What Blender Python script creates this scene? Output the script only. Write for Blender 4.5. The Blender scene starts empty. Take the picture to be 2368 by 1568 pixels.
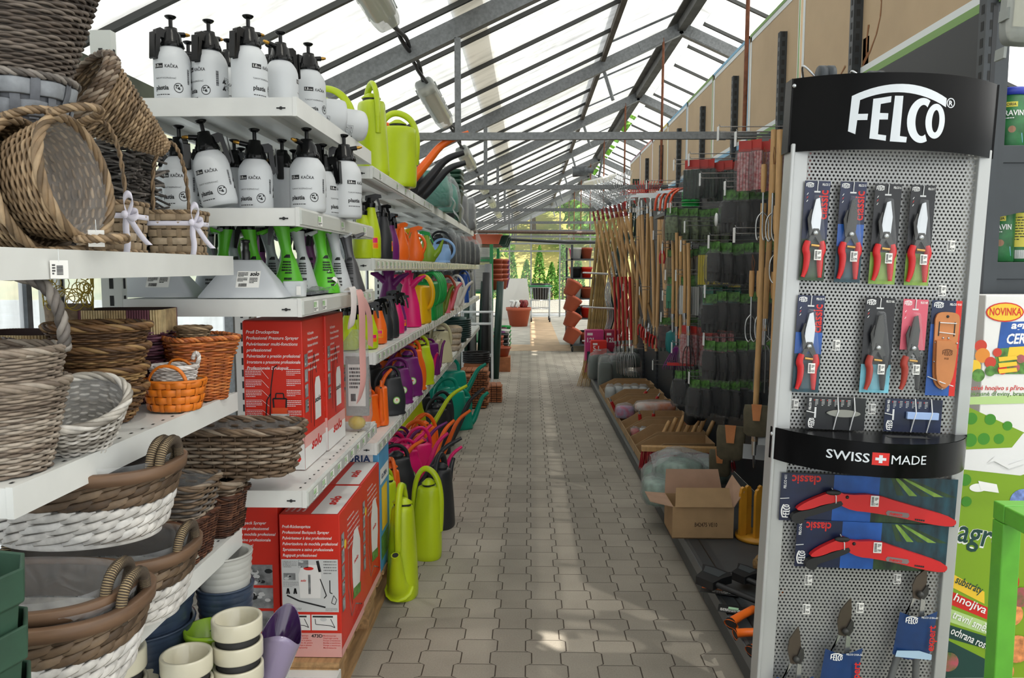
import bpy, math, random
from mathutils import Vector, Matrix, Euler
R = math.radians
PI = math.pi
SC = bpy.context.scene
COL = SC.collection
rnd = random.Random(7)
# ------------------------------------------------------------------ camera, sky, sun, exposure
FOC = 1806.0                       # focal length in pixels of the 2368 x 1568 frame
EYE = 1.53
PITCH = math.atan(164.0 / FOC)
YAW = math.atan(40.0 / FOC * math.cos(PITCH))
cam_d = bpy.data.cameras.new('camera')
cam_d.sensor_width = 36.0
cam_d.lens = 36.0 * FOC / 2368.0
cam_d.clip_start = 0.02
cam_d.clip_end = 400
cam = bpy.data.objects.new('camera', cam_d)
COL.objects.link(cam)
cam.location = (0, 0, EYE)
cam.rotation_euler = (PI / 2 - PITCH, 0, YAW)
SC.camera = cam
world = bpy.data.worlds.new('sky')
SC.world = world
world.use_nodes = True
wn = world.node_tree.nodes
wn.clear()
w_out = wn.new('ShaderNodeOutputWorld')
w_bg = wn.new('ShaderNodeBackground')
w_geo = wn.new('ShaderNodeTexCoord')
w_sep = wn.new('ShaderNodeSeparateXYZ')
w_ramp = wn.new('ShaderNodeValToRGB')
w_noise = wn.new('ShaderNodeTexNoise')
w_noise.inputs['Scale'].default_value = 2.2
w_noise.inputs['Detail'].default_value = 5
w_mix = wn.new('ShaderNodeMixRGB')
w_mix.inputs['Color1'].default_value = (0.80, 0.90, 1.0, 1)
w_mix.inputs['Color2'].default_value = (1.0, 1.0, 1.0, 1)
wl = world.node_tree.links
wl.new(w_geo.outputs['Generated'], w_noise.inputs['Vector'])
w_ramp.color_ramp.elements[0].position = 0.38
w_ramp.color_ramp.elements[1].position = 0.55
wl.new(w_noise.outputs['Fac'], w_ramp.inputs['Fac'])
wl.new(w_ramp.outputs['Color'], w_mix.inputs['Fac'])
wl.new(w_mix.outputs['Color'], w_bg.inputs['Color'])
w_bg.inputs['Strength'].default_value = 2.3
wl.new(w_bg.outputs['Background'], w_out.inputs['Surface'])
sun_d = bpy.data.lights.new('sun', 'SUN')
sun_d.energy = 7.5
sun_d.angle = R(0.6)
sun_d.color = (1.0, 0.95, 0.86)
sun = bpy.data.objects.new('sun', sun_d)
COL.objects.link(sun)
sun.location = (4, -6, 14)
sun.rotation_euler = Vector((-0.385, 0.42, -1.0)).to_track_quat('-Z', 'Y').to_euler()
vs = SC.view_settings
vs.view_transform = 'Standard'
vs.look = 'None'
vs.exposure = 0.0
vs.gamma = 1.0
vs.use_curve_mapping = False
cy = SC.cycles
cy.max_bounces = 7
cy.diffuse_bounces = 3
cy.glossy_bounces = 3
cy.transmission_bounces = 4
cy.transparent_max_bounces = 24
cy.caustics_reflective = False
cy.caustics_refractive = False
cy.sample_clamp_indirect = 6.0
cy.use_denoising = True
# ------------------------------------------------------------------ picture-to-place helper
def ray(px, py):
 u = (px - 1184) / FOC
 v = (784 - py) / FOC
 cp, sp = math.cos(PITCH), math.sin(PITCH)
 d = (u, cp + v * sp, -sp + v * cp)
 c, s = math.cos(YAW), math.sin(YAW)
 return Vector((d[0] * c - d[1] * s, d[0] * s + d[1] * c, d[2]))
def at(px, py, X=None, Y=None, Z=None):
 """the point of the place seen at a pixel of the photograph, on a known plane"""
 d = ray(px, py)
 t = X / d.x if X is not None else (Y / d.y if Y is not None else (Z - EYE) / d.z)
 return Vector((d.x * t, d.y * t, EYE + d.z * t))
# ------------------------------------------------------------------ materials
def lin(c):
 return c / 12.92 if c <= 0.04045 else ((c + 0.055) / 1.055) ** 2.4
def rgb(h):
 if isinstance(h, (tuple, list)):
  return (h[0], h[1], h[2], 1)
 h = h.lstrip('#')
 return tuple(lin(int(h[i:i + 2], 16) / 255) for i in (0, 2, 4)) + (1,)
MATS = {}
def mat(name, col, rough=0.5, metal=0.0, noise=0.0, nscale=30.0, bump=0.0, col2=None, alpha=1.0,
  stretch=(1, 1, 1), coat=0.0, sss=0.0, emit=0.0, detail=4.0, spec=0.5, bscale=None, transl=0.0):
 if name in MATS:
  return MATS[name]
 m = bpy.data.materials.new(name)
 m.use_nodes = True
 nt = m.node_tree
 b = nt.nodes['Principled BSDF']
 b.inputs['Base Color'].default_value = rgb(col)
 b.inputs['Roughness'].default_value = rough
 b.inputs['Metallic'].default_value = metal
 b.inputs['Specular IOR Level'].default_value = spec
 b.inputs['Coat Weight'].default_value = coat
 b.inputs['Coat Roughness'].default_value = 0.08
 if emit:
  b.inputs['Emission Color'].default_value = rgb(col)
  b.inputs['Emission Strength'].default_value = emit
 if alpha < 1:
  b.inputs['Alpha'].default_value = alpha
 if noise or bump or col2:
  tc = nt.nodes.new('ShaderNodeTexCoord')
  mp = nt.nodes.new('ShaderNodeMapping')
  mp.inputs['Scale'].default_value = stretch
  nz = nt.nodes.new('ShaderNodeTexNoise')
  nz.inputs['Scale'].default_value = nscale
  nz.inputs['Detail'].default_value = detail
  nt.links.new(tc.outputs['Object'], mp.inputs['Vector'])
  nt.links.new(mp.outputs['Vector'], nz.inputs['Vector'])
  if noise or col2:
   rp = nt.nodes.new('ShaderNodeValToRGB')
   c1 = rgb(col)
   if col2:
    c2 = rgb(col2)
   else:
    c2 = tuple(max(0, c * (1 - noise)) for c in c1[:3]) + (1,)
    c1 = tuple(min(1, c * (1 + noise * 0.5)) for c in c1[:3]) + (1,)
   rp.color_ramp.elements[0].color = c2
   rp.color_ramp.elements[1].color = c1
   rp.color_ramp.elements[0].position = 0.32
   rp.color_ramp.elements[1].position = 0.66
   nt.links.new(nz.outputs['Fac'], rp.inputs['Fac'])
   nt.links.new(rp.outputs['Color'], b.inputs['Base Color'])
  if bump:
   bp = nt.nodes.new('ShaderNodeBump')
   bp.inputs['Strength'].default_value = bump
   bp.inputs['Distance'].default_value = 0.004
   src = nz
   if bscale:
    src = nt.nodes.new('ShaderNodeTexNoise')
    src.inputs['Scale'].default_value = bscale
    nt.links.new(mp.outputs['Vector'], src.inputs['Vector'])
   nt.links.new(src.outputs['Fac'], bp.inputs['Height'])
   nt.links.new(bp.outputs['Normal'], b.inputs['Normal'])
 if transl:
  out = nt.nodes['Material Output']
  tr = nt.nodes.new('ShaderNodeBsdfTranslucent')
  tr.inputs['Color'].default_value = rgb(col)
  mx = nt.nodes.new('ShaderNodeMixShader')
  mx.inputs['Fac'].default_value = transl
  nt.links.new(b.outputs[0], mx.inputs[1])
  nt.links.new(tr.outputs[0], mx.inputs[2])
  nt.links.new(mx.outputs[0], out.inputs['Surface'])
 MATS[name] = m
 return m
def film(name, col=(0.9, 0.93, 0.95), clear=0.72, rough=0.12, bump=0.6, nscale=28):
 """thin clear foil or clear plastic: mostly see-through with a crinkled gloss"""
 if name in MATS:
  return MATS[name]
 m = bpy.data.materials.new(name)
 m.use_nodes = True
 nt = m.node_tree
 b = nt.nodes['Principled BSDF']
 b.inputs['Base Color'].default_value = rgb(col)
 b.inputs['Roughness'].default_value = rough
 b.inputs['Specular IOR Level'].default_value = 0.8
 tr = nt.nodes.new('ShaderNodeBsdfTransparent')
 mx = nt.nodes.new('ShaderNodeMixShader')
 lw = nt.nodes.new('ShaderNodeLayerWeight')
 lw.inputs['Blend'].default_value = 0.25
 mr = nt.nodes.new('ShaderNodeMapRange')
 mr.inputs['To Min'].default_value = 1 - clear
 mr.inputs['To Max'].default_value = min(1.0, 1.25 - clear)
 nt.links.new(lw.outputs['Facing'], mr.inputs['Value'])
 nt.links.new(mr.outputs['Result'], mx.inputs['Fac'])
 nt.links.new(tr.outputs[0], mx.inputs[1])
 nt.links.new(b.outputs[0], mx.inputs[2])
 nt.links.new(mx.outputs[0], nt.nodes['Material Output'].inputs['Surface'])
 if bump:
  nz = nt.nodes.new('ShaderNodeTexNoise')
  nz.inputs['Scale'].default_value = nscale
  nz.inputs['Detail'].default_value = 2
  nz.inputs['Distortion'].default_value = 1.5
  tc = nt.nodes.new('ShaderNodeTexCoord')
  nt.links.new(tc.outputs['Object'], nz.inputs['Vector'])
  bp = nt.nodes.new('ShaderNodeBump')
  bp.inputs['Strength'].default_value = bump
  bp.inputs['Distance'].default_value = 0.02
  nt.links.new(nz.outputs['Fac'], bp.inputs['Height'])
  nt.links.new(bp.outputs['Normal'], b.inputs['Normal'])
 MATS[name] = m
 return m
# ------------------------------------------------------------------ mesh builder
def lerp(a, b, t):
 return a + (b - a) * t
class MB:
 def __init__(s):
  s.v = []; s.f = []; s.m = []; s.s = []
 def add(s, vs, fs, m=0, sm=False):
  o = len(s.v)
  s.v.extend([tuple(p) for p in vs])
  for f in fs:
   s.f.append(tuple(i + o for i in f)); s.m.append(m); s.s.append(sm)
  return s
 def box(s, x0, x1, y0, y1, z0, z1, m=0, M=None, faces=None):
  vs = [(x0, y0, z0), (x1, y0, z0), (x1, y1, z0), (x0, y1, z0), (x0, y0, z1), (x1, y0, z1), (x1, y1, z1), (x0, y1, z1)]
  if M is not None:
   vs = [M @ Vector(p) for p in vs]
  fs = [(0, 3, 2, 1), (4, 5, 6, 7), (0, 1, 5, 4), (1, 2, 6, 5), (2, 3, 7, 6), (3, 0, 4, 7)]
  return s.add(vs, fs, m)
 def bar(s, a, b, w, h, m=0, up=(0, 0, 1)):
  a = Vector(a); b = Vector(b); d = b - a; L = d.length
  if L < 1e-6: return s
  d /= L; u = Vector(up)
  x = d.cross(u)
  if x.length < 1e-4: x = d.cross(Vector((1, 0, 0)))
  x.normalize(); z = x.cross(d)
  vs = []
  for p in (a, b):
   for i, j in ((-1, -1), (1, -1), (1, 1), (-1, 1)):
    vs.append(p + x * (i * w / 2) + z * (j * h / 2))
  return s.add(vs, [(0, 3, 2, 1)[::-1], (4, 7, 6, 5)[::-1], (0, 1, 5, 4)[::-1], (1, 2, 6, 5)[::-1], (2, 3, 7, 6)[::-1], (3, 0, 4, 7)[::-1]], m)
 def tube(s, pts, r, n=8, closed=False, caps=True, m=0, flat=1.0, up=None):
  pts = [Vector(p) for p in pts]
  k = len(pts)
  rr = r if isinstance(r, (list, tuple)) else [r] * k
  vs = []; nrm = None
  for i, p in enumerate(pts):
   if closed:
    t = pts[(i + 1) % k] - pts[i - 1]
   else:
    t = pts[min(i + 1, k - 1)] - pts[max(i - 1, 0)]
   if t.length < 1e-9: t = Vector((0, 0, 1))
   t.normalize()
   if up is not None:
    nrm = Vector(up) - t * t.dot(Vector(up))
   elif nrm is None:
    nrm = t.orthogonal()
   else:
    nrm = nrm - t * nrm.dot(t)
   if nrm.length < 1e-6: nrm = t.orthogonal()
   nrm = nrm.normalized(); b = t.cross(nrm)
   for j in range(n):
    a = 2 * PI * j / n
    vs.append(p + nrm * (math.cos(a) * rr[i] * flat) + b * (math.sin(a) * rr[i]))
  fs = []
  for i in range(k if closed else k - 1):
   for j in range(n):
    a = i * n + j; b2 = i * n + (j + 1) % n
    c = ((i + 1) % k) * n
    fs.append((a, b2, c + (j + 1) % n, c + j))
  s.add(vs, fs, m, True)
  if caps and not closed:
   s.add(vs[:n], [tuple(range(n))[::-1]], m)
   s.add(vs[-n:], [tuple(range(n))], m)
  return s
 def lathe(s, prof, n=24, M=None, m=0, sx=1.0, sy=1.0, sm=True, cap=True, a0=0.0, a1=2 * PI):
  full = abs(a1 - a0 - 2 * PI) < 1e-6
  nn = n if full else n + 1
  vs = []
  for r, z in prof:
   for j in range(nn):
    a = a0 + (a1 - a0) * j / n
    p = Vector((r * math.cos(a) * sx, r * math.sin(a) * sy, z))
    vs.append(M @ p if M is not None else p)
  fs = []
  for i in range(len(prof) - 1):
   for j in range(n):
    j2 = (j + 1) % nn
    fs.append((i * nn + j, i * nn + j2, (i + 1) * nn + j2, (i + 1) * nn + j))
  s.add(vs, fs, m, sm)
  if cap and full:
   if prof[0][0] > 1e-5: s.add(vs[:nn], [tuple(range(nn))[::-1]], m)
   if prof[-1][0] > 1e-5: s.add(vs[-nn:], [tuple(range(nn))], m)
  return s
 def loft(s, rings, m=0, sm=True, caps=(True, True), closed=True):
  n = len(rings[0])
  vs = [p for r in rings for p in r]
  fs = []
  for i in range(len(rings) - 1):
   for j in range(n if closed else n - 1):
    fs.append((i * n + j, i * n + (j + 1) % n, (i + 1) * n + (j + 1) % n, (i + 1) * n + j))
  s.add(vs, fs, m, sm)
  if caps[0]: s.add(rings[0], [tuple(range(n))[::-1]], m)
  if caps[1]: s.add(rings[-1], [tuple(range(n))], m)
  return s
 def prism(s, poly, z0, z1, M=None, m=0, sm=False):
  n = len(poly)
  a = [Vector((p[0], p[1], z0)) for p in poly]; b = [Vector((p[0], p[1], z1)) for p in poly]
  if M is not None:
   a = [M @ p for p in a]; b = [M @ p for p in b]
  s.add(a + b, [tuple(range(n))[::-1], tuple(range(n, 2 * n))], m)
  s.add(a + b, [(i, (i + 1) % n, n + (i + 1) % n, n + i) for i in range(n)], m, sm)
  return s
 def grid(s, fn, nu, nv, m=0, sm=True):
  vs = [fn(i / nu, j / nv) for j in range(nv + 1) for i in range(nu + 1)]
  fs = [(j * (nu + 1) + i, j * (nu + 1) + i + 1, (j + 1) * (nu + 1) + i + 1, (j + 1) * (nu + 1) + i) for j in range(nv) for i in range(nu)]
  return s.add(vs, fs, m, sm)
 def ball(s, c, r, n=12, m=0, sc=(1, 1, 1)):
  prof = [(max(1e-6, math.sin(PI * i / (n // 2 + 1))) , -math.cos(PI * i / (n // 2 + 1))) for i in range(n // 2 + 2)]
  M = Matrix.Translation(Vector(c)) @ Matrix.Diagonal((r * sc[0], r * sc[1], r * sc[2], 1))
  return s.lathe(prof, n, M, m, cap=False)
 def xf(s, M):
  s.v = [tuple(M @ Vector(p)) for p in s.v]
  return s
 def build(s, name, mats, parent=None, bevel=0.0, solid=0.0, sub=0):
  me = bpy.data.meshes.new(name)
  me.from_pydata(s.v, [], s.f)
  if not isinstance(mats, (list, tuple)): mats = [mats]
  for mm in mats: me.materials.append(mm)
  if len(me.polygons) == len(s.m):
   me.polygons.foreach_set('material_index', s.m)
   me.polygons.foreach_set('use_smooth', s.s)
  me.update()
  o = bpy.data.objects.new(name, me)
  COL.objects.link(o)
  if parent is not None: o.parent = parent
  if bevel:
   b = o.modifiers.new('bevel', 'BEVEL'); b.width = bevel; b.segments = 2; b.limit_method = 'ANGLE'; b.angle_limit = R(40)
  if solid:
   b = o.modifiers.new('solid', 'SOLIDIFY'); b.thickness = solid; b.offset = 0
  if sub:
   b = o.modifiers.new('sub', 'SUBSURF'); b.levels = sub; b.render_levels = sub
  return o
def tag(o, label, cat, group=None, kind=None):
 if label: o['label'] = label
 if cat: o['category'] = cat
 if group: o['group'] = group
 if kind: o['kind'] = kind
 return o
def thing(name, label, cat, loc=(0, 0, 0), rz=0.0, group=None, rot=None, sc=1.0):
 o = bpy.data.objects.new(name, None)
 COL.objects.link(o)
 o.empty_display_size = 0.1
 o.location = loc
 o.rotation_euler = rot if rot is not None else (0, 0, rz)
 if sc != 1.0: o.scale = (sc, sc, sc)
 return tag(o, label, cat, group)
def struct(name, mb, mats, parent=None, **k):
 o = mb.build(name, mats, parent, **k)
 if parent is None: o['kind'] = 'structure'
 return o
KIDS = {}
def kids(o):
 return list(o.children)
def dup(root, label, loc=None, rz=None, group=None, rot=None, sc=None, recolor=None):
 """a copy of a thing with copies of its parts and their sub-parts"""
 r = root.copy(); COL.objects.link(r)
 if loc is not None: r.location = loc
 if rz is not None: r.rotation_euler = (0, 0, rz)
 if rot is not None: r.rotation_euler = rot
 if sc is not None: r.scale = (sc, sc, sc)
 r['label'] = label
 if group: r['group'] = group
 def paint(c):
  if recolor and c.type == 'MESH':
   for i, sl in enumerate(c.material_slots):
    mt = sl.material
    if mt and mt.name in recolor:
     sl.link = 'OBJECT'; sl.material = recolor[mt.name]
 for ch in kids(root):
  c = ch.copy(); COL.objects.link(c); c.parent = r; paint(c)
  for g in kids(ch):
   d = g.copy(); COL.objects.link(d); d.parent = c; paint(d)
   for h in kids(g):
    e = h.copy(); COL.objects.link(e); e.parent = d; paint(e)
 if root.type == 'MESH': paint(r)
 return r
ORD = ['first', 'second', 'third', 'fourth', 'fifth', 'sixth', 'seventh', 'eighth', 'ninth', 'tenth', 'eleventh', 'twelfth', 'thirteenth',
  'fourteenth', 'fifteenth', 'sixteenth', 'seventeenth', 'eighteenth', 'nineteenth', 'twentieth']
def T(x=0, y=0, z=0):
 return Matrix.Translation((x, y, z))
def RX(a): return Matrix.Rotation(a, 4, 'X')
def RY(a): return Matrix.Rotation(a, 4, 'Y')
def RZ(a): return Matrix.Rotation(a, 4, 'Z')
def frame(o, x, y):
 """matrix whose local x,y axes lie along two world directions (text and label planes)"""
 x = Vector(x).normalized(); z = x.cross(Vector(y)).normalized(); y = z.cross(x)
 M = Matrix((x, y, z)).transposed().to_4x4()
 M.translation = Vector(o)
 return M
FRONT = lambda x, y, z: frame((x, y, z), (1, 0, 0), (0, 0, 1))          # faces the camera (-Y)
SIDE = lambda x, y, z: frame((x, y, z), (0, 1, 0), (0, 0, 1))           # faces the aisle (+X)
# ------------------------------------------------------------------ lettering
TX = {}
def tmesh(text, bold=0.0, shear=0.0, space=1.0):
 """outline of a line of text, cap height about 0.7 of 1.0, origin at its left end on the baseline"""
 k = (text, bold, shear, space)
 if k in TX: return TX[k]
 c = bpy.data.curves.new('t', 'FONT')
 c.body = text; c.size = 1.0; c.offset = bold; c.shear = shear; c.resolution_u = 2; c.fill_mode = 'FRONT'; c.space_character = space
 o = bpy.data.objects.new('t', c)
 COL.objects.link(o)
 bpy.context.view_layer.update()
 me = bpy.data.meshes.new_from_object(o.evaluated_get(bpy.context.evaluated_depsgraph_get()))
 v = [(p.co.x, p.co.y) for p in me.vertices]
 f = [tuple(p.vertices) for p in me.polygons]
 bpy.data.objects.remove(o); bpy.data.curves.remove(c); bpy.data.meshes.remove(me)
 if v:
  x0 = min(p[0] for p in v); x1 = max(p[0] for p in v)
  v = [(p[0] - x0, p[1]) for p in v]
  r = (v, f, x1 - x0)
 else:
  r = ([], [], 0)
 TX[k] = r
 return r
def text(mb, s, size, M, m=0, bold=0.0, shear=0.0, align='L', width=None, fn=None, space=1.0, x=0.0, y=0.0):
 """write a line in the plane of M; width squeezes the line to a length; fn bends it onto a curved face"""
 v, f, w = tmesh(s, bold, shear, space)
 if not v: return mb
 kx = size if width is None else width / w
 W = w * kx
 ox = {'L': 0, 'C': -W / 2, 'R': -W}[align]
 pts = [(p[0] * kx + ox + x, p[1] * size + y) for p in v]
 if fn: q = [fn(a, b) for a, b in pts]
 else: q = [M @ Vector((a, b, 0)) for a, b in pts]
 return mb.add(q, f, m)
def rect(mb, x0, x1, y0, y1, M, m=0, fn=None, n=1, z=0.0):
 if fn:
  return mb.grid(lambda a, b: fn(lerp(x0, x1, a), lerp(y0, y1, b)), max(n, 4), 1, m)
 return mb.add([M @ Vector(p) for p in ((x0, y0, z), (x1, y0, z), (x1, y1, z), (x0, y1, z))], [(0, 1, 2, 3)], m)
def disc(mb, cx, cy, r, M, m=0, n=20, sy=1.0, fn=None, z=0.0):
 pts = [(cx + r * math.cos(2 * PI * i / n), cy + r * sy * math.sin(2 * PI * i / n)) for i in range(n)]
 q = [fn(a, b) for a, b in pts] if fn else [M @ Vector((a, b, z)) for a, b in pts]
 return mb.add(q, [tuple(range(n))], m)
def poly(mb, pts, M, m=0, fn=None, z=0.0):
 q = [fn(a, b) for a, b in pts] if fn else [M @ Vector((a, b, z)) for a, b in pts]
 return mb.add(q, [tuple(range(len(pts)))], m)
def scribble(mb, x0, x1, y0, y1, M, m=0, rows=4, fn=None, seed=1, fill=0.6):
 """rows of tiny strokes standing for print too small to read in the photo"""
 r = random.Random(seed)
 h = (y1 - y0) / rows
 for i in range(rows):
  x = x0
  yb = y1 - (i + 1) * h + h * (1 - fill) / 2
  end = x1 if i < rows - 1 else lerp(x0, x1, 0.6)
  while x < end:
   w = (x1 - x0) * r.uniform(0.05, 0.16)
   rect(mb, x, min(x + w, end), yb, yb + h * fill, M, m, fn)
   x += w + (x1 - x0) * 0.025
 return mb
def barcode(mb, x0, x1, y0, y1, M, m=0, fn=None, seed=1, vertical=False):
 r = random.Random(seed)
 if vertical:
  y = y0
  while y < y1:
   h = (y1 - y0) * r.choice((0.02, 0.035, 0.05))
   rect(mb, x0, x1, y, min(y + h, y1), M, m, fn); y += h + (y1 - y0) * r.choice((0.02, 0.03))
 else:
  x = x0
  while x < x1:
   w = (x1 - x0) * r.choice((0.02, 0.035, 0.05))
   rect(mb, x, min(x + w, x1), y0, y1, M, m, fn); x += w + (x1 - x0) * r.choice((0.02, 0.03))
 return mb
def bez(p0, p1, p2, p3, n=12):
 p0, p1, p2, p3 = map(Vector, (p0, p1, p2, p3))
 return [p0 * (1 - t) ** 3 + p1 * 3 * t * (1 - t) ** 2 + p2 * 3 * t * t * (1 - t) + p3 * t ** 3 for t in [i / n for i in range(n + 1)]]
def smooth(pts, k=2):
 """round off a polyline by corner cutting"""
 pts = [Vector(p) for p in pts]
 for _ in range(k):
  q = [pts[0]]
  for a, b in zip(pts, pts[1:]):
   q += [a.lerp(b, 0.25), a.lerp(b, 0.75)]
  q.append(pts[-1]); pts = q
 return pts
def superring(a, b, e, n, z=0, cx=0, cy=0):
 """closed ring between an ellipse (e=2) and a rounded rectangle (e=4..8)"""
 out = []
 for i in range(n):
  t = 2 * PI * i / n
  c, s = math.cos(t), math.sin(t)
  out.append(Vector((cx + a * math.copysign(abs(c) ** (2 / e), c), cy + b * math.copysign(abs(s) ** (2 / e), s), z)))
 return out
# ------------------------------------------------------------------ shared materials
M_zinc = mat('galvanised steel', '#777a7b', 0.45, 0.35, noise=0.22, nscale=55)
M_darkzinc = mat('weathered steel', '#5c6063', 0.5, 0.4, noise=0.4, nscale=18)
M_rust = mat('rusty rod', '#7a4a32', 0.8, 0.0, noise=0.4, nscale=30)
M_white = mat('white powder coat', '#dfe0dc', 0.35, noise=0.05, nscale=8)
M_cream = mat('cream powder coat', '#d3d6d0', 0.4, noise=0.06, nscale=6)
M_shelfunder = M_cream
M_black = mat('black plastic', '#141516', 0.35)
M_soft = mat('black rubber', '#1b1c1d', 0.6)
M_chrome = mat('chrome wire', '#c9ced2', 0.22, 0.85)
M_wirewhite = mat('white coated wire', '#dfe2e2', 0.4)
M_ash = mat('ash wood', '#c39a66', 0.5, noise=0.22, nscale=14, stretch=(6, 6, 0.6))
M_print_k = mat('black print', '#17181a', 0.6)
M_print_w = mat('white print', '#f2f2f0', 0.6)
M_paper = mat('white paper', '#ecebe6', 0.7)
M_greenlabel = mat('green price card', '#7fae6a', 0.6, noise=0.4, nscale=60, col2='#cfe0c4')
M_clear = film('clear plastic', clear=0.74, bump=0.0, rough=0.08)
M_foil = film('crinkled clear film', col=(.5, .52, .53), clear=0.76, bump=1.0, rough=0.14, nscale=34)
M_anth = mat('anthracite steel', '#3b4044', 0.45, 0.2, noise=0.08, nscale=10)
M_card = mat('brown cardboard', '#a98a64', 0.8, noise=0.1, nscale=12)
M_cardin = mat('pink brown cardboard inside', '#b08f78', 0.85, noise=0.08, nscale=12)
# ------------------------------------------------------------------ floor of interlocking concrete pavers
def paver_material():
 m = bpy.data.materials.new('interlocking concrete pavers')
 m.use_nodes = True
 nt = m.node_tree; N = nt.nodes; L = nt.links
 b = N['Principled BSDF']
 tc = N.new('ShaderNodeTexCoord')
 sp = N.new('ShaderNodeSeparateXYZ')
 L.new(tc.outputs['Object'], sp.inputs[0])
 def mth(op, a, c=None, d=None):
  n = N.new('ShaderNodeMath'); n.operation = op
  for i, q in enumerate((a, c, d)):
   if q is None: continue
   if isinstance(q, (int, float)): n.inputs[i].default_value = q
   else: L.new(q, n.inputs[i])
  return n.outputs[0]
 x = sp.outputs['X']; y = sp.outputs['Y']
 PX, PY = 0.139, 0.200
 tri = mth('PINGPONG', mth('ADD', mth('DIVIDE', y, PY), 40.25), 0.5)     # 0..0.5
 wave = mth('MULTIPLY', mth('SUBTRACT', tri, 0.25), 11.0)
 wave = mth('MINIMUM', mth('MAXIMUM', wave, -0.5), 0.5)                       # trapezoid -0.5..0.5
 u = mth('DIVIDE', x, PX)
 k = mth('ROUND', u)
 par = mth('SUBTRACT', mth('MULTIPLY', mth('MODULO', mth('ADD', k, 200.0), 2.0), 2.0), 1.0)
 off = mth('MULTIPLY', mth('MULTIPLY', wave, par), 0.175)
 du = mth('ABSOLUTE', mth('SUBTRACT', mth('SUBTRACT', u, k), off))
 dist_side = mth('MULTIPLY', du, PX)
 side = mth('GREATER_THAN', mth('SUBTRACT', mth('SUBTRACT', u, k), off), 0.0)
 colm = mth('ADD', k, side)
 stag = mth('MULTIPLY', mth('MODULO', mth('ADD', colm, 200.0), 2.0), 0.5)
 v = mth('ADD', mth('DIVIDE', y, PY), stag)
 vr = mth('ROUND', v)
 dv = mth('MULTIPLY', mth('ABSOLUTE', mth('SUBTRACT', v, vr)), PY)
 row = mth('FLOOR', v)
 d = mth('MINIMUM', dist_side, mth('MULTIPLY', dv, 1.25))
 mr = N.new('ShaderNodeMapRange'); mr.interpolation_type = 'SMOOTHSTEP'
 mr.inputs['From Min'].default_value = 0.0009; mr.inputs['From Max'].default_value = 0.0032
 L.new(d, mr.inputs['Value'])
 cb = N.new('ShaderNodeCombineXYZ'); L.new(colm, cb.inputs[0]); L.new(row, cb.inputs[1])
 wn_ = N.new('ShaderNodeTexWhiteNoise'); wn_.noise_dimensions = '2D'; L.new(cb.outputs[0], wn_.inputs['Vector'])
 nz = N.new('ShaderNodeTexNoise'); nz.inputs['Scale'].default_value = 2.2; nz.inputs['Detail'].default_value = 8
 L.new(tc.outputs['Object'], nz.inputs['Vector'])
 nf = N.new('ShaderNodeTexNoise'); nf.inputs['Scale'].default_value = 160; nf.inputs['Detail'].default_value = 3
 L.new(tc.outputs['Object'], nf.inputs['Vector'])
 val = mth('ADD', mth('MULTIPLY', wn_.outputs['Value'], 0.10), mth('ADD', mth('MULTIPLY', nz.outputs['Fac'], 0.42), mth('MULTIPLY', nf.outputs['Fac'], 0.22)))
 rp = N.new('ShaderNodeValToRGB')
 rp.color_ramp.elements[0].color = rgb('#7d776c'); rp.color_ramp.elements[0].position = 0.2
 rp.color_ramp.elements[1].color = rgb('#b9b1a3'); rp.color_ramp.elements[1].position = 0.62
 L.new(val, rp.inputs['Fac'])
 mx = N.new('ShaderNodeMixRGB'); mx.inputs['Color1'].default_value = rgb('#3d3229')
 L.new(mr.outputs['Result'], mx.inputs['Fac']); L.new(rp.outputs['Color'], mx.inputs['Color2'])
 L.new(mx.outputs['Color'], b.inputs['Base Color'])
 b.inputs['Roughness'].default_value = 0.72
 bp = N.new('ShaderNodeBump'); bp.inputs['Strength'].default_value = 0.7; bp.inputs['Distance'].default_value = 0.004
 hh = mth('ADD', mth('MULTIPLY', mr.outputs['Result'], 0.8), mth('MULTIPLY', nf.outputs['Fac'], 0.1))
 L.new(hh, bp.inputs['Height']); L.new(bp.outputs['Normal'], b.inputs['Normal'])
 return m
M_paver = paver_material()
M_slab = mat('small grey paving', '#a9a49a', 0.75, noise=0.25, nscale=3)
M_path = mat('reddish paving strip', '#b59a7c', 0.75, noise=0.2, nscale=3)
struct('floor', MB().grid(lambda a, b: (lerp(-2.4, 5.4, a), lerp(-3.0, 14.4, b), 0), 2, 2, sm=False), M_paver)
f2 = MB()
f2.box(-2.4, 5.4, 14.4, 25.0, -0.2, -0.001)
struct('floor', f2, M_slab)
f3 = MB()
f3.box(0.02, 0.62, 15.6, 24.4, -0.01, 0.002)
f3.box(-1.2, 1.6, 14.4, 15.6, -0.01, 0.002)
struct('floor', f3, M_path)
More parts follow.
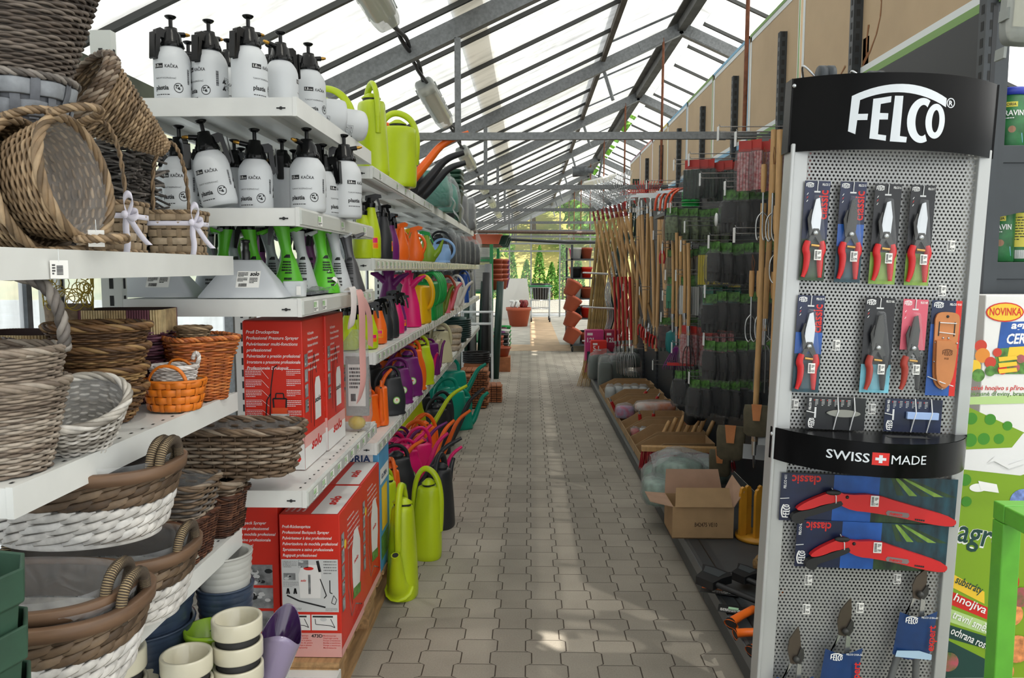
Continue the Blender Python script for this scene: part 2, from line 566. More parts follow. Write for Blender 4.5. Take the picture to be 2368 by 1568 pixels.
# ------------------------------------------------------------------ greenhouse roof: trusses every 2.91 m, whitewashed panes on glazing bars
RX_, RZ_ = 1.42, 3.83             # ridge
TAN = 0.46
EL, ER = -1.81, 4.65              # eaves
def roof_z(x): return RZ_ - TAN * abs(x - RX_)
TRUSS = [1.76 + 2.91 * i for i in range(-2, 9)]
YA, YB = -4.2, 25.0
def glass_material(name, clear, tint, dirt_sheen):
 m = bpy.data.materials.new(name)
 m.use_nodes = True
 nt = m.node_tree; N = nt.nodes; L = nt.links
 N.remove(N['Principled BSDF'])
 tr = N.new('ShaderNodeBsdfTransparent'); tl = N.new('ShaderNodeBsdfTranslucent'); df = N.new('ShaderNodeBsdfDiffuse')
 gl = N.new('ShaderNodeBsdfGlossy'); gl.inputs['Roughness'].default_value = 0.08
 tc = N.new('ShaderNodeTexCoord'); mp = N.new('ShaderNodeMapping'); mp.inputs['Scale'].default_value = (1.2, 5.0, 1.2)
 nz = N.new('ShaderNodeTexNoise'); nz.inputs['Scale'].default_value = 1.6; nz.inputs['Detail'].default_value = 8; nz.inputs['Roughness'].default_value = 0.65
 L.new(tc.outputs['Object'], mp.inputs[0]); L.new(mp.outputs[0], nz.inputs['Vector'])
 rp = N.new('ShaderNodeValToRGB')
 c = rgb(tint); k = tuple(v * dirt_sheen for v in c[:3]) + (1,)
 rp.color_ramp.elements[0].position = 0.30; rp.color_ramp.elements[0].color = k
 rp.color_ramp.elements[1].position = 0.55; rp.color_ramp.elements[1].color = c
 L.new(nz.outputs['Fac'], rp.inputs['Fac'])
 L.new(rp.outputs['Color'], tr.inputs['Color']); L.new(rp.outputs['Color'], tl.inputs['Color'])
 df.inputs['Color'].default_value = (0.55, 0.54, 0.5, 1)
 m1 = N.new('ShaderNodeMixShader'); m1.inputs['Fac'].default_value = 0.35
 L.new(tl.outputs[0], m1.inputs[1]); L.new(df.outputs[0], m1.inputs[2])
 m2 = N.new('ShaderNodeMixShader'); m2.inputs['Fac'].default_value = clear
 L.new(m1.outputs[0], m2.inputs[1]); L.new(tr.outputs[0], m2.inputs[2])
 m3 = N.new('ShaderNodeMixShader'); m3.inputs['Fac'].default_value = 0.06
 L.new(m2.outputs[0], m3.inputs[1]); L.new(gl.outputs[0], m3.inputs[2])
 L.new(m3.outputs[0], N['Material Output'].inputs['Surface'])
 return m
M_pane = glass_material('whitewashed greenhouse glass', 0.11, '#c6c7c5', 0.52)  # whitewash and dirt streaks, darkened further to imitate grey reflections
M_paneclear = glass_material('cleaner greenhouse glass', 0.13, '#fbfcfc', 0.88)
M_wallpane = glass_material('weathered wall sheeting', 0.35, '#dfe6ea', 0.7)
g = MB(); g2 = MB()
def sl(side, t):   # point on a slope by distance fraction from ridge (0) to eave (1)
 x = lerp(RX_, EL if side < 0 else ER, t)
 return x, roof_z(x)
TVENT = (RX_ - 0.69) / (RX_ - EL)
bars = MB()
nb = int((YB - YA) / 0.7275)
for i in range(nb):
 y0 = YA + i * 0.7275; y1 = y0 + 0.7275
 for side in (-1, 1):
  t0 = TVENT if side < 0 else 0.055
  xa, za = sl(side, t0); xb, zb = sl(side, 1)
  g.add([(xa, y0 + .006, za + .03), (xb, y0 + .006, zb + .03), (xb, y1 - .006, zb + .03), (xa, y1 - .006, za + .03)], [(0, 1, 2, 3)], 0 if side < 0 else 1)
  bars.bar((sl(side, t0)[0], y0, sl(side, t0)[1] + .02), (xb, y0, zb + .02), 0.026, 0.035)
struct('ceiling', g, [M_pane, M_paneclear])
struct('trim_1', bars, mat('dark glazing bar', '#3c3d3b', 0.6))
vent = MB(); vfr = MB()
VL = (RX_ - 0.69) * math.sqrt(1 + TAN * TAN)
VA = -math.atan(TAN) + R(3)                     # raised above the closed position (-24.7 deg)
for i in range(0, nb, 2):
 y0 = YA + i * 0.7275 + 0.001; y1 = y0 + 1.453
 xe = RX_ - VL * math.cos(VA); ze = RZ_ + .05 + VL * math.sin(VA)
 vent.add([(RX_ - .05, y0, RZ_ + .05), (xe, y0, ze), (xe, y1, ze), (RX_ - .05, y1, RZ_ + .05)], [(0, 1, 2, 3)])
 vfr.bar((RX_ - .05, y0, RZ_ + .05), (xe, y0, ze), 0.02, 0.03); vfr.bar((xe, y0, ze), (xe, y1, ze), 0.03, 0.03)
 vfr.bar((RX_ - .05, y1, RZ_ + .05), (xe, y1, ze), 0.02, 0.03)
struct('ceiling', vent, M_pane)
struct('trim_2', vfr, M_darkzinc)
pl = MB()
pl.box(RX_ - .035, RX_ + .035, YA, YB, RZ_ - .09, RZ_ + .06)
pl.box(RX_ - .10, RX_ + .10, YA, YB, RZ_ - .012, RZ_)
struct('trim_3', pl, mat('dark ridge beam', '#4a4b49', 0.6, 0.2, noise=0.4, nscale=8))
pl = MB(); xv, zv = sl(-1, TVENT)
pl.box(xv - .02, xv + .02, YA, YB, zv - .03, zv + .05)
struct('trim_4', pl, mat('brown vent purlin', '#5d564c', 0.7, noise=0.3, nscale=8))
pl = MB()
for x in (EL, ER):
 pl.box(x - .07, x + .07, YA, YB, roof_z(x) - .10, roof_z(x) + .02)
struct('trim_5', pl, mat('mossy gutter', '#4c5145', 0.8, noise=0.4, nscale=6))
pl = MB(); xs_, zs_ = sl(-1, 0.55)
pl.add([(xs_ - .09, YA, zs_ + .046 - .04), (xs_ + .09, YA, zs_ + .046 + .043), (xs_ + .09, YB, zs_ + .046 + .043), (xs_ - .09, YB, zs_ + .046 - .04)], [(0, 1, 2, 3)])
struct('trim_6', pl, mat('dusty lapped sheet', '#cfc9bb', 0.8, noise=0.3, nscale=5, transl=0.6))
SUN_GAP = [(1.42, 1.56), (12.1, 12.35), (12.6, 13.5), (13.6, 13.75), (13.9, 14.6), (15.0, 15.3), (15.45, 16.2), (16.4, 16.6), (16.8, 17.6), (18.0, 18.3), (18.5, 19.6), (20.0, 22.0)]  # gaps left in added ridge strips, shaped to throw sun patches on the floor
pl = MB(); y = YA
for a, c in SUN_GAP + [(YB, YB)]:
 pl.add([(RX_ + .05, y, RZ_ + .05), (RX_ + .20, y, RZ_ - .03), (RX_ + .20, a, RZ_ - .03), (RX_ + .05, a, RZ_ + .05)], [(0, 1, 2, 3)]); y = c
struct('trim_52', pl, M_pane)
for i, y in enumerate(TRUSS):
 tr = MB()
 for side in (-1, 1):
  xe = EL if side < 0 else ER
  a = Vector((RX_, y, RZ_ - .06)); b = Vector((xe, y, roof_z(xe) - .06))
  tr.bar(a, b, 0.012, 0.105); tr.bar(a + Vector((0, .03, -.052)), b + Vector((0, .03, -.052)), 0.065, 0.010, up=(0, 0, 1))
  p = a.lerp(b, 0.03); q = a.lerp(b, 0.12)
  tr.bar(p, q, 0.02, 0.09)
 zt = 2.30
 tr.bar((EL, y, zt), (RX_ - .1, y, zt), 0.03, 0.042)
 tr.bar((RX_ - .25, y - .02, zt), (ER, y - .02, zt), 0.012, 0.012)
 tr.bar((-.42, y, zt), (-.42, y, roof_z(-.42) - .12), 0.012, 0.036)
 tr.bar((RX_ - .30, y, zt), (RX_ - .30, y + .01, zt), 0.05, 0.05)
 xv, zv = sl(-1, TVENT)
 tr.bar((xv + .04, y + .35, zv - .02), (xv + .13, y + .30, zv - .32), 0.02, 0.03)
 tr.bar((EL, y, 0), (EL, y, roof_z(EL) - .05), 0.05, 0.06)
 struct('trim_%d' % (10 + i), tr, M_zinc)
 rd = MB()
 rd.tube([(RX_ - .17, y, zt - .01), (RX_ - .165, y, RZ_ - .15)], 0.012, 6)
 struct('trim_%d' % (30 + i), rd, M_rust)
wl_ = MB()
for i in range(30):
 y0 = YA + i; wl_.add([(EL - .02, y0 + .01, .35), (EL - .02, y0 + .99, .35), (EL - .02, y0 + .99, 2.3), (EL - .02, y0 + .01, 2.3)], [(0, 1, 2, 3)])
struct('wall_left', wl_, M_wallpane)
wl_ = MB(); wl_.box(EL - .12, EL - .02, YA, YB, 0, .35)
struct('baseboard_left', wl_, mat('rough plinth', '#8c8980', 0.85, noise=0.3, nscale=10))
wl_ = MB()
for i in range(30):
 y0 = YA + i; wl_.add([(ER, y0 + .01, 0), (ER, y0 + .99, 0), (ER, y0 + .99, 2.3), (ER, y0 + .01, 2.3)], [(0, 1, 2, 3)])
struct('wall_right', wl_, M_wallpane)
bars = MB()
for i in range(30):
 for x in (EL - .02, ER):
  bars.bar((x, YA + i, 0), (x, YA + i, 2.3), .03, .03)
struct('trim_7', bars, M_darkzinc)
gy = 24.6
gb = MB();
for x in (EL, -1.0, -.62, .055, .955, 1.9, 2.9, 3.8, ER):
 gb.bar((x, gy, 0), (x, gy, roof_z(x)), .045, .045)
for z, x0, x1 in ((2.06, -1.0, .955), (2.30, EL, ER), (.02, EL, .05), (2.5, EL, ER)):
 gb.bar((x0, gy, z), (x1, gy, z), .04, .05)
for side in (-1, 1):
 xe = EL if side < 0 else ER
 gb.bar((RX_, gy, RZ_), (xe, gy, roof_z(xe)), .04, .09)
struct('trim_8', gb, mat('grey gable frame', '#8f9391', 0.5, 0.3))
gp = MB()
for x0, x1 in ((EL, -1.0), (-1.0, -.62), (-.62, .055), (.055, .955), (.955, 1.9), (1.9, 2.9), (2.9, 3.8), (3.8, ER)):
 zb = 2.3 if x0 == .055 else .02
 xs = sorted({x0, x1} | ({RX_} if x0 < RX_ < x1 else set()))
 for a, b in zip(xs, xs[1:]):
  gp.add([(a, gy, zb), (b, gy, zb), (b, gy, roof_z(b)), (a, gy, roof_z(a))], [(0, 1, 2, 3)])
M_gable = film('clear gable glass', clear=0.9, bump=0, rough=0.05)
struct('window_1', gp, M_gable)
pp = MB(); pp.tube([(-1.75, 15.0, 2.23), (.9, 15.0, 2.20), (4.5, 15.0, 2.16)], .03, 8)
struct('trim_9', pp, mat('brown heating pipe', '#5e4a40', 0.5, noise=0.3))
pp = MB(); pp.tube([(-1.75, 14.2, 2.06), (-.4, 14.2, 2.05), (.7, 14.2, 1.99), (4.5, 14.2, 2.0)], .026, 8)
struct('trim_51', pp, mat('black pipe', '#2c2f33', 0.4))
# ------------------------------------------------------------------ left gondolas
M_hole = mat('dark punched hole', '#2a2b2b', 0.8)
M_rail = mat('clear grey price rail', '#c3c6c1', 0.25)
def shelf_board(parent, xb, xf, y0, y1, z, holes=True, lip=0.05, slot=True, cards=(), railm=None, name='shelf'):
 """one pressed steel shelf: tray top, folded front lip, end caps, ribs below"""
 b = MB()
 b.box(xb + .002, xf - .002, y0 + .003, y1 - .003, z - .011, z)
 b.box(xf - .012, xf, y0, y1, z - lip, z + .004)
 b.box(xb + .003, xf - .0125, y0 + .001, y0 + .012, z - lip + .001, z + .002)
 b.box(xb + .003, xf - .0125, y1 - .012, y1 - .001, z - lip + .001, z + .002)
 for k in (1, 2, 3):
  x = lerp(xb, xf, k / 4)
  b.box(x - .02, x + .02, y0 + .0125, y1 - .0125, z - .030, z - .0105)
 b.box(xb, xb + .012, y0 + .0015, y1 - .0015, z - lip * .8, z + .001)
 if holes:
  n = int((y1 - y0) / .05)
  for i in range(n):
   y = y0 + .04 + i * .05
   for x in (xf - .028, xf - .20):
    b.add([(x - .003, y - .005, z + .0012), (x + .003, y - .005, z + .0012), (x + .003, y + .005, z + .0012), (x - .003, y + .005, z + .0012)], [(0, 1, 2, 3)], 1)
 if slot:
  for q in (xf - .045,):
   b.add([(q - .013, y0 - .001, z - .030), (q + .013, y0 - .001, z - .030), (q + .013, y0 - .001, z - .026), (q - .013, y0 - .001, z - .026)], [(0, 1, 2, 3)], 1)
   disc(b, 0, 0, .005, FRONT(q, y0 - .0015, z - .028), 1, 8)
 o = b.build(name, [M_white if railm is None else railm, M_hole], parent)
 if cards:
  r = MB()
  r.box(xf, xf + .006, y0 + .005, y1 - .005, z - .044, z - .004)
  r.build('price_rail', M_rail, o)
  for k, y in enumerate(cards):
   c = MB()
   Mx = SIDE(xf + .0068, y, z - .024)
   rect(c, -.026, .026, -.016, .016, Mx, 0)
   rect(c, -.024, .006, -.003, .013, Mx, 1, z=.0004)
   scribble(c, -.022, .02, -.014, -.005, Mx, 2, 2, seed=k)
   c.xf(T()).build('price_card', [M_paper, M_greenlabel, M_print_k], o)
 return o
def upright(parent, x, y, h, m=None, w=.03, d=.06, side=-1):
 b = MB()
 b.box(x - d / 2, x + d / 2, y - w / 2, y + w / 2, 0, h)
 z = .12
 while z < h - .03:
  b.add([(x + d / 2 + .001, y - .006, z), (x + d / 2 + .001, y + .006, z), (x + d / 2 + .001, y + .006, z + .03), (x + d / 2 + .001, y - .006, z + .03)], [(0, 1, 2, 3)], 1)
  b.add([(x - .006, y - w / 2 - .001, z), (x + .006, y - w / 2 - .001, z), (x + .006, y - w / 2 - .001, z + .03), (x - .006, y - w / 2 - .001, z + .03)], [(0, 1, 2, 3)], 1)
  z += .05
 return b.build('upright', [m or M_cream, M_hole], parent)
uA = thing('shelving_unit', 'white metal shelving unit carrying the wicker baskets', 'shelves', (-1.36, 1.24, 0))
uA.matrix_world  # placed at its base; parts keep place coordinates through the inverse below
def local(parent, o):
 o.matrix_parent_inverse = Matrix.Translation(-Vector(parent.location)); return o
def unit_parts(u):
 for c in u.children: local(u, c)
for z, xf in ((1.56, -.85), (1.166, -.85), (.76, -.85), (.36, -.72)):
 shelf_board(uA, -1.34, xf, 1.24, 2.236, z, slot=False)
upright(uA, -1.37, 1.24, 2.2); upright(uA, -1.37, 2.215, 2.2)
b = MB(); b.box(-1.36, -.75, 1.26, 2.22, 0, .30); b.build('plinth', M_white, uA)
unit_parts(uA)
uB = thing('shelving_unit', 'white metal shelving unit with pressure sprayers and red sprayer cartons', 'shelves', (-1.2, 2.25, 0))
shelf_board(uB, -1.2, -.66, 2.25, 3.30, 2.01)
shelf_board(uB, -1.2, -.66, 2.25, 3.30, 1.70, cards=(2.45, 2.75, 3.12))
shelf_board(uB, -1.2, -.66, 2.25, 3.30, 1.438, cards=(2.38, 2.48, 2.9, 3.0, 3.1, 3.2))
shelf_board(uB, -1.2, -.66, 2.25, 3.30, .87, cards=[2.33 + .1 * i for i in range(10)])
upright(uB, -1.215, 2.265, 2.2); upright(uB, -1.215, 3.285, 2.25)
b = MB(); b.box(-1.2, -.655, 2.54, 2.60, 0, .135); b.build('plinth', M_white, uB)
unit_parts(uB)
uD = []
for k in range(7):
 y0 = 3.32 + k; y1 = y0 + .995
 u = thing('shelving_unit', ['white shelving bay next to the sprayer shelves, lime watering cans on top',
        'second white bay of the watering can shelves from the sprayer shelves',
        'third white bay of the watering can shelves from the sprayer shelves',
        'white shelving bay carrying the green crates on top',
        'white shelving bay with a bagged grey item on top',
        'sixth white bay of the watering can shelves, near the far end',
        'last white bay of the watering can shelves, beside the rolls of netting'][k], 'shelves', (-1.2, y0, 0), group='watering can shelves')
 cd = [y0 + .07 + .105 * i for i in range(9)] if k < 3 else [y0 + .15 * i + .1 for i in range(6)]
 if k < 6: shelf_board(u, -1.2, -.66, y0, y1, 1.955, cards=(y0 + .15, y0 + .6, y0 + .85) if k < 2 else (), holes=False)
 shelf_board(u, -1.2, -.66, y0, y1, 1.568, cards=cd, holes=False)
 shelf_board(u, -1.2, -.66, y0, y1, 1.165, cards=cd, holes=False)
 shelf_board(u, -1.2, -.66, y0, y1, .77, cards=cd, holes=False)
 upright(u, -1.215, y0 + .03, 2.1); upright(u, -1.215, y1 - .03, 2.1)
 if k >= 1:
  shelf_board(u, -1.2, -.72, y0, y1, .14, slot=False, holes=False)
 unit_parts(u); uD.append(u)
# ------------------------------------------------------------------ right gondola: anthracite pegboard bays on a base shelf
XB = 1.40
M_board = mat('tan hardboard', '#b8a182', 0.75, noise=0.07, nscale=4)
M_stain = mat('brown stain', '#8a5c38', 0.8)
M_bgrey = mat('dark grey base shelf', '#4a4d4f', 0.5, 0.15, noise=0.12, nscale=6)
M_peg = mat('black pegboard', '#23262a', 0.5)
LABE = ['dark grey pegboard bay nearest the camera, axes on its base shelf', 'dark grey pegboard bay behind the brown carton, glove bags on its hooks',
  'dark grey pegboard bay with the open cardboard bins on its base', 'dark grey pegboard bay of brown handled tools, bins below',
  'dark grey pegboard bay with long wooden handles, green bagged goods below', 'dark grey pegboard bay behind the rakes and spades',
  'dark grey pegboard bay behind the red and pink cartons', 'dark grey pegboard bay furthest down the aisle']
for k in range(8):
 y0 = 2.47 + k; y1 = y0 + .996
 u = thing('pegboard_bay', LABE[k], 'shelves', (1.1, y0 + .5, 0), group='right hand pegboard bays')
 b = MB()
 b.box(.802, XB - .001, y0 + .001, y1 - .001, .132, .15); b.box(.80, .8145, y0, y1, .02, .1505)
 b.box(.816, .90, y0 + .002, y1 - .002, .149, .1515, 1)
 b.box(.8155, XB - .002, y0 + .002, y0 + .012, 0, .131); b.box(.8155, XB - .002, y1 - .012, y1 - .002, 0, .131)
 b.box(.862, .868, y0 + .003, y1 - .003, .151, .153, 2)
 b.build('base_shelf', [M_bgrey, M_anth, M_black], u)
 r = MB(); r.box(.794, .80, y0, y1, .095, .148)
 rr = r.build('price_rail', mat('dark price rail', '#5b6064', 0.3), u)
 if k > 1:
  for i in range(8):
   c = MB(); Mx = frame((.7932, y0 + .07 + i * .12, .122), (0, -1, 0), (0, 0, 1)); rect(c, -.05, .05, -.018, .018, Mx)
   c.build('price_card', mat('grey price card', '#8b9092', 0.5), rr)
 b = MB()
 b.box(XB, XB + .014, y0, y1, .15, 2.32)
 for i in range(0):
  pass
 b.build('back_panel', M_peg, u)
 b = MB()
 b.box(XB - .02, XB + .035, y0 + .001, y0 + .041, 0, 2.83)
 z = .2
 while z < 2.8:
  b.add([(XB - .0205, y0 + .012, z), (XB - .0205, y0 + .028, z), (XB - .0205, y0 + .028, z + .028), (XB - .0205, y0 + .012, z + .028)][::-1], [(0, 1, 2, 3)], 1)
  b.add([(XB - .008, y0 + .0005, z), (XB + .008, y0 + .0005, z), (XB + .008, y0 + .0005, z + .028), (XB - .008, y0 + .0005, z + .028)], [(0, 1, 2, 3)], 1)
  z += .05
 b.build('upright', [M_anth, M_hole], u)
 unit_parts(u)
HEAD = [(2.45, 4.22, 'green'), (4.26, 5.2, 'green'), (5.22, 6.2, 'blue'), (6.22, 7.2, 'green'), (7.22, 8.2, 'blue'), (8.22, 9.2, 'yellow'), (9.22, 10.2, 'red'), (10.22, 11.2, 'mauve')]
HC = dict(green='#7fa263', blue='#86b7d6', yellow='#d9c66a', red='#c98b80', mauve='#a58a9d')
HL = ['largest tan header board, nearest, with a brown smeared stain', 'tan header board behind the rusty rod next to the largest board',
  'tan header board with blue edge, third from the camera', 'fourth tan header board from the camera, green edged', 'blue edged tan header board, fifth from the camera',
  'tan header board with yellow edge', 'small looking tan header board with red edge', 'farthest tan header board with mauve edge']
for k, (a, c, col) in enumerate(HEAD):
 u = thing('header_board', HL[k], 'board', (XB + .03, a, 2.33), group='header boards above the tools')
 b = MB(); z0, z1 = 2.33, 3.02
 b.box(XB + .02, XB + .036, a, c, z0, z1)
 bo = b.build('board', M_board, u)
 fr = MB()
 for (q0, q1, w0, w1) in ((a, c, z0, z0 + .055), (a, c, z1 - .05, z1), (a, a + .03, z0, z1), (c - .03, c, z0, z1)):
  fr.box(XB + .0175, XB + .0195, q0, q1, w0, w1, 0)
 for (q0, q1, w0, w1) in ((a, c, z0, z0 + .028), (a, c, z1 - .02, z1), (a, a + .012, z0, z1)):
  fr.box(XB + .015, XB + .0172, q0, q1, w0, w1, 1)
 fr.build('paper_edge', [mat('pale paper edge', '#dde3e4', 0.7), mat(col + ' paper edge', HC[col], 0.7)], u)
 if k == 0:
  s = MB()
  Mx = frame((XB + .019, 3.42, 2.545), (0, -1, 0), (0, 0, 1))
  r_ = random.Random(3)
  def blob(pts, w, s=s):
   for (p, q) in zip(pts, pts[1:]):
    p = Vector(p); q = Vector(q); d = (q - p); n = Vector((-d.y, d.x)).normalized() * w
    s.zz = getattr(s, 'zz', 0) + .00008; poly(s, [p - n * .6, q - n, q + n, p + n * .6], Mx, z=s.zz)
  blob([(.10, .10), (.125, .06), (.12, .0), (.09, -.06), (.03, -.12), (-.05, -.17), (-.16, -.22)], .006)
  blob([(.0, -.12), (.0, -.05), (.012, -.0)], .009)
  blob([(.02, -.115), (-.03, -.15)], .010)
  blob([(.09, .09), (.11, .095)], .008)
  blob([(-.30, -.17), (-.26, -.13), (-.22, -.11)], .006)
  s.build('stain', M_stain, u)
 unit_parts(u)
# ------------------------------------------------------------------ wickerwork
def wick(name, base, dark, lite, rough=0.6):
 return [mat(name, base, rough, noise=0.3, nscale=40), mat(name + ' dark', dark, rough, noise=0.3, nscale=40), mat(name + ' pale', lite, rough, noise=0.25, nscale=40)]
K_grey = wick('grey weathered willow', '#6f6862', '#544e49', '#8c857d')
K_dkgrey = wick('dark grey willow', '#5b5047', '#423932', '#756a60')
K_tan = wick('tan willow', '#8d7558', '#6b573f', '#ab9272')
K_brown = wick('brown willow', '#755432', '#4d341d', '#9a7a4e')
K_dkbrown = wick('dark reddish willow', '#4f2d1c', '#371e13', '#6d4630')
K_orange = wick('orange stained willow', '#b5622a', '#944a1b', '#cd7d3f', 0.45)
K_rattan = wick('grey brown rattan', '#74604c', '#5a4837', '#9a8a78')
K_wash = wick('whitewashed willow', '#b3ada3', '#8d867c', '#cfcac2')
K_tall = wick('greyed tan willow', '#8f8172', '#75675a', '#a99d8f')
K_chip = wick('brown chip wood', '#685440', '#4f3e2e', '#7c6853')
K_white = wick('white chip wood', '#d5d1cb', '#bfbab3', '#e4e1dc')
M_liner = film('clear basket liner', clear=0.86, bump=0.7, rough=0.14, nscale=16)
M_tagpaper = mat('beige paper tag', '#cfc6b8', 0.8)
def resample(ring, n):
 k = len(ring); L = [0.0]
 for i in range(k): L.append(L[-1] + (ring[(i + 1) % k] - ring[i]).length)
 out = []; j = 0
 for i in range(n):
  s = L[-1] * i / n
  while L[j + 1] < s: j += 1
  t = (s - L[j]) / max(1e-9, L[j + 1] - L[j])
  out.append(ring[j].lerp(ring[(j + 1) % k], t))
 return out
def ring_at(a, b, e, n, z):
 return resample(superring(a, b, e, n * 3, z), n)
def offset_ring(ring, offs):
 k = len(ring); out = []
 for i in range(k):
  t = ring[(i + 1) % k] - ring[i - 1]
  n = Vector((t.y, -t.x, 0));
  if n.length: n.normalize()
  out.append(ring[i] + n * offs[i])
 return out
def rope(mb, path, r, strands=3, turns=20, closed=True, n=5, mi=(0, 1, 2)):
 path = [Vector(p) for p in path]; k = len(path)
 P = [];
 nr = None
 for i in range(k):
  t = (path[(i + 1) % k] - path[i - 1]) if closed else (path[min(i + 1, k - 1)] - path[max(0, i - 1)])
  t.normalize()
  nr = t.orthogonal() if nr is None else nr - t * nr.dot(t)
  nr.normalize(); P.append((path[i], nr.copy(), t.cross(nr)))
 for s in range(strands):
  pts = []
  for i, (p, a, b) in enumerate(P):
   w = 2 * PI * (turns * i / k + s / strands)
   pts.append(p + a * (math.cos(w) * r) + b * (math.sin(w) * r))
  mb.tube(pts, r * 1.05, n, closed, m=mi[s % len(mi)])
 return mb
def weave(mb, a0, b0, a1, b1, h, e=2.0, rows=16, stakes=24, rw=.0035, flat=1.0, amp=None, prof=None, seed=1, z0=0.0, sub=4, sides=6, stake_r=None, mats=3, jit=.35):
 """rows of willow going in front of and behind upright stakes"""
 r = random.Random(seed)
 amp = rw * 1.25 if amp is None else amp
 n = stakes * sub
 f = prof or (lambda t: t)
 for i in range(rows):
  t = (i + .5) / rows
  a = lerp(a0, a1, f(t)); b = lerp(b0, b1, f(t))
  ring = ring_at(a, b, e, n, z0 + h * t + r.uniform(-jit, jit) * rw)
  ph = PI * i
  offs = [amp * math.cos(PI * (j / sub) + ph) for j in range(n)]
  ring = offset_ring(ring, offs)
  w = 1 + r.uniform(-.15, .15)
  if flat >= 1:
   mb.tube(ring, rw * w, sides, True, m=r.choice((0, 0, 1, 2)[:mats + 1]))
  else:
   mb.tube(ring, rw * w, sides, True, m=r.choice((0, 0, 1, 2)[:mats + 1]), flat=1 / flat, up=(0, 0, 1)) if flat < 0 else mb.tube([p for p in ring], [rw * w] * n, sides, True, m=r.choice((0, 0, 1, 2)), flat=1.0)
 if stake_r:
  rr = [ring_at(lerp(a0, a1, f(t)), lerp(b0, b1, f(t)), e, stakes, z0 + h * t) for t in [k / 8 for k in range(9)]]
  for j in range(stakes):
   mb.tube([rg[j] for rg in rr], stake_r, 5, m=1)
 return mb
def strips(mb, a0, b0, a1, b1, h, e, rows, stakes, th=.0018, z0=0.0, prof=None, seed=1, sub=5, mi=(0, 0, 2), gap=.9, amp=.004, upright=True, um=1):
 """broad flat chip strips woven over and under upright strips"""
 r = random.Random(seed); f = prof or (lambda t: t); n = stakes * sub
 hh = h / rows * gap / 2
 for i in range(rows):
  t = (i + .5) / rows
  offs = [amp * math.cos(PI * j / sub + PI * i) + amp for j in range(n)]
  rs = []
  for dz, dn in ((-hh, -.001), (-hh * .8, th), (hh * .8, th), (hh, -.001), (hh * .6, -th), (-hh * .6, -th)):
   tt = t + dz / h
   ring = ring_at(lerp(a0, a1, f(tt)), lerp(b0, b1, f(tt)), e, n, z0 + h * tt)
   rs.append(offset_ring(ring, [o + dn for o in offs]))
  vs = [p for q in rs for p in q]; fs = []
  for k in range(6):
   for j in range(n):
    k2 = (k + 1) % 6; j2 = (j + 1) % n
    fs.append((k * n + j, k * n + j2, k2 * n + j2, k2 * n + j))
  mb.add(vs, fs, r.choice(mi), True)
 if upright:
  for j in range(stakes):
   for (ta, tb) in ((0, 1),):
    pts = []
    m = rows * 4
    for q in range(m + 1):
     t = q / m
     ring_a = ring_at(lerp(a0, a1, f(t)), lerp(b0, b1, f(t)), e, stakes, z0 + h * t)
     p = ring_a[j]; tg = ring_a[(j + 1) % stakes] - ring_a[j - 1]
     nn = Vector((tg.y, -tg.x, 0)).normalized()
     pts.append((p + nn * amp * (.9 - .9 * math.cos(PI * t * rows - PI / 2 + PI * (j % 2))), nn, tg.normalized()))
    w = ((ring_a[1] - ring_a[0]).length) * .24
    vs = []
    for p, nn, tg in pts:
     vs += [p - tg * w, p + nn * th, p + tg * w]
    mb.add(vs, [(q * 3 + c, q * 3 + c + 1, q * 3 + c + 4, q * 3 + c + 3) for q in range(m) for c in (0, 1)], um, True)
 return mb
def slant(mb, a0, b0, a1, b1, h, e, rows, stakes, z0=0.0, prof=None, seed=1, m=(0, 1, 2), span=1.75, w=.009, bulge=.007):
 """twined broad strips, each lying slanted over its neighbour"""
 r = random.Random(seed); f = prof or (lambda t: t)
 fine = stakes * 6
 zz = h / rows
 for i in range(rows):
  tl = (i + .12) / rows; th_ = (i + .88) / rows
  for j in range(stakes):
   pts = []
   for q in range(7):
    u = q / 6
    t = lerp(tl, th_, u)
    a = lerp(a0, a1, f(t)); b = lerp(b0, b1, f(t))
    ang = 2 * PI * ((j + (i % 2) * .5 + u * span) / stakes)
    c, s = math.cos(ang), math.sin(ang)
    p = Vector((a * math.copysign(abs(c) ** (2 / e), c), b * math.copysign(abs(s) ** (2 / e), s), z0 + h * t))
    nn = Vector((p.x / (a * a), p.y / (b * b), 0)).normalized()
    pts.append((p + nn * (bulge * math.sin(PI * u) - .0015), nn))
   vs = []
   for q, (p, nn) in enumerate(pts):
    d = (pts[min(q + 1, 6)][0] - pts[max(q - 1, 0)][0]).normalized()
    x = d.cross(nn).normalized()
    vs += [p - x * w, p - x * w * .6 + nn * .0025, p + x * w * .6 + nn * .0025, p + x * w, p - nn * .002]
   mb.add(vs, [(q * 5 + k, q * 5 + (k + 1) % 5, q * 5 + 5 + (k + 1) % 5, q * 5 + 5 + k) for q in range(6) for k in range(5)], r.choice(m), True)
 return mb
def inner(mb, a0, b0, a1, b1, h, e, z0=0.0, prof=None, n=40, off=-.006, m=0, floor=True, rows=6):
 f = prof or (lambda t: t)
 rs = []
 for k in range(rows + 1):
  t = k / rows
  rs.append(superring(lerp(a0, a1, f(t)) + off, lerp(b0, b1, f(t)) + off, e, n, z0 + h * t))
 mb.loft(rs, m, True, caps=(floor, False))
 return mb
def arch(w, h, n=24, lean=0.0, axis='x'):
 pts = []
 for i in range(n + 1):
  a = PI * i / n
  c = -math.cos(a) * w; s = math.sin(a) ** .75 * h
  pts.append(Vector((c, lean * s, s)) if axis == 'x' else Vector((lean * s, c, s)))
 return pts
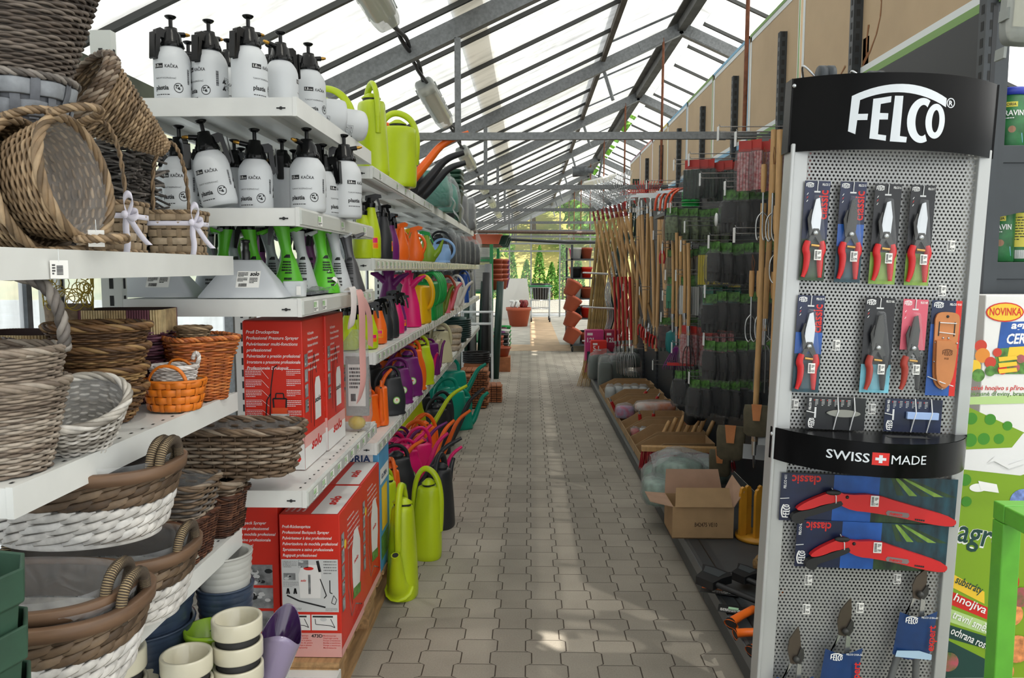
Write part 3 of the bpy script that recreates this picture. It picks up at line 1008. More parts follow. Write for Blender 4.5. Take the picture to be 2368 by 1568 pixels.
def price_tag(parent, p, M=None, w=.035, h=.05, string=.05, m=None, name='tag'):
 b = MB(); M = M or FRONT(*p)
 rect(b, -w / 2, w / 2, -h, 0, M, 0)
 rect(b, -w / 2, w / 2, -h, 0, M @ T(0, 0, -.0012), 0)
 barcode(b, -w * .3, w * .1, -h * .75, -h * .35, M @ T(0, 0, .0006), 1)
 scribble(b, w * .14, w * .4, -h * .8, -h * .3, M @ T(0, 0, .0006), 1, 3)
 if string:
  b.tube([M @ Vector((0, -.004, 0)), M @ Vector((.004, string * .5, -.004)), M @ Vector((0, string, -.008))], .0008, 4, m=2)
 return b.build(name, [m or M_paper, M_print_k, M_wirewhite], parent)
def basket(label, loc, a0, b0, a1, b1, h, K, e=2.0, rows=16, stakes=24, rw=.0035, rz=0.0, rot=None, rim_r=None, group=None, prof=None, seed=1, amp=None,
   liner=None, lin_off=-.008, stake_r=None, name='wicker_basket', rim_turns=None, inside=True, extra=None, sub=4, sc=1.0):
 fi = 1.12 if K is K_rattan else 1.36
 rows = int(rows * fi); rw /= fi; stakes = int(stakes * (fi * .5 + .5)); stakes += stakes % 2
 if rim_r: rim_r *= .85
 o = thing(name, label, 'basket', loc, rz, group, rot, sc)
 b = MB()
 weave(b, a0, b0, a1, b1, h, e, rows, stakes, rw, prof=prof, seed=seed, amp=amp, stake_r=stake_r, sub=sub)
 if inside: inner(b, a0, b0, a1, b1, h * .98, e, .003, prof, off=-rw * .9, m=1)
 b.build('body', K, o)
 rr = rim_r or rw * 1.6
 c = MB(); n = 96
 ring = ring_at(a1, b1, e, n, h + rr * .6)
 rope(c, ring, rr, 4, rim_turns or int(2 * PI * (a1 + b1) / 2 / (rr * 19)), True, mi=(0, 1, 2))
 c.build('rim', K, o)
 if liner:
  d = MB(); inner(d, a0, b0, a1, b1, h * .97, e, .006, prof, off=lin_off)
  d.build('liner', liner, o)
 return o
def handle(parent, path, r, K, turns=10, strands=3, name='handle'):
 b = MB(); rope(b, path, r, strands, turns, False)
 return b.build(name, K, parent)
# ---- top basket shelf (1.56)
Z1 = 1.563
bp = lambda t: t ** .7
o = basket('large flared dark grey wicker basket at the top left corner', at(28, 205, Y=1.62), .092, .092, .185, .185, .28, K_dkgrey, rows=34, stakes=30, rw=.0048, prof=lambda t: t ** .9, seed=3)
g5 = thing('wicker_basket', 'small grey strip basket under the large dark flared basket', 'basket', at(45, 292, Y=1.62))
b = MB(); strips(b, .085, .085, .105, .105, .08, 2, 2, 18, .0018, .004, gap=.8, amp=.003, um=1, mi=(0, 0, 2)); inner(b, .085, .085, .105, .105, .078, 2, off=-.004, m=1)
b.build('body', wick('blue grey chip', '#7d8187', '#676a70', '#92969b'), g5)
b = MB(); rope(b, ring_at(.108, .108, 2, 80, .088), .0045, 3, 14)
b.build('rim', K_grey, g5)
price_tag(g5, (.01, -.112, .05), frame((.01, -.112, .05), (.9, -.2, -.3), (.3, 0, 1)), .045, .055, .03, M_tagpaper)
ax = Vector((.97, .02, .16)).normalized()
Mq = ax.to_track_quat('Z', 'X').to_euler()
c0 = at(150, 420, Y=1.52)
for k, (dd, sc, lb) in enumerate(((0.0, 1.0, 'front tan wicker basket lying on its side with a clear liner'), (-.085, 1.07, 'rear tan wicker basket lying on its side around the front one'))):
 o = basket(lb, c0 + ax * (dd - .10), .07, .07, .118 * sc, .118 * sc, .12, K_tan, rows=15, stakes=26, rw=.0042, prof=lambda t: t ** .6, seed=11 + k, rot=Mq, rim_r=.006,
    liner=M_liner if k == 0 else None, group='lying tan baskets')
 for sgn in (1, -1):
  pts = [Vector((sgn * (.118 * sc) , -.05, .125)), Vector((sgn * .125 * sc, -.045, .17)), Vector((sgn * .125 * sc, 0, .20)), Vector((sgn * .125 * sc, .045, .17)), Vector((sgn * .118 * sc, .05, .125))]
  handle(o, smooth(pts, 3), .0045, K_tan, 7)
tip = at(383, 348, Y=2.02); mo = at(190, 205, Y=1.86)
axc = (mo - tip); Lc = axc.length
oc = thing('cornucopia_basket', 'cone shaped tan wicker basket with its mouth to the left', 'basket', tip, rot=axc.to_track_quat('Z', 'X').to_euler())
b = MB(); weave(b, .012, .012, .102, .102, Lc, 2, 46, 26, .0032, seed=5, prof=lambda t: t ** .85)
inner(b, .012, .012, .102, .102, Lc * .99, 2, 0, lambda t: t ** .85, off=-.003, m=1, rows=10)
b.build('body', K_tan, oc)
b = MB()
for dz, rr_ in ((0, .106), (-.014, .103), (.008, .098)):
 rope(b, ring_at(rr_, rr_, 2, 90, Lc + dz), .0048, 3, 12)
b.build('rim', K_rattan, oc)
price_tag(oc, (0, 0, 0), frame(Matrix(oc.rotation_euler.to_matrix()).inverted() @ Vector((-.02, -.06, -.03)) + Vector((0, 0, Lc)), Matrix(oc.rotation_euler.to_matrix()).inverted() @ Vector((1, 0, 0)), Matrix(oc.rotation_euler.to_matrix()).inverted() @ Vector((0, 0, 1))), .024, .036, .05)
ot = thing('twig_basket', 'rectangular grey basket built of bundled twigs behind the ribboned baskets', 'basket', (-1.17, 2.10, Z1))
b = MB(); r_ = random.Random(4)
for i in range(330):
 z = r_.uniform(.01, .30); L = r_.uniform(.10, .2)
 if r_.random() < .72:
  x = r_.uniform(-.10, .12); y = -.075 + r_.uniform(-.012, .02)
  p = Vector((x - L / 2, y, z)); q = Vector((x + L / 2, y + r_.uniform(-.02, .012), z + r_.uniform(-.05, .03)))
 else:
  y = r_.uniform(-.07, .06); x = .145 + r_.uniform(-.02, .012)
  p = Vector((x, y - L / 3, z)); q = Vector((x + r_.uniform(-.01, .02), y + L / 3, z + r_.uniform(-.03, .03)))
 p.x = max(-.15, min(.165, p.x)); q.x = max(-.15, min(.165, q.x))
 b.tube([p, p.lerp(q, .5) + Vector((0, 0, r_.uniform(-.004, .004))), q], r_.uniform(.0028, .0042), 5, m=r_.choice((0, 1, 2)))
b.box(-.13, .13, -.06, .06, 0, .27, 1)
b.build('body', wick('charcoal twigs', '#57514c', '#3d3834', '#716a64'), ot)
M_ribbon = mat('white satin ribbon', '#e6e2ee', 0.35)
K_chipnat = wick('natural chip wood', '#a08b70', '#8a765d', '#b5a187')
def ribbon_basket(label, loc):
 o = thing('ribbon_basket', label, 'basket', loc, group='ribboned chip baskets')
 b = MB(); strips(b, .056, .048, .064, .056, .105, 7, 5, 16, .0016, .006, gap=.93, amp=.0022); inner(b, .056, .048, .064, .056, .105, 7, off=-.003, m=1)
 b.build('body', K_chipnat, o)
 b = MB(); rope(b, ring_at(.0665, .0585, 6, 80, .114), .0032, 3, 16); b.build('rim', K_tan, o); b = MB(); rope(b, ring_at(.060, .052, 6, 80, .004), .003, 3, 16)
 b.build('foot_rim', K_tan, o)
 pts = [Vector((-.055, -.02, .02)), Vector((-.057, -.02, .2)), Vector((-.05, -.005, .27)), Vector((-.02, .02, .315)), Vector((.0, .035, .27)), Vector((.01, .045, .2)), Vector((.012, .054, .02))]
 handle(o, smooth(pts, 3), .0032, K_tan, 12, 2)
 b = MB()
 ring = ring_at(.0675, .0595, 6, 64, 0)
 b.loft([[p + Vector((0, 0, z)) for p in ring] for z in (.078, .090)], caps=(False, False))
 c = Vector((.066, -.056, .086))
 def band(pts, w=.006):
  pts = smooth(pts, 3); vs = []
  for i, p in enumerate(pts):
   vs += [p + Vector((0, 0, -w)) + Vector((.002, 0, 0)), p + Vector((0, 0, w))]
  b.add(vs, [(2 * i, 2 * i + 1, 2 * i + 3, 2 * i + 2) for i in range(len(pts) - 1)], 0, True)
 band([c, c + Vector((-.004, -.012, .03)), c + Vector((.01, -.016, .048)), c + Vector((.024, -.014, .034)), c + Vector((.006, -.01, .0))], .008)
 band([c, c + Vector((.02, -.01, .01)), c + Vector((.034, -.012, .002)), c + Vector((.02, -.016, -.012)), c + Vector((0, -.008, -.002))], .007)
 def tail(pts, w=.008):
  pts = smooth(pts, 3); vs = []
  for i, p in enumerate(pts):
   vs += [p + Vector((-w, 0, 0)), p + Vector((w, -.003, 0))]
  b.add(vs, [(2 * i, 2 * i + 1, 2 * i + 3, 2 * i + 2) for i in range(len(pts) - 1)], 0, True)
 tail([c, c + Vector((.002, -.012, -.03)), c + Vector((.008, -.014, -.06)), c + Vector((0, -.012, -.095))])
 tail([c, c + Vector((.02, -.014, -.02)), c + Vector((.04, -.018, -.05)), c + Vector((.058, -.02, -.068))])
 b.ball(c + Vector((0, -.008, 0)), .009, 8)
 b.build('ribbon', M_ribbon, o, solid=.0008)
 return o
ribbon_basket('left chip basket with white ribbon, half hidden by the lying tan basket', (-.965, 1.80, Z1))
ribbon_basket('right chip basket with a white ribbon bow on the shelf end', (-.945, 2.10, Z1))
for px, py, lb in ((136, 602, 'white barcode tag hanging on the shelf edge below the lying baskets'), (222, 532, 'blank white tag hanging from the lying tan basket')):
 p = at(px, py, X=-.835)
 o = thing('price_tag', lb, 'tag', p)
 b = MB(); Mt = frame((0, 0, 0), (.8, .5, 0), (0, 0, 1))
 rect(b, -.014, .014, -.032, 0, Mt); rect(b, -.014, .014, -.032, 0, Mt @ T(0, 0, -.001))
 b.tube([Mt @ Vector((0, -.002, 0)), Mt @ Vector((0, .02, -.004))], .0008, 4, m=1)
 b.build('card', [M_paper, M_wirewhite], o)
 if px < 200:
  b = MB(); barcode(b, -.004, .006, -.026, -.009, Mt @ T(0, 0, .0006), vertical=True); scribble(b, -.011, -.006, -.026, -.006, Mt @ T(0, 0, .0006), 0, 4)
  b.build('barcode', M_print_k, o)
# ---- second basket shelf (1.166)
Z2 = 1.169
o = basket('tall whitewashed tan basket on the left shelf end, outer one of two', (-.955, 1.355, Z2), .082, .082, .118, .118, .155, K_tall, rows=22, stakes=24, rw=.0042, seed=21, group='tall nested baskets')
o2 = basket('tall tan basket with high twisted handle nested in another basket', (-.955, 1.355, Z2 + .065), .080, .080, .115, .115, .15, K_tall, rows=20, stakes=24, rw=.0042, seed=22, group='tall nested baskets', rim_r=.005)
pts = [Vector((.112, 0, .15)), Vector((.108, .0, .22)), Vector((.085, 0, .275)), Vector((0, 0, .292)), Vector((-.085, 0, .275)), Vector((-.108, 0, .22)), Vector((-.112, 0, .15))]
handle(o2, [Vector((p.x, p.x * .35, p.z)) for p in smooth(pts, 3)], .0062, K_grey, 7, 3)
o = basket('oval whitewashed basket tipped forward beside the tall baskets', at(150, 1052, Z=Z2) + Vector((-.005, .06, .004)), .045, .050, .075, .095, .11, K_wash, rows=13, stakes=22, rw=.0042, seed=23, rot=(R(18), R(24), R(-20)), liner=M_liner, prof=lambda t: t ** .7)
price_tag(o, (.03, -.10, .08), frame((.02, -.098, .09), (1, .1, 0), (-.3, -.1, 1)), .034, .046, .03, M_tagpaper)
for k in range(4):
 basket('brown round willow bowl, %s of its stack of four' % ['lowest', 'second from the bottom', 'third from the bottom', 'topmost'][k],
   (-1.02 + .004 * k, 1.80, Z2 + .049 * k), .066, .068, .108, .112, .078, K_brown, rows=12, stakes=24, rw=.0040, seed=30 + k, group='stack of brown willow bowls', rim_r=.0055, prof=lambda t: t ** .75, rz=.5 * k)
ob = thing('chip_basket', 'bright orange chip basket with an arched handle', 'basket', (-.905, 1.955, Z2))
b = MB(); strips(b, .058, .047, .074, .06, .078, 2.3, 4, 18, .0018, .002, gap=.96, amp=.0026, mi=(0,), um=0); inner(b, .058, .047, .074, .06, .078, 2.3, off=-.003, m=1)
K_or = [mat('bright orange chip', '#e07a1e', 0.5, noise=0.15, nscale=30), mat('tan chip inside', '#c79b6c', 0.7)]
b.build('body', K_or, ob)
b = MB(); ring = ring_at(.076, .062, 2.3, 60, .078)
b.tube(ring, .004, 6, True); b.build('rim', K_or[:1], ob)
b = MB(); pth = [Vector((p.x, -.035 + 0 * p.x, p.z)) for p in smooth([(-.052, 0, .04), (-.05, 0, .085), (-.03, 0, .112), (.0, 0, .118), (.028, 0, .11), (.046, 0, .085), (.05, 0, .04)], 3)]
b.tube(pth, .005, 6, flat=.6); b.build('handle', K_or[:1], ob)
ow = basket('small white woven basket sitting inside the orange chip basket', (-.912, 1.972, Z2 + .035), .04, .04, .056, .05, .072, wick('white painted willow', '#d9d3cd', '#bdb5ae', '#e8e3de'), rows=11, stakes=18, rw=.0034, seed=41, rim_r=.0042)
handle(ow, smooth([(.05, 0, .07), (.064, 0, .085), (.066, 0, .105), (.056, 0, .112), (.05, 0, .095)], 3), .003, wick('white painted willow', '#d9d3cd', '#bdb5ae', '#e8e3de'), 5)
b = MB(); b.tube(smooth([(-.03, .03, .07), (-.02, .03, .088), (.01, .03, .09), (.035, .03, .07)], 3), .0035, 6)
b.build('back_handle', K_or[:1], ow)
os_ = basket('square flared orange willow basket at the end of the shelf', (-.915, 2.13, Z2), .058, .058, .075, .075, .125, K_orange, e=7, rows=22, stakes=20, rw=.0036, rz=R(42), seed=50, rim_r=.0035, stake_r=.002)
b = MB(); weave(b, .078, .078, .089, .089, .045, 7, 8, 20, .0036, seed=51, z0=.125); rope(b, ring_at(.090, .090, 7, 90, .172), .0042, 3, 18)
b.build('collar', K_orange, os_)
b = MB(); inner(b, .055, .055, .083, .083, .16, 7, .01, n=40, off=-.004); b.build('liner', mat('grey felt liner', '#6d655f', 0.9), os_)
basket('small grey brown willow bowl tucked inside the orange square basket', (-.925, 2.125, Z2 + .145), .03, .03, .045, .04, .05, K_tan, rows=9, stakes=16, rw=.003, seed=52)
M_straw = wick('straw slats', '#b49a6f', '#8d6a53', '#c8b184')
M_plum = wick('plum raffia', '#5a2f3e', '#43222f', '#74495a')
def plum_basket(label, loc, a, b_, h, rz, seed):
 o = thing('raffia_basket', label, 'basket', loc, rz, group='plum and straw baskets')
 m = MB(); r = random.Random(seed)
 weave(m, a * .86, b_ * .86, a, b_, h * .66, 6, int(h * .66 / .0062), 22, .0036, seed=seed, z0=h * .12, jit=.8)
 m.build('body', M_plum, o)
 for nm, z0, z1 in (('lower_band', 0, h * .14), ('upper_band', h * .74, h)):
  m = MB(); n = int((a + b_) * 4 / .0068)
  ra = ring_at(a * (1.02 if z0 else .88), b_ * (1.02 if z0 else .88), 6, n, 0)
  for j in range(n):
   p = ra[j]; q = ra[(j + 1) % n]
   t = (q - p).normalized(); nn = Vector((t.y, -t.x, 0))
   blk = (j // 9) % 3
   mi = (0, 1, 2)[blk] if blk != 1 else 3
   w = (q - p).length * .46
   m.add([p - t * w + Vector((0, 0, z0)), p + t * w + Vector((0, 0, z0)), p + t * w + Vector((0, 0, z1)), p - t * w + Vector((0, 0, z1)),
     p - t * w * .6 + nn * .003 + Vector((0, 0, z0)), p + t * w * .6 + nn * .003 + Vector((0, 0, z0)), p + t * w * .6 + nn * .003 + Vector((0, 0, z1)), p - t * w * .6 + nn * .003 + Vector((0, 0, z1))],
     [(0, 4, 7, 3), (4, 5, 6, 7), (5, 1, 2, 6), (3, 7, 6, 2)], mi)
  m.build(nm, M_straw + [mat('plum slats', '#6a3d49', 0.7, noise=0.2)], o)
 m = MB(); inner(m, a * .86, b_ * .86, a, b_, h, 6, 0, off=-.006); m.build('lining', mat('dark lining', '#3a2a26', 0.9), o)
 return o
plum_basket('large plum raffia basket with striped straw rim behind the orange basket', (-1.10, 2.12, Z2), .105, .09, .25, R(8), 61)
plum_basket('lower plum raffia basket with striped rim behind the brown bowls', (-1.20, 1.83, Z2), .12, .10, .21, R(-4), 62)
o = basket('dark brown willow basket in the shade behind the tall baskets', (-1.20, 1.55, Z2), .10, .10, .13, .13, .20, K_dkbrown[:1] + K_brown[:2], rows=22, stakes=24, rw=.0042, seed=63)
oy = thing('mesh_basket', 'yellow openwork fibre basket hanging at the back under the shelf', 'basket', (-1.23, 2.06, Z2 + .20))
b = MB(); r_ = random.Random(8)
for i in range(46):
 a = r_.uniform(0, 2 * PI); z = r_.uniform(.06, .165); rr_ = r_.uniform(.012, .028)
 pts = []
 for q in range(12):
  t = 2 * PI * q / 12; da = rr_ * math.cos(t) / .062; zz = z + rr_ * math.sin(t)
  R_ = .055 + .05 * zz
  pts.append((R_ * math.cos(a + da), R_ * math.sin(a + da), min(max(zz, .04), .185)))
 b.tube(pts, .0013, 4, True)
b.build('mesh', mat('yellow fibre', '#b39a2c', 0.6), oy)
b = MB(); b.lathe([(.045, 0), (.056, .02), (.058, .06), (.055, .065)], 24); b.build('base', mat('brown burlap', '#7c6a55', 0.9, noise=0.3, nscale=90), oy)
# ---- third basket shelf (0.76)
Z3 = .763
def oval_basket(label, loc, a, b_, h, seed, handles=True, rz=0.0, group='oval brown and white baskets', nh=1, liner=True, rows=3):
 o = thing('oval_basket', label, 'basket', loc, rz, group)
 m = MB(); slant(m, a * .82, b_ * .82, a * .92, b_ * .92, h * .47, 2.6, 3, 30, .016, seed=seed, m=(0, 0, 2), w=.0085)
 inner(m, a * .82, b_ * .82, a * .92, b_ * .92, h * .5, 2.6, .008, off=-.008, m=1)
 m.lathe([(1.0, 0), (1.02, .002), (1.02, .016), (1.0, .018)], 64, None, 2, a * .80, b_ * .80)
 m.build('white_base', K_white, o)
 m = MB(); slant(m, a * .92, b_ * .92, a, b_, h * .42, 2.6, 3, 30, .016 + h * .47, seed=seed + 1, m=(0, 0, 1, 2), w=.0085)
 inner(m, a * .92, b_ * .92, a, b_, h * .42, 2.6, .016 + h * .47, off=-.008, m=1, floor=False)
 m.build('brown_body', K_chip, o)
 m = MB()
 rs = [superring(a + d, b_ + d, 2.6, 72, z) for d, z in ((.004, h * .90), (.010, h * .91), (.012, h * 1.06), (.008, h * 1.07), (-.004, h * 1.07), (-.006, h * 1.05), (-.006, h * .91))]
 m.loft(rs + [rs[0]], caps=(False, False))
 m.build('rim_band', mat('brown bent wood', '#6e543f', 0.55, noise=0.3, nscale=9, stretch=(1, 1, 5)), o)
 if handles:
  for sx in (1, -1):
   for k in range(nh):
    m = MB()
    x = sx * (a - .008 - .02 * k)
    pts = smooth([(x, -.045, h * .86), (x, -.045, h * 1.1), (x + sx * .004, -.03, h * 1.3), (x + sx * .006, 0, h * 1.36), (x + sx * .004, .03, h * 1.3), (x, .045, h * 1.1), (x, .045, h * .86)], 3)
    m.tube(pts, .0095, 8)
    q = pts[::2]
    for i in range(len(pts) - 1):
     d = (pts[i + 1] - pts[i]).normalized()
     u = d.orthogonal().normalized(); w = d.cross(u)
     m.tube([pts[i] + (u * math.cos(t) + w * math.sin(t)) * .0098 for t in [2 * PI * c / 8 for c in range(8)]], .0014, 4, True, m=1)
    m.build('handle', [mat('wrapped seagrass', '#b09a74', 0.7, noise=0.25, nscale=60), mat('dark binding', '#4a3f33', 0.8)], o)
 if liner:
  m = MB(); inner(m, a * .8, b_ * .8, a * .98, b_ * .98, h * .92, 2.6, .03, off=-.012); m.build('liner', M_liner, o)
 return o
oval_basket('oval brown and white basket in front at the lower left, outer one', (-.925, 1.375, Z3), .205, .145, .155, 70)
n2 = oval_basket('oval brown and white basket nested inside the front one', (-.935, 1.38, Z3 + .03), .185, .128, .145, 71, liner=True, nh=1)
oval_basket('oval brown and white basket behind the front nest, under the upper oval basket', (-.945, 1.665, Z3), .195, .135, .15, 72)
oval_basket('uppermost oval brown and white basket with wrapped handles', (-.955, 1.60, Z3 + .205), .205, .14, .15, 73, nh=2)
o = basket('dark reddish brown square basket with a hanging beige tag', (-.945, 2.005, Z3), .078, .068, .098, .083, .115, K_dkbrown, e=8, rows=24, stakes=22, rw=.0031, seed=80, group='dark square baskets', stake_r=.002)
pt = frame((.072, -.092, .055), (.75, -.25, .5), (-.45, 0, .75))
price_tag(o, (0, 0, 0), pt, .042, .036, .03, M_tagpaper)
basket('grey rattan square basket standing inside the dark square basket', (-.942, 2.0, Z3 + .05), .07, .06, .105, .088, .155, K_rattan[:1] + K_grey[:1] + K_rattan[2:], e=6, rows=14, stakes=18, rw=.0052, seed=81, group='grey rattan square baskets', rim_r=.0055, liner=M_liner)
o = basket('second dark square basket, nearer the red cartons', (-.935, 2.215, Z3), .08, .066, .098, .08, .115, K_dkbrown, e=8, rows=24, stakes=22, rw=.0031, seed=82, group='dark square baskets', stake_r=.002)
basket('second grey rattan square basket, below the long rattan trough', (-.935, 2.215, Z3 + .05), .072, .058, .10, .078, .10, K_rattan, e=6, rows=11, stakes=18, rw=.0048, seed=83, group='grey rattan square baskets', liner=mat('black plastic liner', '#101113', 0.2))
o = basket('long grey brown rattan trough jutting out over the shelf end', (-.875, 2.275, .925), .165, .08, .20, .105, .135, K_rattan, e=3.6, rows=12, stakes=26, rw=.0058, seed=85, rim_r=.0065, liner=M_liner, stake_r=.003)
price_tag(o, (-.15, -.11, .0), frame((-.17, -.125, .09), (.9, .2, .3), (-.3, 0, 1)), .05, .045, .02)
# ---- pots on the base shelf (0.36) and nested green planters on the floor
Z4 = .363
def lathe_pot(label, loc, parts, cat='pot', name='flower_pot', group=None, rot=None, rz=0):
 o = thing(name, label, cat, loc, rz, group, rot)
 for nm, prof, m, kw in parts:
  b = MB(); b.lathe(prof, 48, cap=False, **kw); b.build(nm, m, o)
 return o
def ribbed(r0, r1, h, n):
 p = [(0, 0), (r0, 0)]
 for i in range(n):
  t0 = i / n; t1 = (i + .5) / n; t2 = (i + .85) / n
  r = lambda t: lerp(r0, r1, t ** .8)
  p += [(r(t0), h * t0), (r(t1) + .0025, h * t1), (r(t2), h * t2)]
 p += [(r1 + .003, h * .985), (r1 + .002, h), (r1 - .006, h), (r1 - .01, h * .96), (r0 - .008, .01), (0, .008)]
 return p
M_gpot = mat('pale grey glaze', '#b9b9b4', 0.35); M_bpot = mat('slate blue glaze', '#39465a', 0.3, noise=0.2, nscale=30)
p = at(520, 1335, Y=2.17)
lathe_pot('grey ribbed pot on top of the blue ribbed pots', (p.x, 2.17, .57), [('shell', ribbed(.062, .077, .145, 8), M_gpot, {})], group='ribbed pots')
lathe_pot('slate blue ribbed pot under the grey ribbed pot', (p.x, 2.17, .467), [('shell', ribbed(.064, .079, .155, 8), M_bpot, {})], group='ribbed pots')
lathe_pot('lowest slate blue ribbed pot under the grey ribbed pot', (p.x, 2.17, Z4), [('shell', ribbed(.064, .079, .155, 8), M_bpot, {})], group='ribbed pots')
for k in range(3):
 lathe_pot('large slate blue ribbed bowl, %s of three nested ones' % ('lowest', 'middle', 'top')[k], (-1.06, 2.05, Z4 + .07 * k), [('shell', ribbed(.085, .132, .20, 9), M_bpot, {})], group='slate blue bowls')
M_cr = mat('cream glaze', '#d8d2bb', 0.18, coat=0.4); M_band = mat('black woven band', '#2b2a2a', 0.6, noise=0.3, nscale=70, stretch=(1, 1, 14))
def cream_pot(label, loc, d=.124, h=.10, group='cream pots with black band', rot=None):
 r = d / 2
 o = thing('flower_pot', label, 'pot', loc, 0, group, rot)
 b = MB(); b.lathe([(0, .0), (r * .68, 0), (r * .70, .004), (r * .80, h * .24), (r * .78, h * .25)], 40, cap=False)
 b.lathe([(r * .84, h * .60), (r * .99, h * .61), (r * 1.0, h * .64), (r * 1.0, h * .97), (r * .98, h), (r * .88, h), (r * .84, h * .95), (r * .72, h * .3), (0, h * .1)], 40, cap=False)
 b.build('shell', M_cr, o)
 b = MB(); b.lathe([(r * .78, h * .24), (r * .80, h * .25), (r * .87, h * .60), (r * .84, h * .61)], 40, cap=False); b.build('band', M_band, o)
 return o
pa = at(549, 1475, Y=1.99)
for k in range(3):
 cream_pot('cream pot with black band, %s in the stack by the purple bowl' % ('lowest', 'middle one', 'topmost')[k], (pa.x, 1.99, Z4 + .065 * k + .02 * (k == 9)), .131, .112)
pa = at(430, 1500, Y=1.90)
for k in range(2):
 cream_pot('cream pot with black band, %s of two beside a lime rim' % ('lower', 'upper')[k], (pa.x, 1.90, Z4 + .07 * k), .128, .115)
lathe_pot('lime green pot whose rim shows behind the cream pots', (pa.x + .005, 2.035, Z4), [('shell', [(0, 0), (.05, 0), (.064, .17), (.067, .175), (.067, .19), (.062, .19), (.05, .02), (0, .01)], mat('lime glaze', '#8db428', 0.25), {})])
pa = at(262, 1490, Y=1.86)
for k in range(2):
 cream_pot('large cream pot with grey band at the left, %s of two' % ('lower', 'upper')[k], (pa.x, 1.86, Z4 + .08 * k), .152, .135)
pa = at(338, 1502, Y=2.0)
for k in range(2):
 cream_pot('small cream pot squeezed between larger cream pots, %s of two' % ('lower', 'upper')[k], (pa.x, 1.99, Z4 + .06 * k), .10, .115)
op = thing('oval_bowl', 'glossy purple boat shaped bowl with lavender rim at the shelf end', 'bowl', at(618, 1500, Y=2.12) + Vector((0, 0, -.11)), rot=(R(-8), R(16), R(12)))
b = MB()
def boat(s, d):
 out = []
 for i in range(40):
  t = 2 * PI * i / 40
  x = .055 * s * math.cos(t); y = .085 * s * math.sin(t)
  out.append(Vector((x, y, d + .05 * (math.sin(t) ** 2) * (s ** 2) + .02 * math.sin(t) * s)))
 return out
b.loft([boat(.45, 0), boat(.8, .04), boat(1.0, .12), boat(1.04, .135), boat(1.0, .138)], caps=(True, False), m=0)
b.loft([boat(1.0, .138), boat(.94, .125), boat(.72, .045), boat(.4, .008)], caps=(False, True), m=1)
b.build('shell', [mat('lavender glaze', '#9b8fae', 0.15, coat=0.5), mat('deep purple glaze', '#3a1f4d', 0.12, coat=0.6)], op)
M_gr = mat('weathered green plastic', '#2f4f3d', 0.6, noise=0.3, nscale=12)
for k in range(10):
 o = thing('planter', 'weathered green octagonal planter at the lower left edge, %s of the stack' % ('topmost' if k == 9 else ORD[9 - k] + ' from the top'), 'pot', (-.818, 1.06, .085 * k), R(10), group='nested green planters')
 b = MB(); n8 = 8
 rs = [[Vector((r * math.cos(2 * PI * j / 8), r * math.sin(2 * PI * j / 8), z)) for j in range(8)] for r, z in ((.055, 0), (.082, .28), (.090, .285), (.092, .335), (.086, .335), (.078, .28), (.05, .01))]
 b.loft(rs, sm=False); b.build('shell', M_gr, o, bevel=.002)
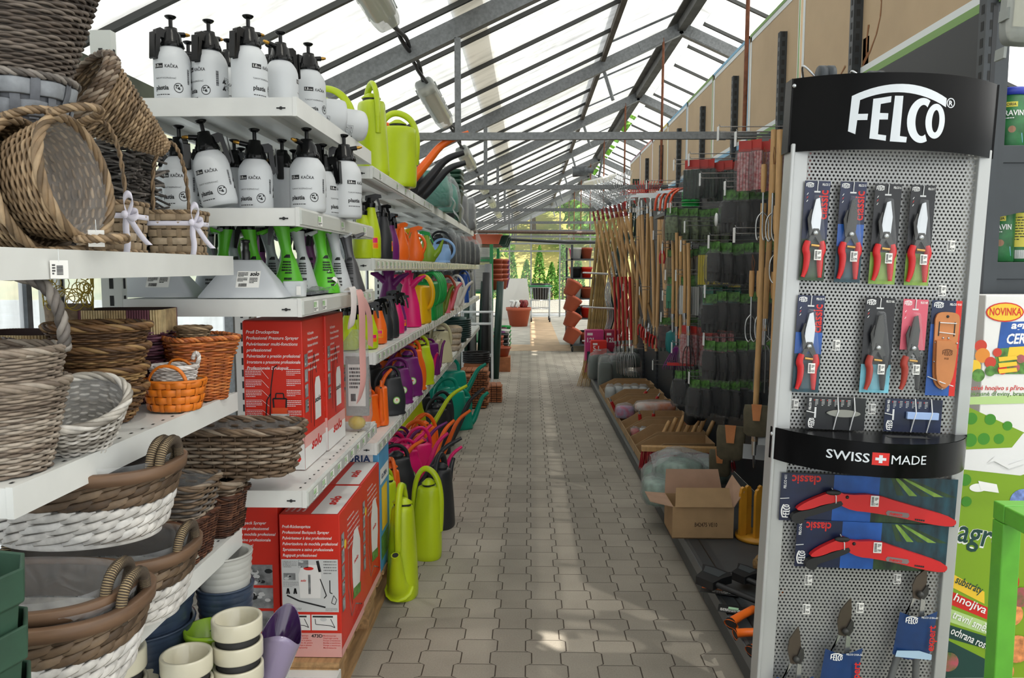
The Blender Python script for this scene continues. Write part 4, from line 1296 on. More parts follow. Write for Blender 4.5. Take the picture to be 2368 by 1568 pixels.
# ------------------------------------------------------------------ pressure sprayers
M_milk = mat('milky white plastic', '#e3e6e8', 0.4, transl=0.25)
M_brass = mat('brass nozzle', '#b58a3e', 0.3, 0.9)
M_gblack = mat('glossy black plastic', '#0d0e0f', 0.25, spec=0.3)
def cyl_fn(r, z0, a0=-PI / 2):
 """wrap a flat (u, v) drawing round an upright bottle, u=0 at the angle a0"""
 return lambda u, v: Vector(((r + .0005) * math.cos(a0 + u / r), (r + .0005) * math.sin(a0 + u / r), z0 + v))
def sprayer(name, label, vol, d=.104, hb=.178, group=None, loc=(0, 0, 0), turn=0.0, arm=0.0):
 """bottle with printed label, black collar, pump rod, lever handle and brass nozzle; turn aims the printed face, arm the lever"""
 o = thing(name, label, 'sprayer', loc, 0, group)
 r = d / 2
 b = MB()
 b.lathe([(0, .004), (r * .6, .004), (r * .8, 0), (r * .94, .002), (r, .014), (r, hb * .72), (r * .985, hb * .78), (r * .90, hb * .865), (r * .72, hb * .95), (r * .58, hb), (r * .55, hb + .004), (0, hb + .004)], 36, cap=False)
 bo = b.build('bottle', M_milk, o)
 p = MB(); a0 = -PI / 2 + turn; f = cyl_fn(r, 0, a0); z = hb * .58; S = r / .052
 rect(p, -.040 * S, -.012 * S, z, z + .013, None, 0, f, 6)
 g = cyl_fn(r + .0004, 0, a0)
 text(p, vol, .011, None, 1, .02, 0, 'L', fn=g, x=-.037 * S, y=z + .003)
 text(p, 'LITRE', .0045, None, 1, .01, 0, 'L', fn=g, x=-.025 * S, y=z + .003)
 text(p, 'KAČKA', .0125, None, 0, .018, 0, 'L', fn=f, x=-.006 * S, y=z + .001, width=.036 * S)
 text(p, 'TLAKOVÝ ROZPRAŠOVAČ', .0062, None, 0, 0, 0, 'L', fn=f, x=-.038 * S, y=z - .031, width=.062 * S)
 text(p, 'plastia', .0175, None, 0, .03, 0, 'L', fn=f, x=-.038 * S, y=z - .062, width=.041 * S)
 scribble(p, -.037 * S, .036 * S, z - .078, z - .074, None, 0, 1, f, seed=4, fill=.6)
 cx, cy_ = .030 * S, z - .055
 n = 24
 ro, ri = .0135, .0115
 vs = [f(cx + q * math.cos(2 * PI * i / n), cy_ + q * 1.05 * math.sin(2 * PI * i / n)) for q in (ro, ri) for i in range(n)]
 p.add(vs, [(i, (i + 1) % n, n + (i + 1) % n, n + i) for i in range(n)], 0)
 rr = random.Random(2)
 for i in range(9):
  disc(p, cx + rr.uniform(-.007, .007), cy_ + rr.uniform(-.008, .008), rr.uniform(.0015, .0032), None, 0, 8, fn=f)
 f2 = cyl_fn(r, 0, a0 + 2.1)
 for i in range(2):
  for j in range(3):
   x0 = -.022 + j * .017; y0 = z - .045 + i * .018
   for (q0, q1, w0, w1) in ((x0, x0 + .014, y0, y0 + .0008), (x0, x0 + .014, y0 + .0142, y0 + .015), (x0, x0 + .0008, y0, y0 + .015), (x0 + .0132, x0 + .014, y0, y0 + .015)):
    rect(p, q0, q1, w0, w1, None, 0, f2)
   scribble(p, x0 + .003, x0 + .011, y0 + .004, y0 + .011, None, 0, 2, f2, seed=i * 3 + j)
 f3 = cyl_fn(r, 0, a0 + 1.15)
 barcode(p, 0, .008, z - .04, z + .004, None, 0, f3, 3, True)
 for i in range(2):
  y0 = z - .05 + i * .02
  poly(p, [(-.03, y0), (-.014, y0), (-.022, y0 + .014)], None, 0, f2)
 p.build('label_print', [M_print_k, M_print_w], bo)
 zc = hb + .002
 c = MB()
 c.lathe([(r * .66, zc - .004), (r * .70, zc + 0.003), (r * .62, zc + 0.0137), (r * .60, zc + 0.0152), (r * .52, zc + 0.035), (r * .36, zc + 0.0456), (r * .34, zc + 0.0547), (0, zc + 0.0555)], 20, cap=False)
 for k in range(10):
  a = 2 * PI * k / 10
  c.bar((r * .69 * math.cos(a), r * .69 * math.sin(a), zc), (r * .60 * math.cos(a), r * .60 * math.sin(a), zc + 0.0144), .005, .004)
 c.build('collar', M_gblack, o)
 k = MB(); k.tube([(0, 0, zc + 0.0532), (0, 0, zc + 0.0851)], .0062, 8)
 k.lathe([(.0062, zc + 0.079), (.012, zc + 0.0821), (.0165, zc + 0.0866), (.0165, zc + 0.0889), (.010, zc + 0.0912), (0, zc + 0.092)], 18, cap=False)
 k.build('pump_knob', M_gblack, o)
 A = RZ(-PI / 2 + arm)
 h = MB()
 h.prism([(.008, zc + .040), (.040, zc + .047), (.052, zc + .040), (.060, zc - .040), (.054, zc - .047), (.046, zc - .040), (.040, zc + .020), (.010, zc + .018)], -.0085, .0085, A @ RX(PI / 2))
 h.prism([(.0605, zc + .032), (.063, zc + .030), (.0665, zc - .044), (.061, zc - .046)], -.0105, .0105, A @ RX(PI / 2))
 h.build('trigger_lever', M_gblack, o, bevel=.0018)
 nz = MB(); nz.tube([A @ Vector((-.012, 0, zc + 0.0395)), A @ Vector((-.044, 0, zc + 0.0456))], .008, 10, m=0)
 nz.tube([A @ Vector((-.044, 0, zc + 0.0456)), A @ Vector((-.052, 0, zc + 0.0471)), A @ Vector((-.062, 0, zc + 0.049))], [.0055, .006, .0035], 10, m=1)
 nz.build('nozzle', [M_gblack, M_brass], o)
 return o
ZT = 2.0145
def on(px, Y): return (px - 1224) * Y / FOC     # approximate lateral position on a shelf plane
def vdir(x, y): return math.atan2(x, y)
def place(px, Y, z):
 p = at(px, 620 - (z + .06 - EYE) * FOC / Y, Y=Y); return (p.x, Y, z)
GT = 'pressure sprayers on the top shelf'
TOP = [(400, 2.36, '1.0', .15, -.55, 'leftmost white pressure sprayer in the front row of the top shelf'),
  (487, 2.40, '1.0', -.45, -.30, 'white pressure sprayer second from left on the top shelf front row'),
  (578, 2.36, '1.0', 1.25, -.45, 'white pressure sprayer third from left on the top shelf front row, pictograms showing'),
  (652, 2.52, '1.0', 2.15, 2.5, 'white pressure sprayer fourth from left on the top shelf with warning triangles'),
  (716, 2.72, '1.5', .75, -.9, 'white pressure sprayer at the right end of the top shelf')]
protos = {}
for px, Y, vol, tu, ar, lb in TOP:
 l = place(px, Y, ZT); q = vdir(l[0], l[1])
 sprayer('pressure_sprayer', lb, vol, .104 if vol == '1.0' else .112, .165 if vol == '1.0' else .185, GT, l, turn=tu, arm=ar)
BK = [(440, 2.62, .5, 'left'), (532, 2.60, -.6, 'second'), (560, 2.72, -1.2, 'third'), (628, 2.66, -.5, 'right')]
for px, Y, ar, w in BK:
 l = place(px, Y, ZT)
 sprayer('pressure_sprayer', 'white pressure sprayer, %s one peeping out of the top shelf back row' % w, '1.0', .104, .165, GT, l, turn=.4, arm=ar)
for k, (px, py, Y, ro) in enumerate(((790, 258, 2.86, (R(-84), R(14), R(-20))), (832, 300, 3.05, (R(-86), R(25), R(-14))))):
 x = at(px, 620, Y=Y).x
 o = sprayer('pressure_sprayer', ['white pressure sprayer lying down on the top shelf, nearer one', 'white pressure sprayer lying with its round base towards the lime watering can'][k], '1.5', .116, .19, GT, (0, 0, 0), turn=.9)
 M = Matrix.Translation((x + .02, Y, ZT + .058)) @ RZ(R(28 + 10 * k)) @ RY(R(-90)) @ RZ(R(150))
 o.matrix_world = M
GM = 'pressure sprayers on the second shelf'
ZM = 1.7045
MID = [(418, 2.36, '1.0', .0, .75, 'leftmost white pressure sprayer on the second shelf, beside the twig basket', 0),
  (592, 2.42, '1.0', .05, 1.9, 'third white pressure sprayer from the left on the second shelf', 0),
  (655, 2.62, '1.0', 2.2, .2, 'white pressure sprayer set back between two others with its lever to the front', 0),
  (712, 2.48, '1.5', .05, 2.6, 'larger white pressure sprayer near the second shelf corner, 1.5 on its label', 0),
  (748, 2.72, '1.0', 1.5, 1.4, 'white pressure sprayer half hidden behind the 1.5 litre one', 0),
  (798, 2.78, '2.0', 1.15, -1.3, 'tall white pressure sprayer furthest right on the second shelf', 0)]
for px, Y, vol, tu, ar, lb, _ in MID:
 sprayer('pressure_sprayer', lb, vol, {'1.0': .102, '1.5': .112, '2.0': .118}[vol], {'1.0': .158, '1.5': .17, '2.0': .20}[vol], GM, place(px, Y, ZM), turn=tu, arm=ar)
o = sprayer('pressure_sprayer', 'tilted white pressure sprayer leaning to the left on the second shelf', '1.0', .104, .165, GM, (0, 0, 0), turn=.05, arm=1.9)
l = place(505, 2.36, ZM); o.location = (l[0] + .012, l[1] - .015, l[2] + .009); o.rotation_euler = (R(2), R(-11), 0)
for k, (px, Y, w) in enumerate(((462, 2.60, 'first'), (545, 2.62, 'second'), (560, 2.80, 'third'), (625, 2.84, 'fourth'), (682, 2.85, 'fifth'), (395, 2.6, 'leftmost'))):
 sprayer('pressure_sprayer', 'white pressure sprayer in the dim back row of the second shelf, %s from the left' % w if k < 5 else 'white pressure sprayer at the back left corner of the second shelf', '1.0', .102, .158, GM, place(px, Y, ZM), turn=2.0 * k, arm=.3 + k)
M_lime = mat('lime green plastic', '#5fc22a', 0.35); M_fgrey = mat('translucent grey plastic', '#a4aaad', 0.35, transl=.2); M_plum2 = mat('plum plastic', '#7a3f73', 0.35); M_smoke = mat('smoky black plastic', '#4a4a4c', 0.25)
M_fwhite = mat('frosted white plastic', '#d7dadd', 0.35, transl=.25)
def foam_bottle(label, loc, m, head=M_gblack, rz=0.0, h=.21, r=.058, lip=True):
 o = thing('foam_sprayer', label, 'sprayer', loc, rz, 'conical foam sprayers')
 b = MB()
 rs = []
 for t in [i / 14 for i in range(15)]:
  z = h * t
  rad = r * (1 - .70 * min(1, t / .62) ** .9) if t < .62 else r * .30 * (1 + .5 * ((t - .62) / .38) ** 2)
  if t < .06: rad *= .93 + .07 * t / .06
  off = -.010 * max(0, t - .5) / .5 * 2
  rs.append([Vector((rad * math.cos(2 * PI * j / 28) + off, rad * math.sin(2 * PI * j / 28), z)) for j in range(28)])
 b.loft(rs)
 if lip:   # beak-like spout flange turned up at one side
  b.loft([[Vector((.018 + .03 * q + math.cos(a) * .012 * (1 - q * .8), math.sin(a) * .014 * (1 - q * .7), h - .012 + .012 * q + .006 * math.sin(a * 2))) for a in [2 * PI * j / 10 for j in range(10)]] for q in (0, .5, 1)])
 bo = b.build('bottle', m, o)
 c = MB(); c.lathe([(.019, h - .004), (.022, h + .008), (.018, h + .022), (.010, h + .026), (0, h + .026)], 18, T(-.02, 0, 0), cap=False)
 c.prism([(-.004, h + .006), (-.05, h + .02), (-.062, h - .004), (-.066, h - .06), (-.058, h - .062), (-.046, h - .012), (-.02, h - .002)], -.009, .009, RX(PI / 2))
 c.build('spray_head', head, o, bevel=.002)
 p = MB()
 fr = lambda u, v: Vector((-(r * (1 - .70 * min(1, (v / h) / .62) ** .9) + .0012) * math.sin(u), -(r * (1 - .70 * min(1, (v / h) / .62) ** .9) + .0012) * math.cos(u), v))
 rect(p, -.25, .65, h * .54, h * .59, None, 0, fr, 6)
 scribble(p, -.25, .7, h * .30, h * .50, None, 0, 5, fr, seed=5)
 scribble(p, -.2, .35, h * .10, h * .26, None, 0, 3, fr, seed=6)
 p.build('label_print', M_print_k, bo)
 return o
ZF = 1.4425
FO = [(482, 2.55, M_fgrey, .5, 'grey'), (515, 2.58, M_lime, -1.9, 'lime'), (545, 2.64, M_fgrey, .6, 'grey'), (592, 2.62, M_lime, .2, 'lime'), (632, 2.72, M_fgrey, .4, 'grey'),
  (668, 2.62, M_lime, .3, 'lime'), (703, 2.72, M_fwhite, .3, 'frosted white'), (722, 2.90, M_plum2, .2, 'plum'), (748, 2.78, M_lime, .9, 'lime'), (783, 2.86, M_fwhite, .3, 'frosted white'), (812, 2.92, M_smoke, .2, 'smoky black')]
for k, (px, Y, m, rz, cn) in enumerate(FO):
 foam_bottle('%s conical foam sprayer, %s from the left on the shelf under the pressure sprayers' % (cn, ORD[k]), place(px, Y, ZF), m, rz=rz + PI * (k in (9,)) * 0, h=.215 if k not in (5, 8) else .225, r=.062 if k in (5, 8) else .056)
for k in range(6):
 foam_bottle('dim conical foam sprayer in the back row, %s from the left' % ORD[k], place(500 + 52 * k, 3.05, ZF), [M_smoke, M_lime, M_plum2, M_fgrey, M_smoke, M_lime][k], rz=1.0 * k)
M_shield = mat('white shield plastic', '#ccd0d4', 0.4, transl=.15)
def shield(label, loc, rz):
 o = thing('spray_shield', label, 'spray shield', loc, rz, 'white spray shields')
 b = MB(); w0, d0, w1, d1, h = .128, .085, .05, .02, .112
 rs = [superring(a, c, 8, 48, z) for a, c, z in ((w0, d0, 0), (w0 - .002, d0 - .002, .005), (w1, d1, h - .006), (w1 - .004, d1 - .004, h), (w1 - .012, d1 - .008, h))]
 b.loft(rs, caps=(False, True)); b.build('hood', M_shield, o)
 c = MB(); c.lathe([(.013, h - .002), (.013, h + .024), (.010, h + .03), (.010, h + .05), (.013, h + .052), (.013, h + .06), (0, h + .062)], 16, cap=False); c.build('hose_socket', M_black, o)
 p = MB()
 sl_ = math.atan2(d0 - d1, h)
 Mx = frame((.018, -(d0 + d1) / 2 - .002 + .002, h * .5), (1, 0, 0), (0, math.sin(sl_), math.cos(sl_)))
 rect(p, -.032, .036, -.030, .026, Mx, 0)
 text(p, 'solo', .019, Mx @ T(0, 0, .0006), 1, .045, .22, 'L', .027, x=.006, y=.010)
 scribble(p, -.029, .0, .006, .022, Mx @ T(0, 0, .0006), 1, 4, seed=3); scribble(p, -.029, .0, -.010, .004, Mx @ T(0, 0, .0006), 1, 4, seed=4)
 scribble(p, .006, .03, -.016, .004, Mx @ T(0, 0, .0006), 1, 4, seed=5); barcode(p, -.024, .0, -.027, -.016, Mx @ T(0, 0, .0006), 1)
 p.build('sticker', [M_paper, M_print_k], o)
 return o
l = place(367, 2.40, ZF); shield('left white spray shield with a solo sticker, half behind the basket shelf', (l[0], 2.40, ZF), R(4))
l = place(570, 2.36, ZF); shield('right white spray shield with a solo sticker on the shelf corner', (l[0], 2.36, ZF), R(4))
l = place(678, 2.40, ZF)
o = thing('clear_tub', 'small clear plastic tub with white sticker on the shelf corner', 'tub', (l[0], 2.42, ZF))
b = MB(); b.loft([superring(.030, .026, 4, 32, 0), superring(.034, .03, 4, 32, .046), superring(.035, .031, 4, 32, .047), superring(.032, .028, 4, 32, .046), superring(.028, .024, 4, 32, .003)], caps=(True, True)); b.build('tub', film('frosted tub', clear=.45, bump=0, rough=.3), o)
b = MB(); Mx = FRONT(.018, -.0315, .02); rect(b, -.006, .008, -.015, .012, Mx); b.build('sticker', M_paper, o)
l = place(772, 2.62, ZF)
o = thing('foil_pack', 'clear packed sheet of fittings lying on the shelf front with bent paper', 'package', (-.735, 2.66, ZF))
b = MB(); b.grid(lambda u, v: (lerp(-.06, .05, u), lerp(-.17, .14, v), .006 + .022 * math.sin(u * 5 + v * 9) ** 2 * (1 - abs(v - .5))), 14, 18); b.build('foil', M_foil, o)
b = MB(); b.box(-.055, .03, -.15, .10, .001, .010); b.build('grey_card', mat('dark insert card', '#6d7175', 0.6), o)
o = thing('paper_slip', 'crumpled white paper slip standing on the shelf edge by the tape', 'paper', (-.70, 2.78, ZF + .02))
b = MB(); b.grid(lambda u, v: (.02 * math.sin(v * 6), lerp(-.03, .035, u), lerp(0, .055, v) + .012 * math.sin(u * 5)), 6, 8); b.build('sheet', M_paper, o, solid=.0008)
M_tape = mat('pale pink barrier tape', '#e6b3ad', 0.45, transl=.3)
M_tapew = mat('white tape', '#e9e2df', 0.45, transl=.3)
o = thing('barrier_tape', 'faded red and white barrier tape tied to the shelf and hanging down', 'tape', (-.635, 2.80, ZF - .02))
def ribbon(b, pts, w, m=0, tw=0.0):
 pts = smooth(pts, 3); vs = []; n = len(pts)
 for i, p in enumerate(pts):
  a = tw * i / n
  d = Vector((.25 * math.cos(a), math.cos(a), .25 * math.sin(a))).normalized() * w
  vs += [p - d, p + d * .3 + Vector((.003, 0, 0)), p + d]
 b.add(vs, [(3 * i + c, 3 * i + c + 1, 3 * i + c + 4, 3 * i + c + 3) for i in range(n - 1) for c in (0, 1)], m, True)
b = MB(); ribbon(b, [(0, -.10, .03), (.02, -.08, .05), (.03, -.11, -.02), (.025, -.135, -.10), (.01, -.10, -.09), (.012, -.06, -.03)], .022, 1, 1.5); b.build('loop', [M_tape, M_tapew], o)
b = MB(); ribbon(b, [(0, .0, .03), (.03, -.01, .03), (.04, -.03, -.05), (.035, -.02, -.18), (.045, -.05, -.30), (.03, -.06, -.36)], .026, 0, 1.2); b.build('long_tail', [M_tape, M_tapew], o)
b = MB(); ribbon(b, [(0, .02, .03), (.03, .04, .0), (.04, .09, -.06), (.035, .13, -.12), (.03, .15, -.19)], .024, 0, -1.0); b.build('short_tail', [M_tape, M_tapew], o)
b = MB(); b.ball((.01, 0, .02), .014, 10); b.build('knot', M_tapew, o)
# ------------------------------------------------------------------ printed cartons
M_red = mat('red printed carton', '#d42d1b', 0.42, noise=0.05, nscale=5)
M_redtop = mat('dark red carton flap', '#8e2119', 0.5)
M_pink = mat('pink faded carton print', '#e3a9a2', 0.5)
M_whitec = mat('white carton', '#e9e7e4', 0.5)
M_gphoto = mat('grey photo print', '#8f9192', 0.5, noise=0.6, nscale=26)
M_gpanel = mat('pale grey print panel', '#cfd0cf', 0.5)
M_orp = mat('orange red print', '#e2542b', 0.45)
M_yel = mat('yellow print', '#f0c533', 0.5)
M_redp = mat('red print', '#d2241c', 0.5)
M_grn = mat('green print', '#5a8a3c', 0.5, noise=0.5, nscale=60)
CM = [M_red, M_print_w, M_print_k, M_whitec, M_pink, M_gphoto, M_gpanel, M_orp, M_yel, M_redp, M_grn]
def carton_shell(o, x0, x1, y0, y1, z0, z1, m=M_red, top=None):
 b = MB(); b.box(x0, x1, y0, y1, z0, z1)
 c = b.build('box', m, o, bevel=.003)
 return c
def lines(p, Mx, ls, x, y, dy, size, m=1, bold=.012, shear=.2, w=None):
 for i, s in enumerate(ls):
  if s: text(p, s, size, Mx, m, bold, shear, 'L', None if not w else w[i], x=x, y=y - dy * i)
def fade(p, Mx, w, h, m=4, z=.0004, base=3):
 """white lower part printed over the red in a few soft steps"""
 rect(p, 0, w, 0, h * .12, Mx, base, z=z)
 rect(p, 0, w, h * .12, h * .20, Mx, m, z=z)
def line_art(p, Mx, pts, w, m=2):
 for (a, c) in zip(pts, pts[1:]):
  a = Vector(a); c = Vector(c); d = c - a
  if d.length < 1e-6: continue
  n = Vector((-d.y, d.x)).normalized() * w
  poly(p, [a - n, c - n, c + n, a + n], Mx, m)
def photo_panel(p, Mx, x0, x1, y0, y1, seed, z=.0006, k=14):
 """grey picture panel: soft grey ground with darker and lighter shapes"""
 rect(p, x0, x1, y0, y1, Mx, 5, z=z)
 r = random.Random(seed)
 for i in range(k):
  cx = r.uniform(x0, x1); cy_ = r.uniform(y0, y1); rr = r.uniform(.06, .2) * (x1 - x0)
  cx = min(max(cx, x0 + rr), x1 - rr); cy_ = min(max(cy_, y0 + rr * .7), y1 - rr * .7)
  disc(p, cx, cy_, rr, Mx, r.choice((2, 6, 5)), 9, .6, z=z + .0001 * (i + 1))
T1 = ['Profi Druckspritze', 'Professional Pressure Sprayer', 'Pulvérisateur multi-fonctions', 'professionnel', 'Pulverizador a presión profesional', 'Irroratore a pressione professionale', 'Professionele Drukspuit']
T2 = ['Profi-Rückenspritze', 'Professional Backpack Sprayer', 'Pulvérisateur à dos professionnel', 'Pulverizadora de mochila profesional', 'Spruzzatore a zaino professionale', 'Rugspuit professioneel']
def pump_carton(label, x0, x1, y0, y1, z0, h):
 o = thing('sprayer_carton', label, 'carton', ((x0 + x1) / 2, (y0 + y1) / 2, z0), group='tall red sprayer cartons')
 X0, X1, Y0, Y1 = x0 - (x0 + x1) / 2, x1 - (x0 + x1) / 2, y0 - (y0 + y1) / 2, y1 - (y0 + y1) / 2
 bx = carton_shell(o, X0, X1, Y0, Y1, 0, h)
 b = MB(); b.box(X0 + .004, X1 - .004, Y0 + .004, Y1 - .004, h, h + .003); b.build('top_flap', M_redtop, o)
 w = X1 - X0; D = Y1 - Y0
 p = MB(); Mx = FRONT(X0, Y0 - .0006, 0)
 lines(p, Mx, T1, .012, h - .040, .0195, .0150, w=[w * .55, w * .88, w * .86, w * .42, w * .90, w * .90, w * .70])
 rect(p, 0, w, 0, .085, Mx, 3, z=.0002); rect(p, 0, w, .085, .12, Mx, 4, z=.0002)
 Mp = Mx @ T(0, 0, .0005)
 cx = w * .60
 rect(p, cx - .030, cx + .030, .115, .185, Mp, 6); rect(p, cx - .026, cx + .026, .185, .205, Mp, 7); rect(p, cx - .012, cx + .004, .13, .172, Mp @ T(0, 0, .0002), 2)
 line_art(p, Mp, [(cx - .02, .205), (cx - .022, .235), (cx + .022, .235), (cx + .02, .205)], .0025); line_art(p, Mp, [(cx - .014, .235), (cx - .012, .252), (cx + .012, .252), (cx + .014, .235)], .002)
 line_art(p, Mp, [(cx - .03, .15), (cx - .046, .18), (cx - .042, .23), (cx - .03, .25)], .002); line_art(p, Mp, [(cx - .034, .16), (cx - .028, .27), (cx - .018, .335), (cx - .005, .345)], .0018)
 for i in range(6):
  scribble(p, .006, w * .30, .14 + i * .033, .162 + i * .033, Mp, 1, 4, seed=i, fill=.35); scribble(p, w * .72, w - .008, .14 + i * .034, .163 + i * .034, Mp, 1, 4, seed=i + 9, fill=.35)
  line_art(p, Mp, [(.006, .164 + i * .033), (w * .30, .164 + i * .033), (w * .42, .15 + i * .03)], .0005, 1)
 text(p, 'solo', .045, Mp, 9, .04, .2, 'L', .085, x=w * .5, y=.025)
 scribble(p, w * .62, w * .95, .012, .018, Mp, 2, 1)
 Ms = SIDE(X1 + .0006, Y0, 0)
 lines(p, Ms, T1, D * .22, h - .05, .020, .0135, w=[D * .28, D * .5, D * .48, D * .22, D * .52, D * .52, D * .4])
 rect(p, 0, D, 0, .07, Ms, 3, z=.0002); rect(p, 0, D, .07, .11, Ms, 4, z=.0002)
 Mp = Ms @ T(0, 0, .0005)
 for i in range(4): photo_panel(p, Ms, D * .06, D * .20, h * .38 + i * .05, h * .38 + i * .05 + .042, i, k=4)
 poly(p, [(D * .5, .14), (D * .78, .14), (D * .78, .26), (D * .72, .285), (D * .56, .285), (D * .5, .26)], Mp, 3)
 line_art(p, Mp, [(D * .45, .12), (D * .40, .30), (D * .5, .37), (D * .6, .30)], .0022); line_art(p, Mp, [(D * .30, .14), (D * .34, .34)], .002)
 text(p, 'solo', .026, Mp, 9, .04, .2, 'L', D * .3, x=D * .5, y=.20); text(p, 'solo', .05, Mp, 9, .04, .2, 'L', D * .5, x=D * .3, y=.05)
 p.build('print', CM, bx)
 return o
pump_carton('tall red pressure sprayer carton nearest the long rattan trough', -.925, -.731, 2.49, 2.75, .873, .487)
pump_carton('second tall red pressure sprayer carton behind the first on that shelf', -.925, -.725, 2.758, 3.02, .873, .487)
def pack_carton(label, x0, x1, y0, y1, z0, h, back=False, rz=0.0):
 o = thing('sprayer_carton', label, 'carton', ((x0 + x1) / 2, (y0 + y1) / 2, z0), rz, group='red backpack sprayer cartons')
 X0, X1, Y0, Y1 = x0 - (x0 + x1) / 2, x1 - (x0 + x1) / 2, y0 - (y0 + y1) / 2, y1 - (y0 + y1) / 2
 bx = carton_shell(o, X0, X1, Y0, Y1, 0, h)
 w = X1 - X0; D = Y1 - Y0
 p = MB(); Mx = FRONT(X0, Y0 - .0006, 0); Mp = Mx @ T(0, 0, .0004)
 lines(p, Mx, T2, .010, h - .048, .0205, .0150, w=[w * .47, w * .78, w * .82, w * .92, w * .84, w * .57])
 if not back:
  rect(p, w * .02, w * .96, .165, .355, Mx, 6, z=.0002)
  poly(p, [(w * .32, .215), (w * .66, .215), (w * .68, .30), (w * .62, .335), (w * .36, .335), (w * .30, .30)], Mp, 3)
  disc(p, w * .47, .322, .018, Mp @ T(0, 0, .0002), 9, 16, .35); rect(p, w * .46, w * .50, .23, .30, Mp @ T(0, 0, .0002), 5)
  text(p, 'solo', .012, Mp @ T(0, 0, .0003), 9, .03, .2, 'L', w * .09, x=w * .335, y=.275)
  line_art(p, Mp @ T(0, 0, .0003), [(w * .10, .225), (w * .30, .205), (w * .74, .182)], .0028); line_art(p, Mp @ T(0, 0, .0003), [(w * .66, .285), (w * .76, .225), (w * .72, .215)], .0018)
  photo_panel(p, Mx, w * .05, w * .25, .28, .305, 3, k=5); photo_panel(p, Mx, w * .30, w * .47, .325, .352, 4, k=5); line_art(p, Mp, [(w * .62, .35), (w * .66, .31)], .005)
  line_art(p, Mp, [(w * .82, .28), (w * .82, .235), (w * .86, .232)], .0018); line_art(p, Mp, [(w * .88, .225), (w * .93, .21), (w * .90, .192), (w * .84, .198), (w * .88, .225)], .0012)
  for (a, c, d, e, q) in ((.04, .28, .325, .35, 1), (.04, .3, .255, .275, 2), (.72, .94, .30, .352, 3), (.04, .34, .168, .180, 4), (.74, .94, .168, .18, 5)):
   scribble(p, w * a, w * c, d, e, Mp, 5, 5, seed=q, fill=.4)
  for a in (.10, .22): line_art(p, Mp, [(w * a, .23), (w * (a + .02), .25), (w * (a + .04), .23)], .003)
  rect(p, w * .06, w * .48, .098, .155, Mx, 3, z=.0002); rect(p, w * .50, w * .93, .098, .155, Mx, 3, z=.0002)
  for s in (.08, .52):
   line_art(p, Mp, [(w * s, .148), (w * (s + .34), .148)], .003); line_art(p, Mp, [(w * (s + .04), .14), (w * (s + .05), .12), (w * (s + .30), .115), (w * (s + .37), .108), (w * (s + .30), .14)], .0012); disc(p, w * (s + .18), .138, .012, Mp, 6, 12, .6)
  rect(p, w * .0, w, 0, .088, Mx, 4, z=.0001)
  text(p, '473P', .0165, Mp, 2, .03, 0, 'L', w * .20, x=w * .01, y=.072); text(p, '473D', .0165, Mp, 2, .03, 0, 'L', w * .19, x=w * .49, y=.072)
  for i, (a, c) in enumerate((('Kolbenpumpe', 'Membranpumpe'), ('Piston pump', 'Diaphragm pump'), ('Pompe à piston', 'Pompe à membrane'), ('Bomba de pistón', 'Bomba a membrana'), ('Pompa a piston', 'Pompa a membrana'), ('Zuigerpomp', 'Membraanpomp'))):
   text(p, a, .0075, Mp, 9, .01, 0, 'L', w * .018 * len(a), x=w * .24, y=.076 - i * .0088); text(p, c, .0075, Mp, 9, .01, 0, 'L', w * .018 * len(c), x=w * .69, y=.076 - i * .0088)
 else:
  for i in range(4):
   photo_panel(p, Mx, w * .52, w * .90, h - .29 - i * .085, h - .215 - i * .085, 20 + i, k=12); photo_panel(p, Mx, w * .05, w * .48, h - .29 - i * .085, h - .215 - i * .085, 30 + i, k=12)
 Ms = SIDE(X1 + .0006, Y0, 0); Mq = Ms @ T(0, 0, .0004)
 lines(p, Ms, T2, D * .30, h - .06, .021, .0125, w=[D * .30, D * .5, D * .52, D * .56, D * .54, D * .4])
 for i in range(5): photo_panel(p, Ms, D * .05, D * .16, h * .30 + i * .058, h * .30 + i * .058 + .05, i + 40, k=4)
 pts = [(D * .52, .14), (D * .80, .14), (D * .86, .22), (D * .86, .32), (D * .74, .385), (D * .58, .385), (D * .48, .32), (D * .48, .22)]
 poly(p, pts, Mq, 3); poly(p, [(D * .5, .13), (D * .84, .11), (D * .85, .15), (D * .52, .17)], Mq @ T(0, 0, .0002), 10)
 line_art(p, Mq, [(D * .34, .42), (D * .30, .2), (D * .42, .08), (D * .60, .10), (D * .9, .05)], .002, 5); line_art(p, Mq, [(D * .40, .40), (D * .38, .22), (D * .46, .12)], .0016, 2)
 text(p, 'solo', .022, Mq @ T(0, 0, .0003), 9, .04, .2, 'L', D * .2, x=D * .56, y=.26); text(p, 'solo', .055, Mq, 9, .045, .2, 'L', D * .42, x=D * .48, y=.035)
 rect(p, 0, D, 0, .03, Ms, 4, z=.0001)
 disc(p, D * .2, h - .13, .017, Mq, 8, 18)
 Mt = frame((X0, Y0, h + .0006), (1, 0, 0), (0, 1, 0))
 rect(p, w * .52, w * .96, D * .02, D * .98, Mt, 3); rect(p, 0, w, 0, 0.002, Mt, 0)
 Mr = frame((X0 + w * .80, Y0 + D * .30, h + .0012), (0, 1, 0), (-1, 0, 0)); text(p, 'solo', .05, Mr, 9, .045, .2, 'L', .11)
 Mr2 = frame((X0 + w * .10, Y0 + D * .08, h + .0012), (0, 1, 0), (-1, 0, 0))
 for i, s in enumerate(T2[:4]): text(p, s, .013, Mr2, 1, .012, .2, 'L', D * (.4 + .1 * i), y=-.02 * i)
 p.build('print', CM, bx)
 return o
pack_carton('red backpack sprayer carton in front on the pallet, 473D on its face', -.868, -.657, 2.628, 2.995, .163, .515)
pack_carton('second red backpack sprayer carton on the pallet, behind the front one', -.876, -.662, 3.002, 3.37, .163, .515)
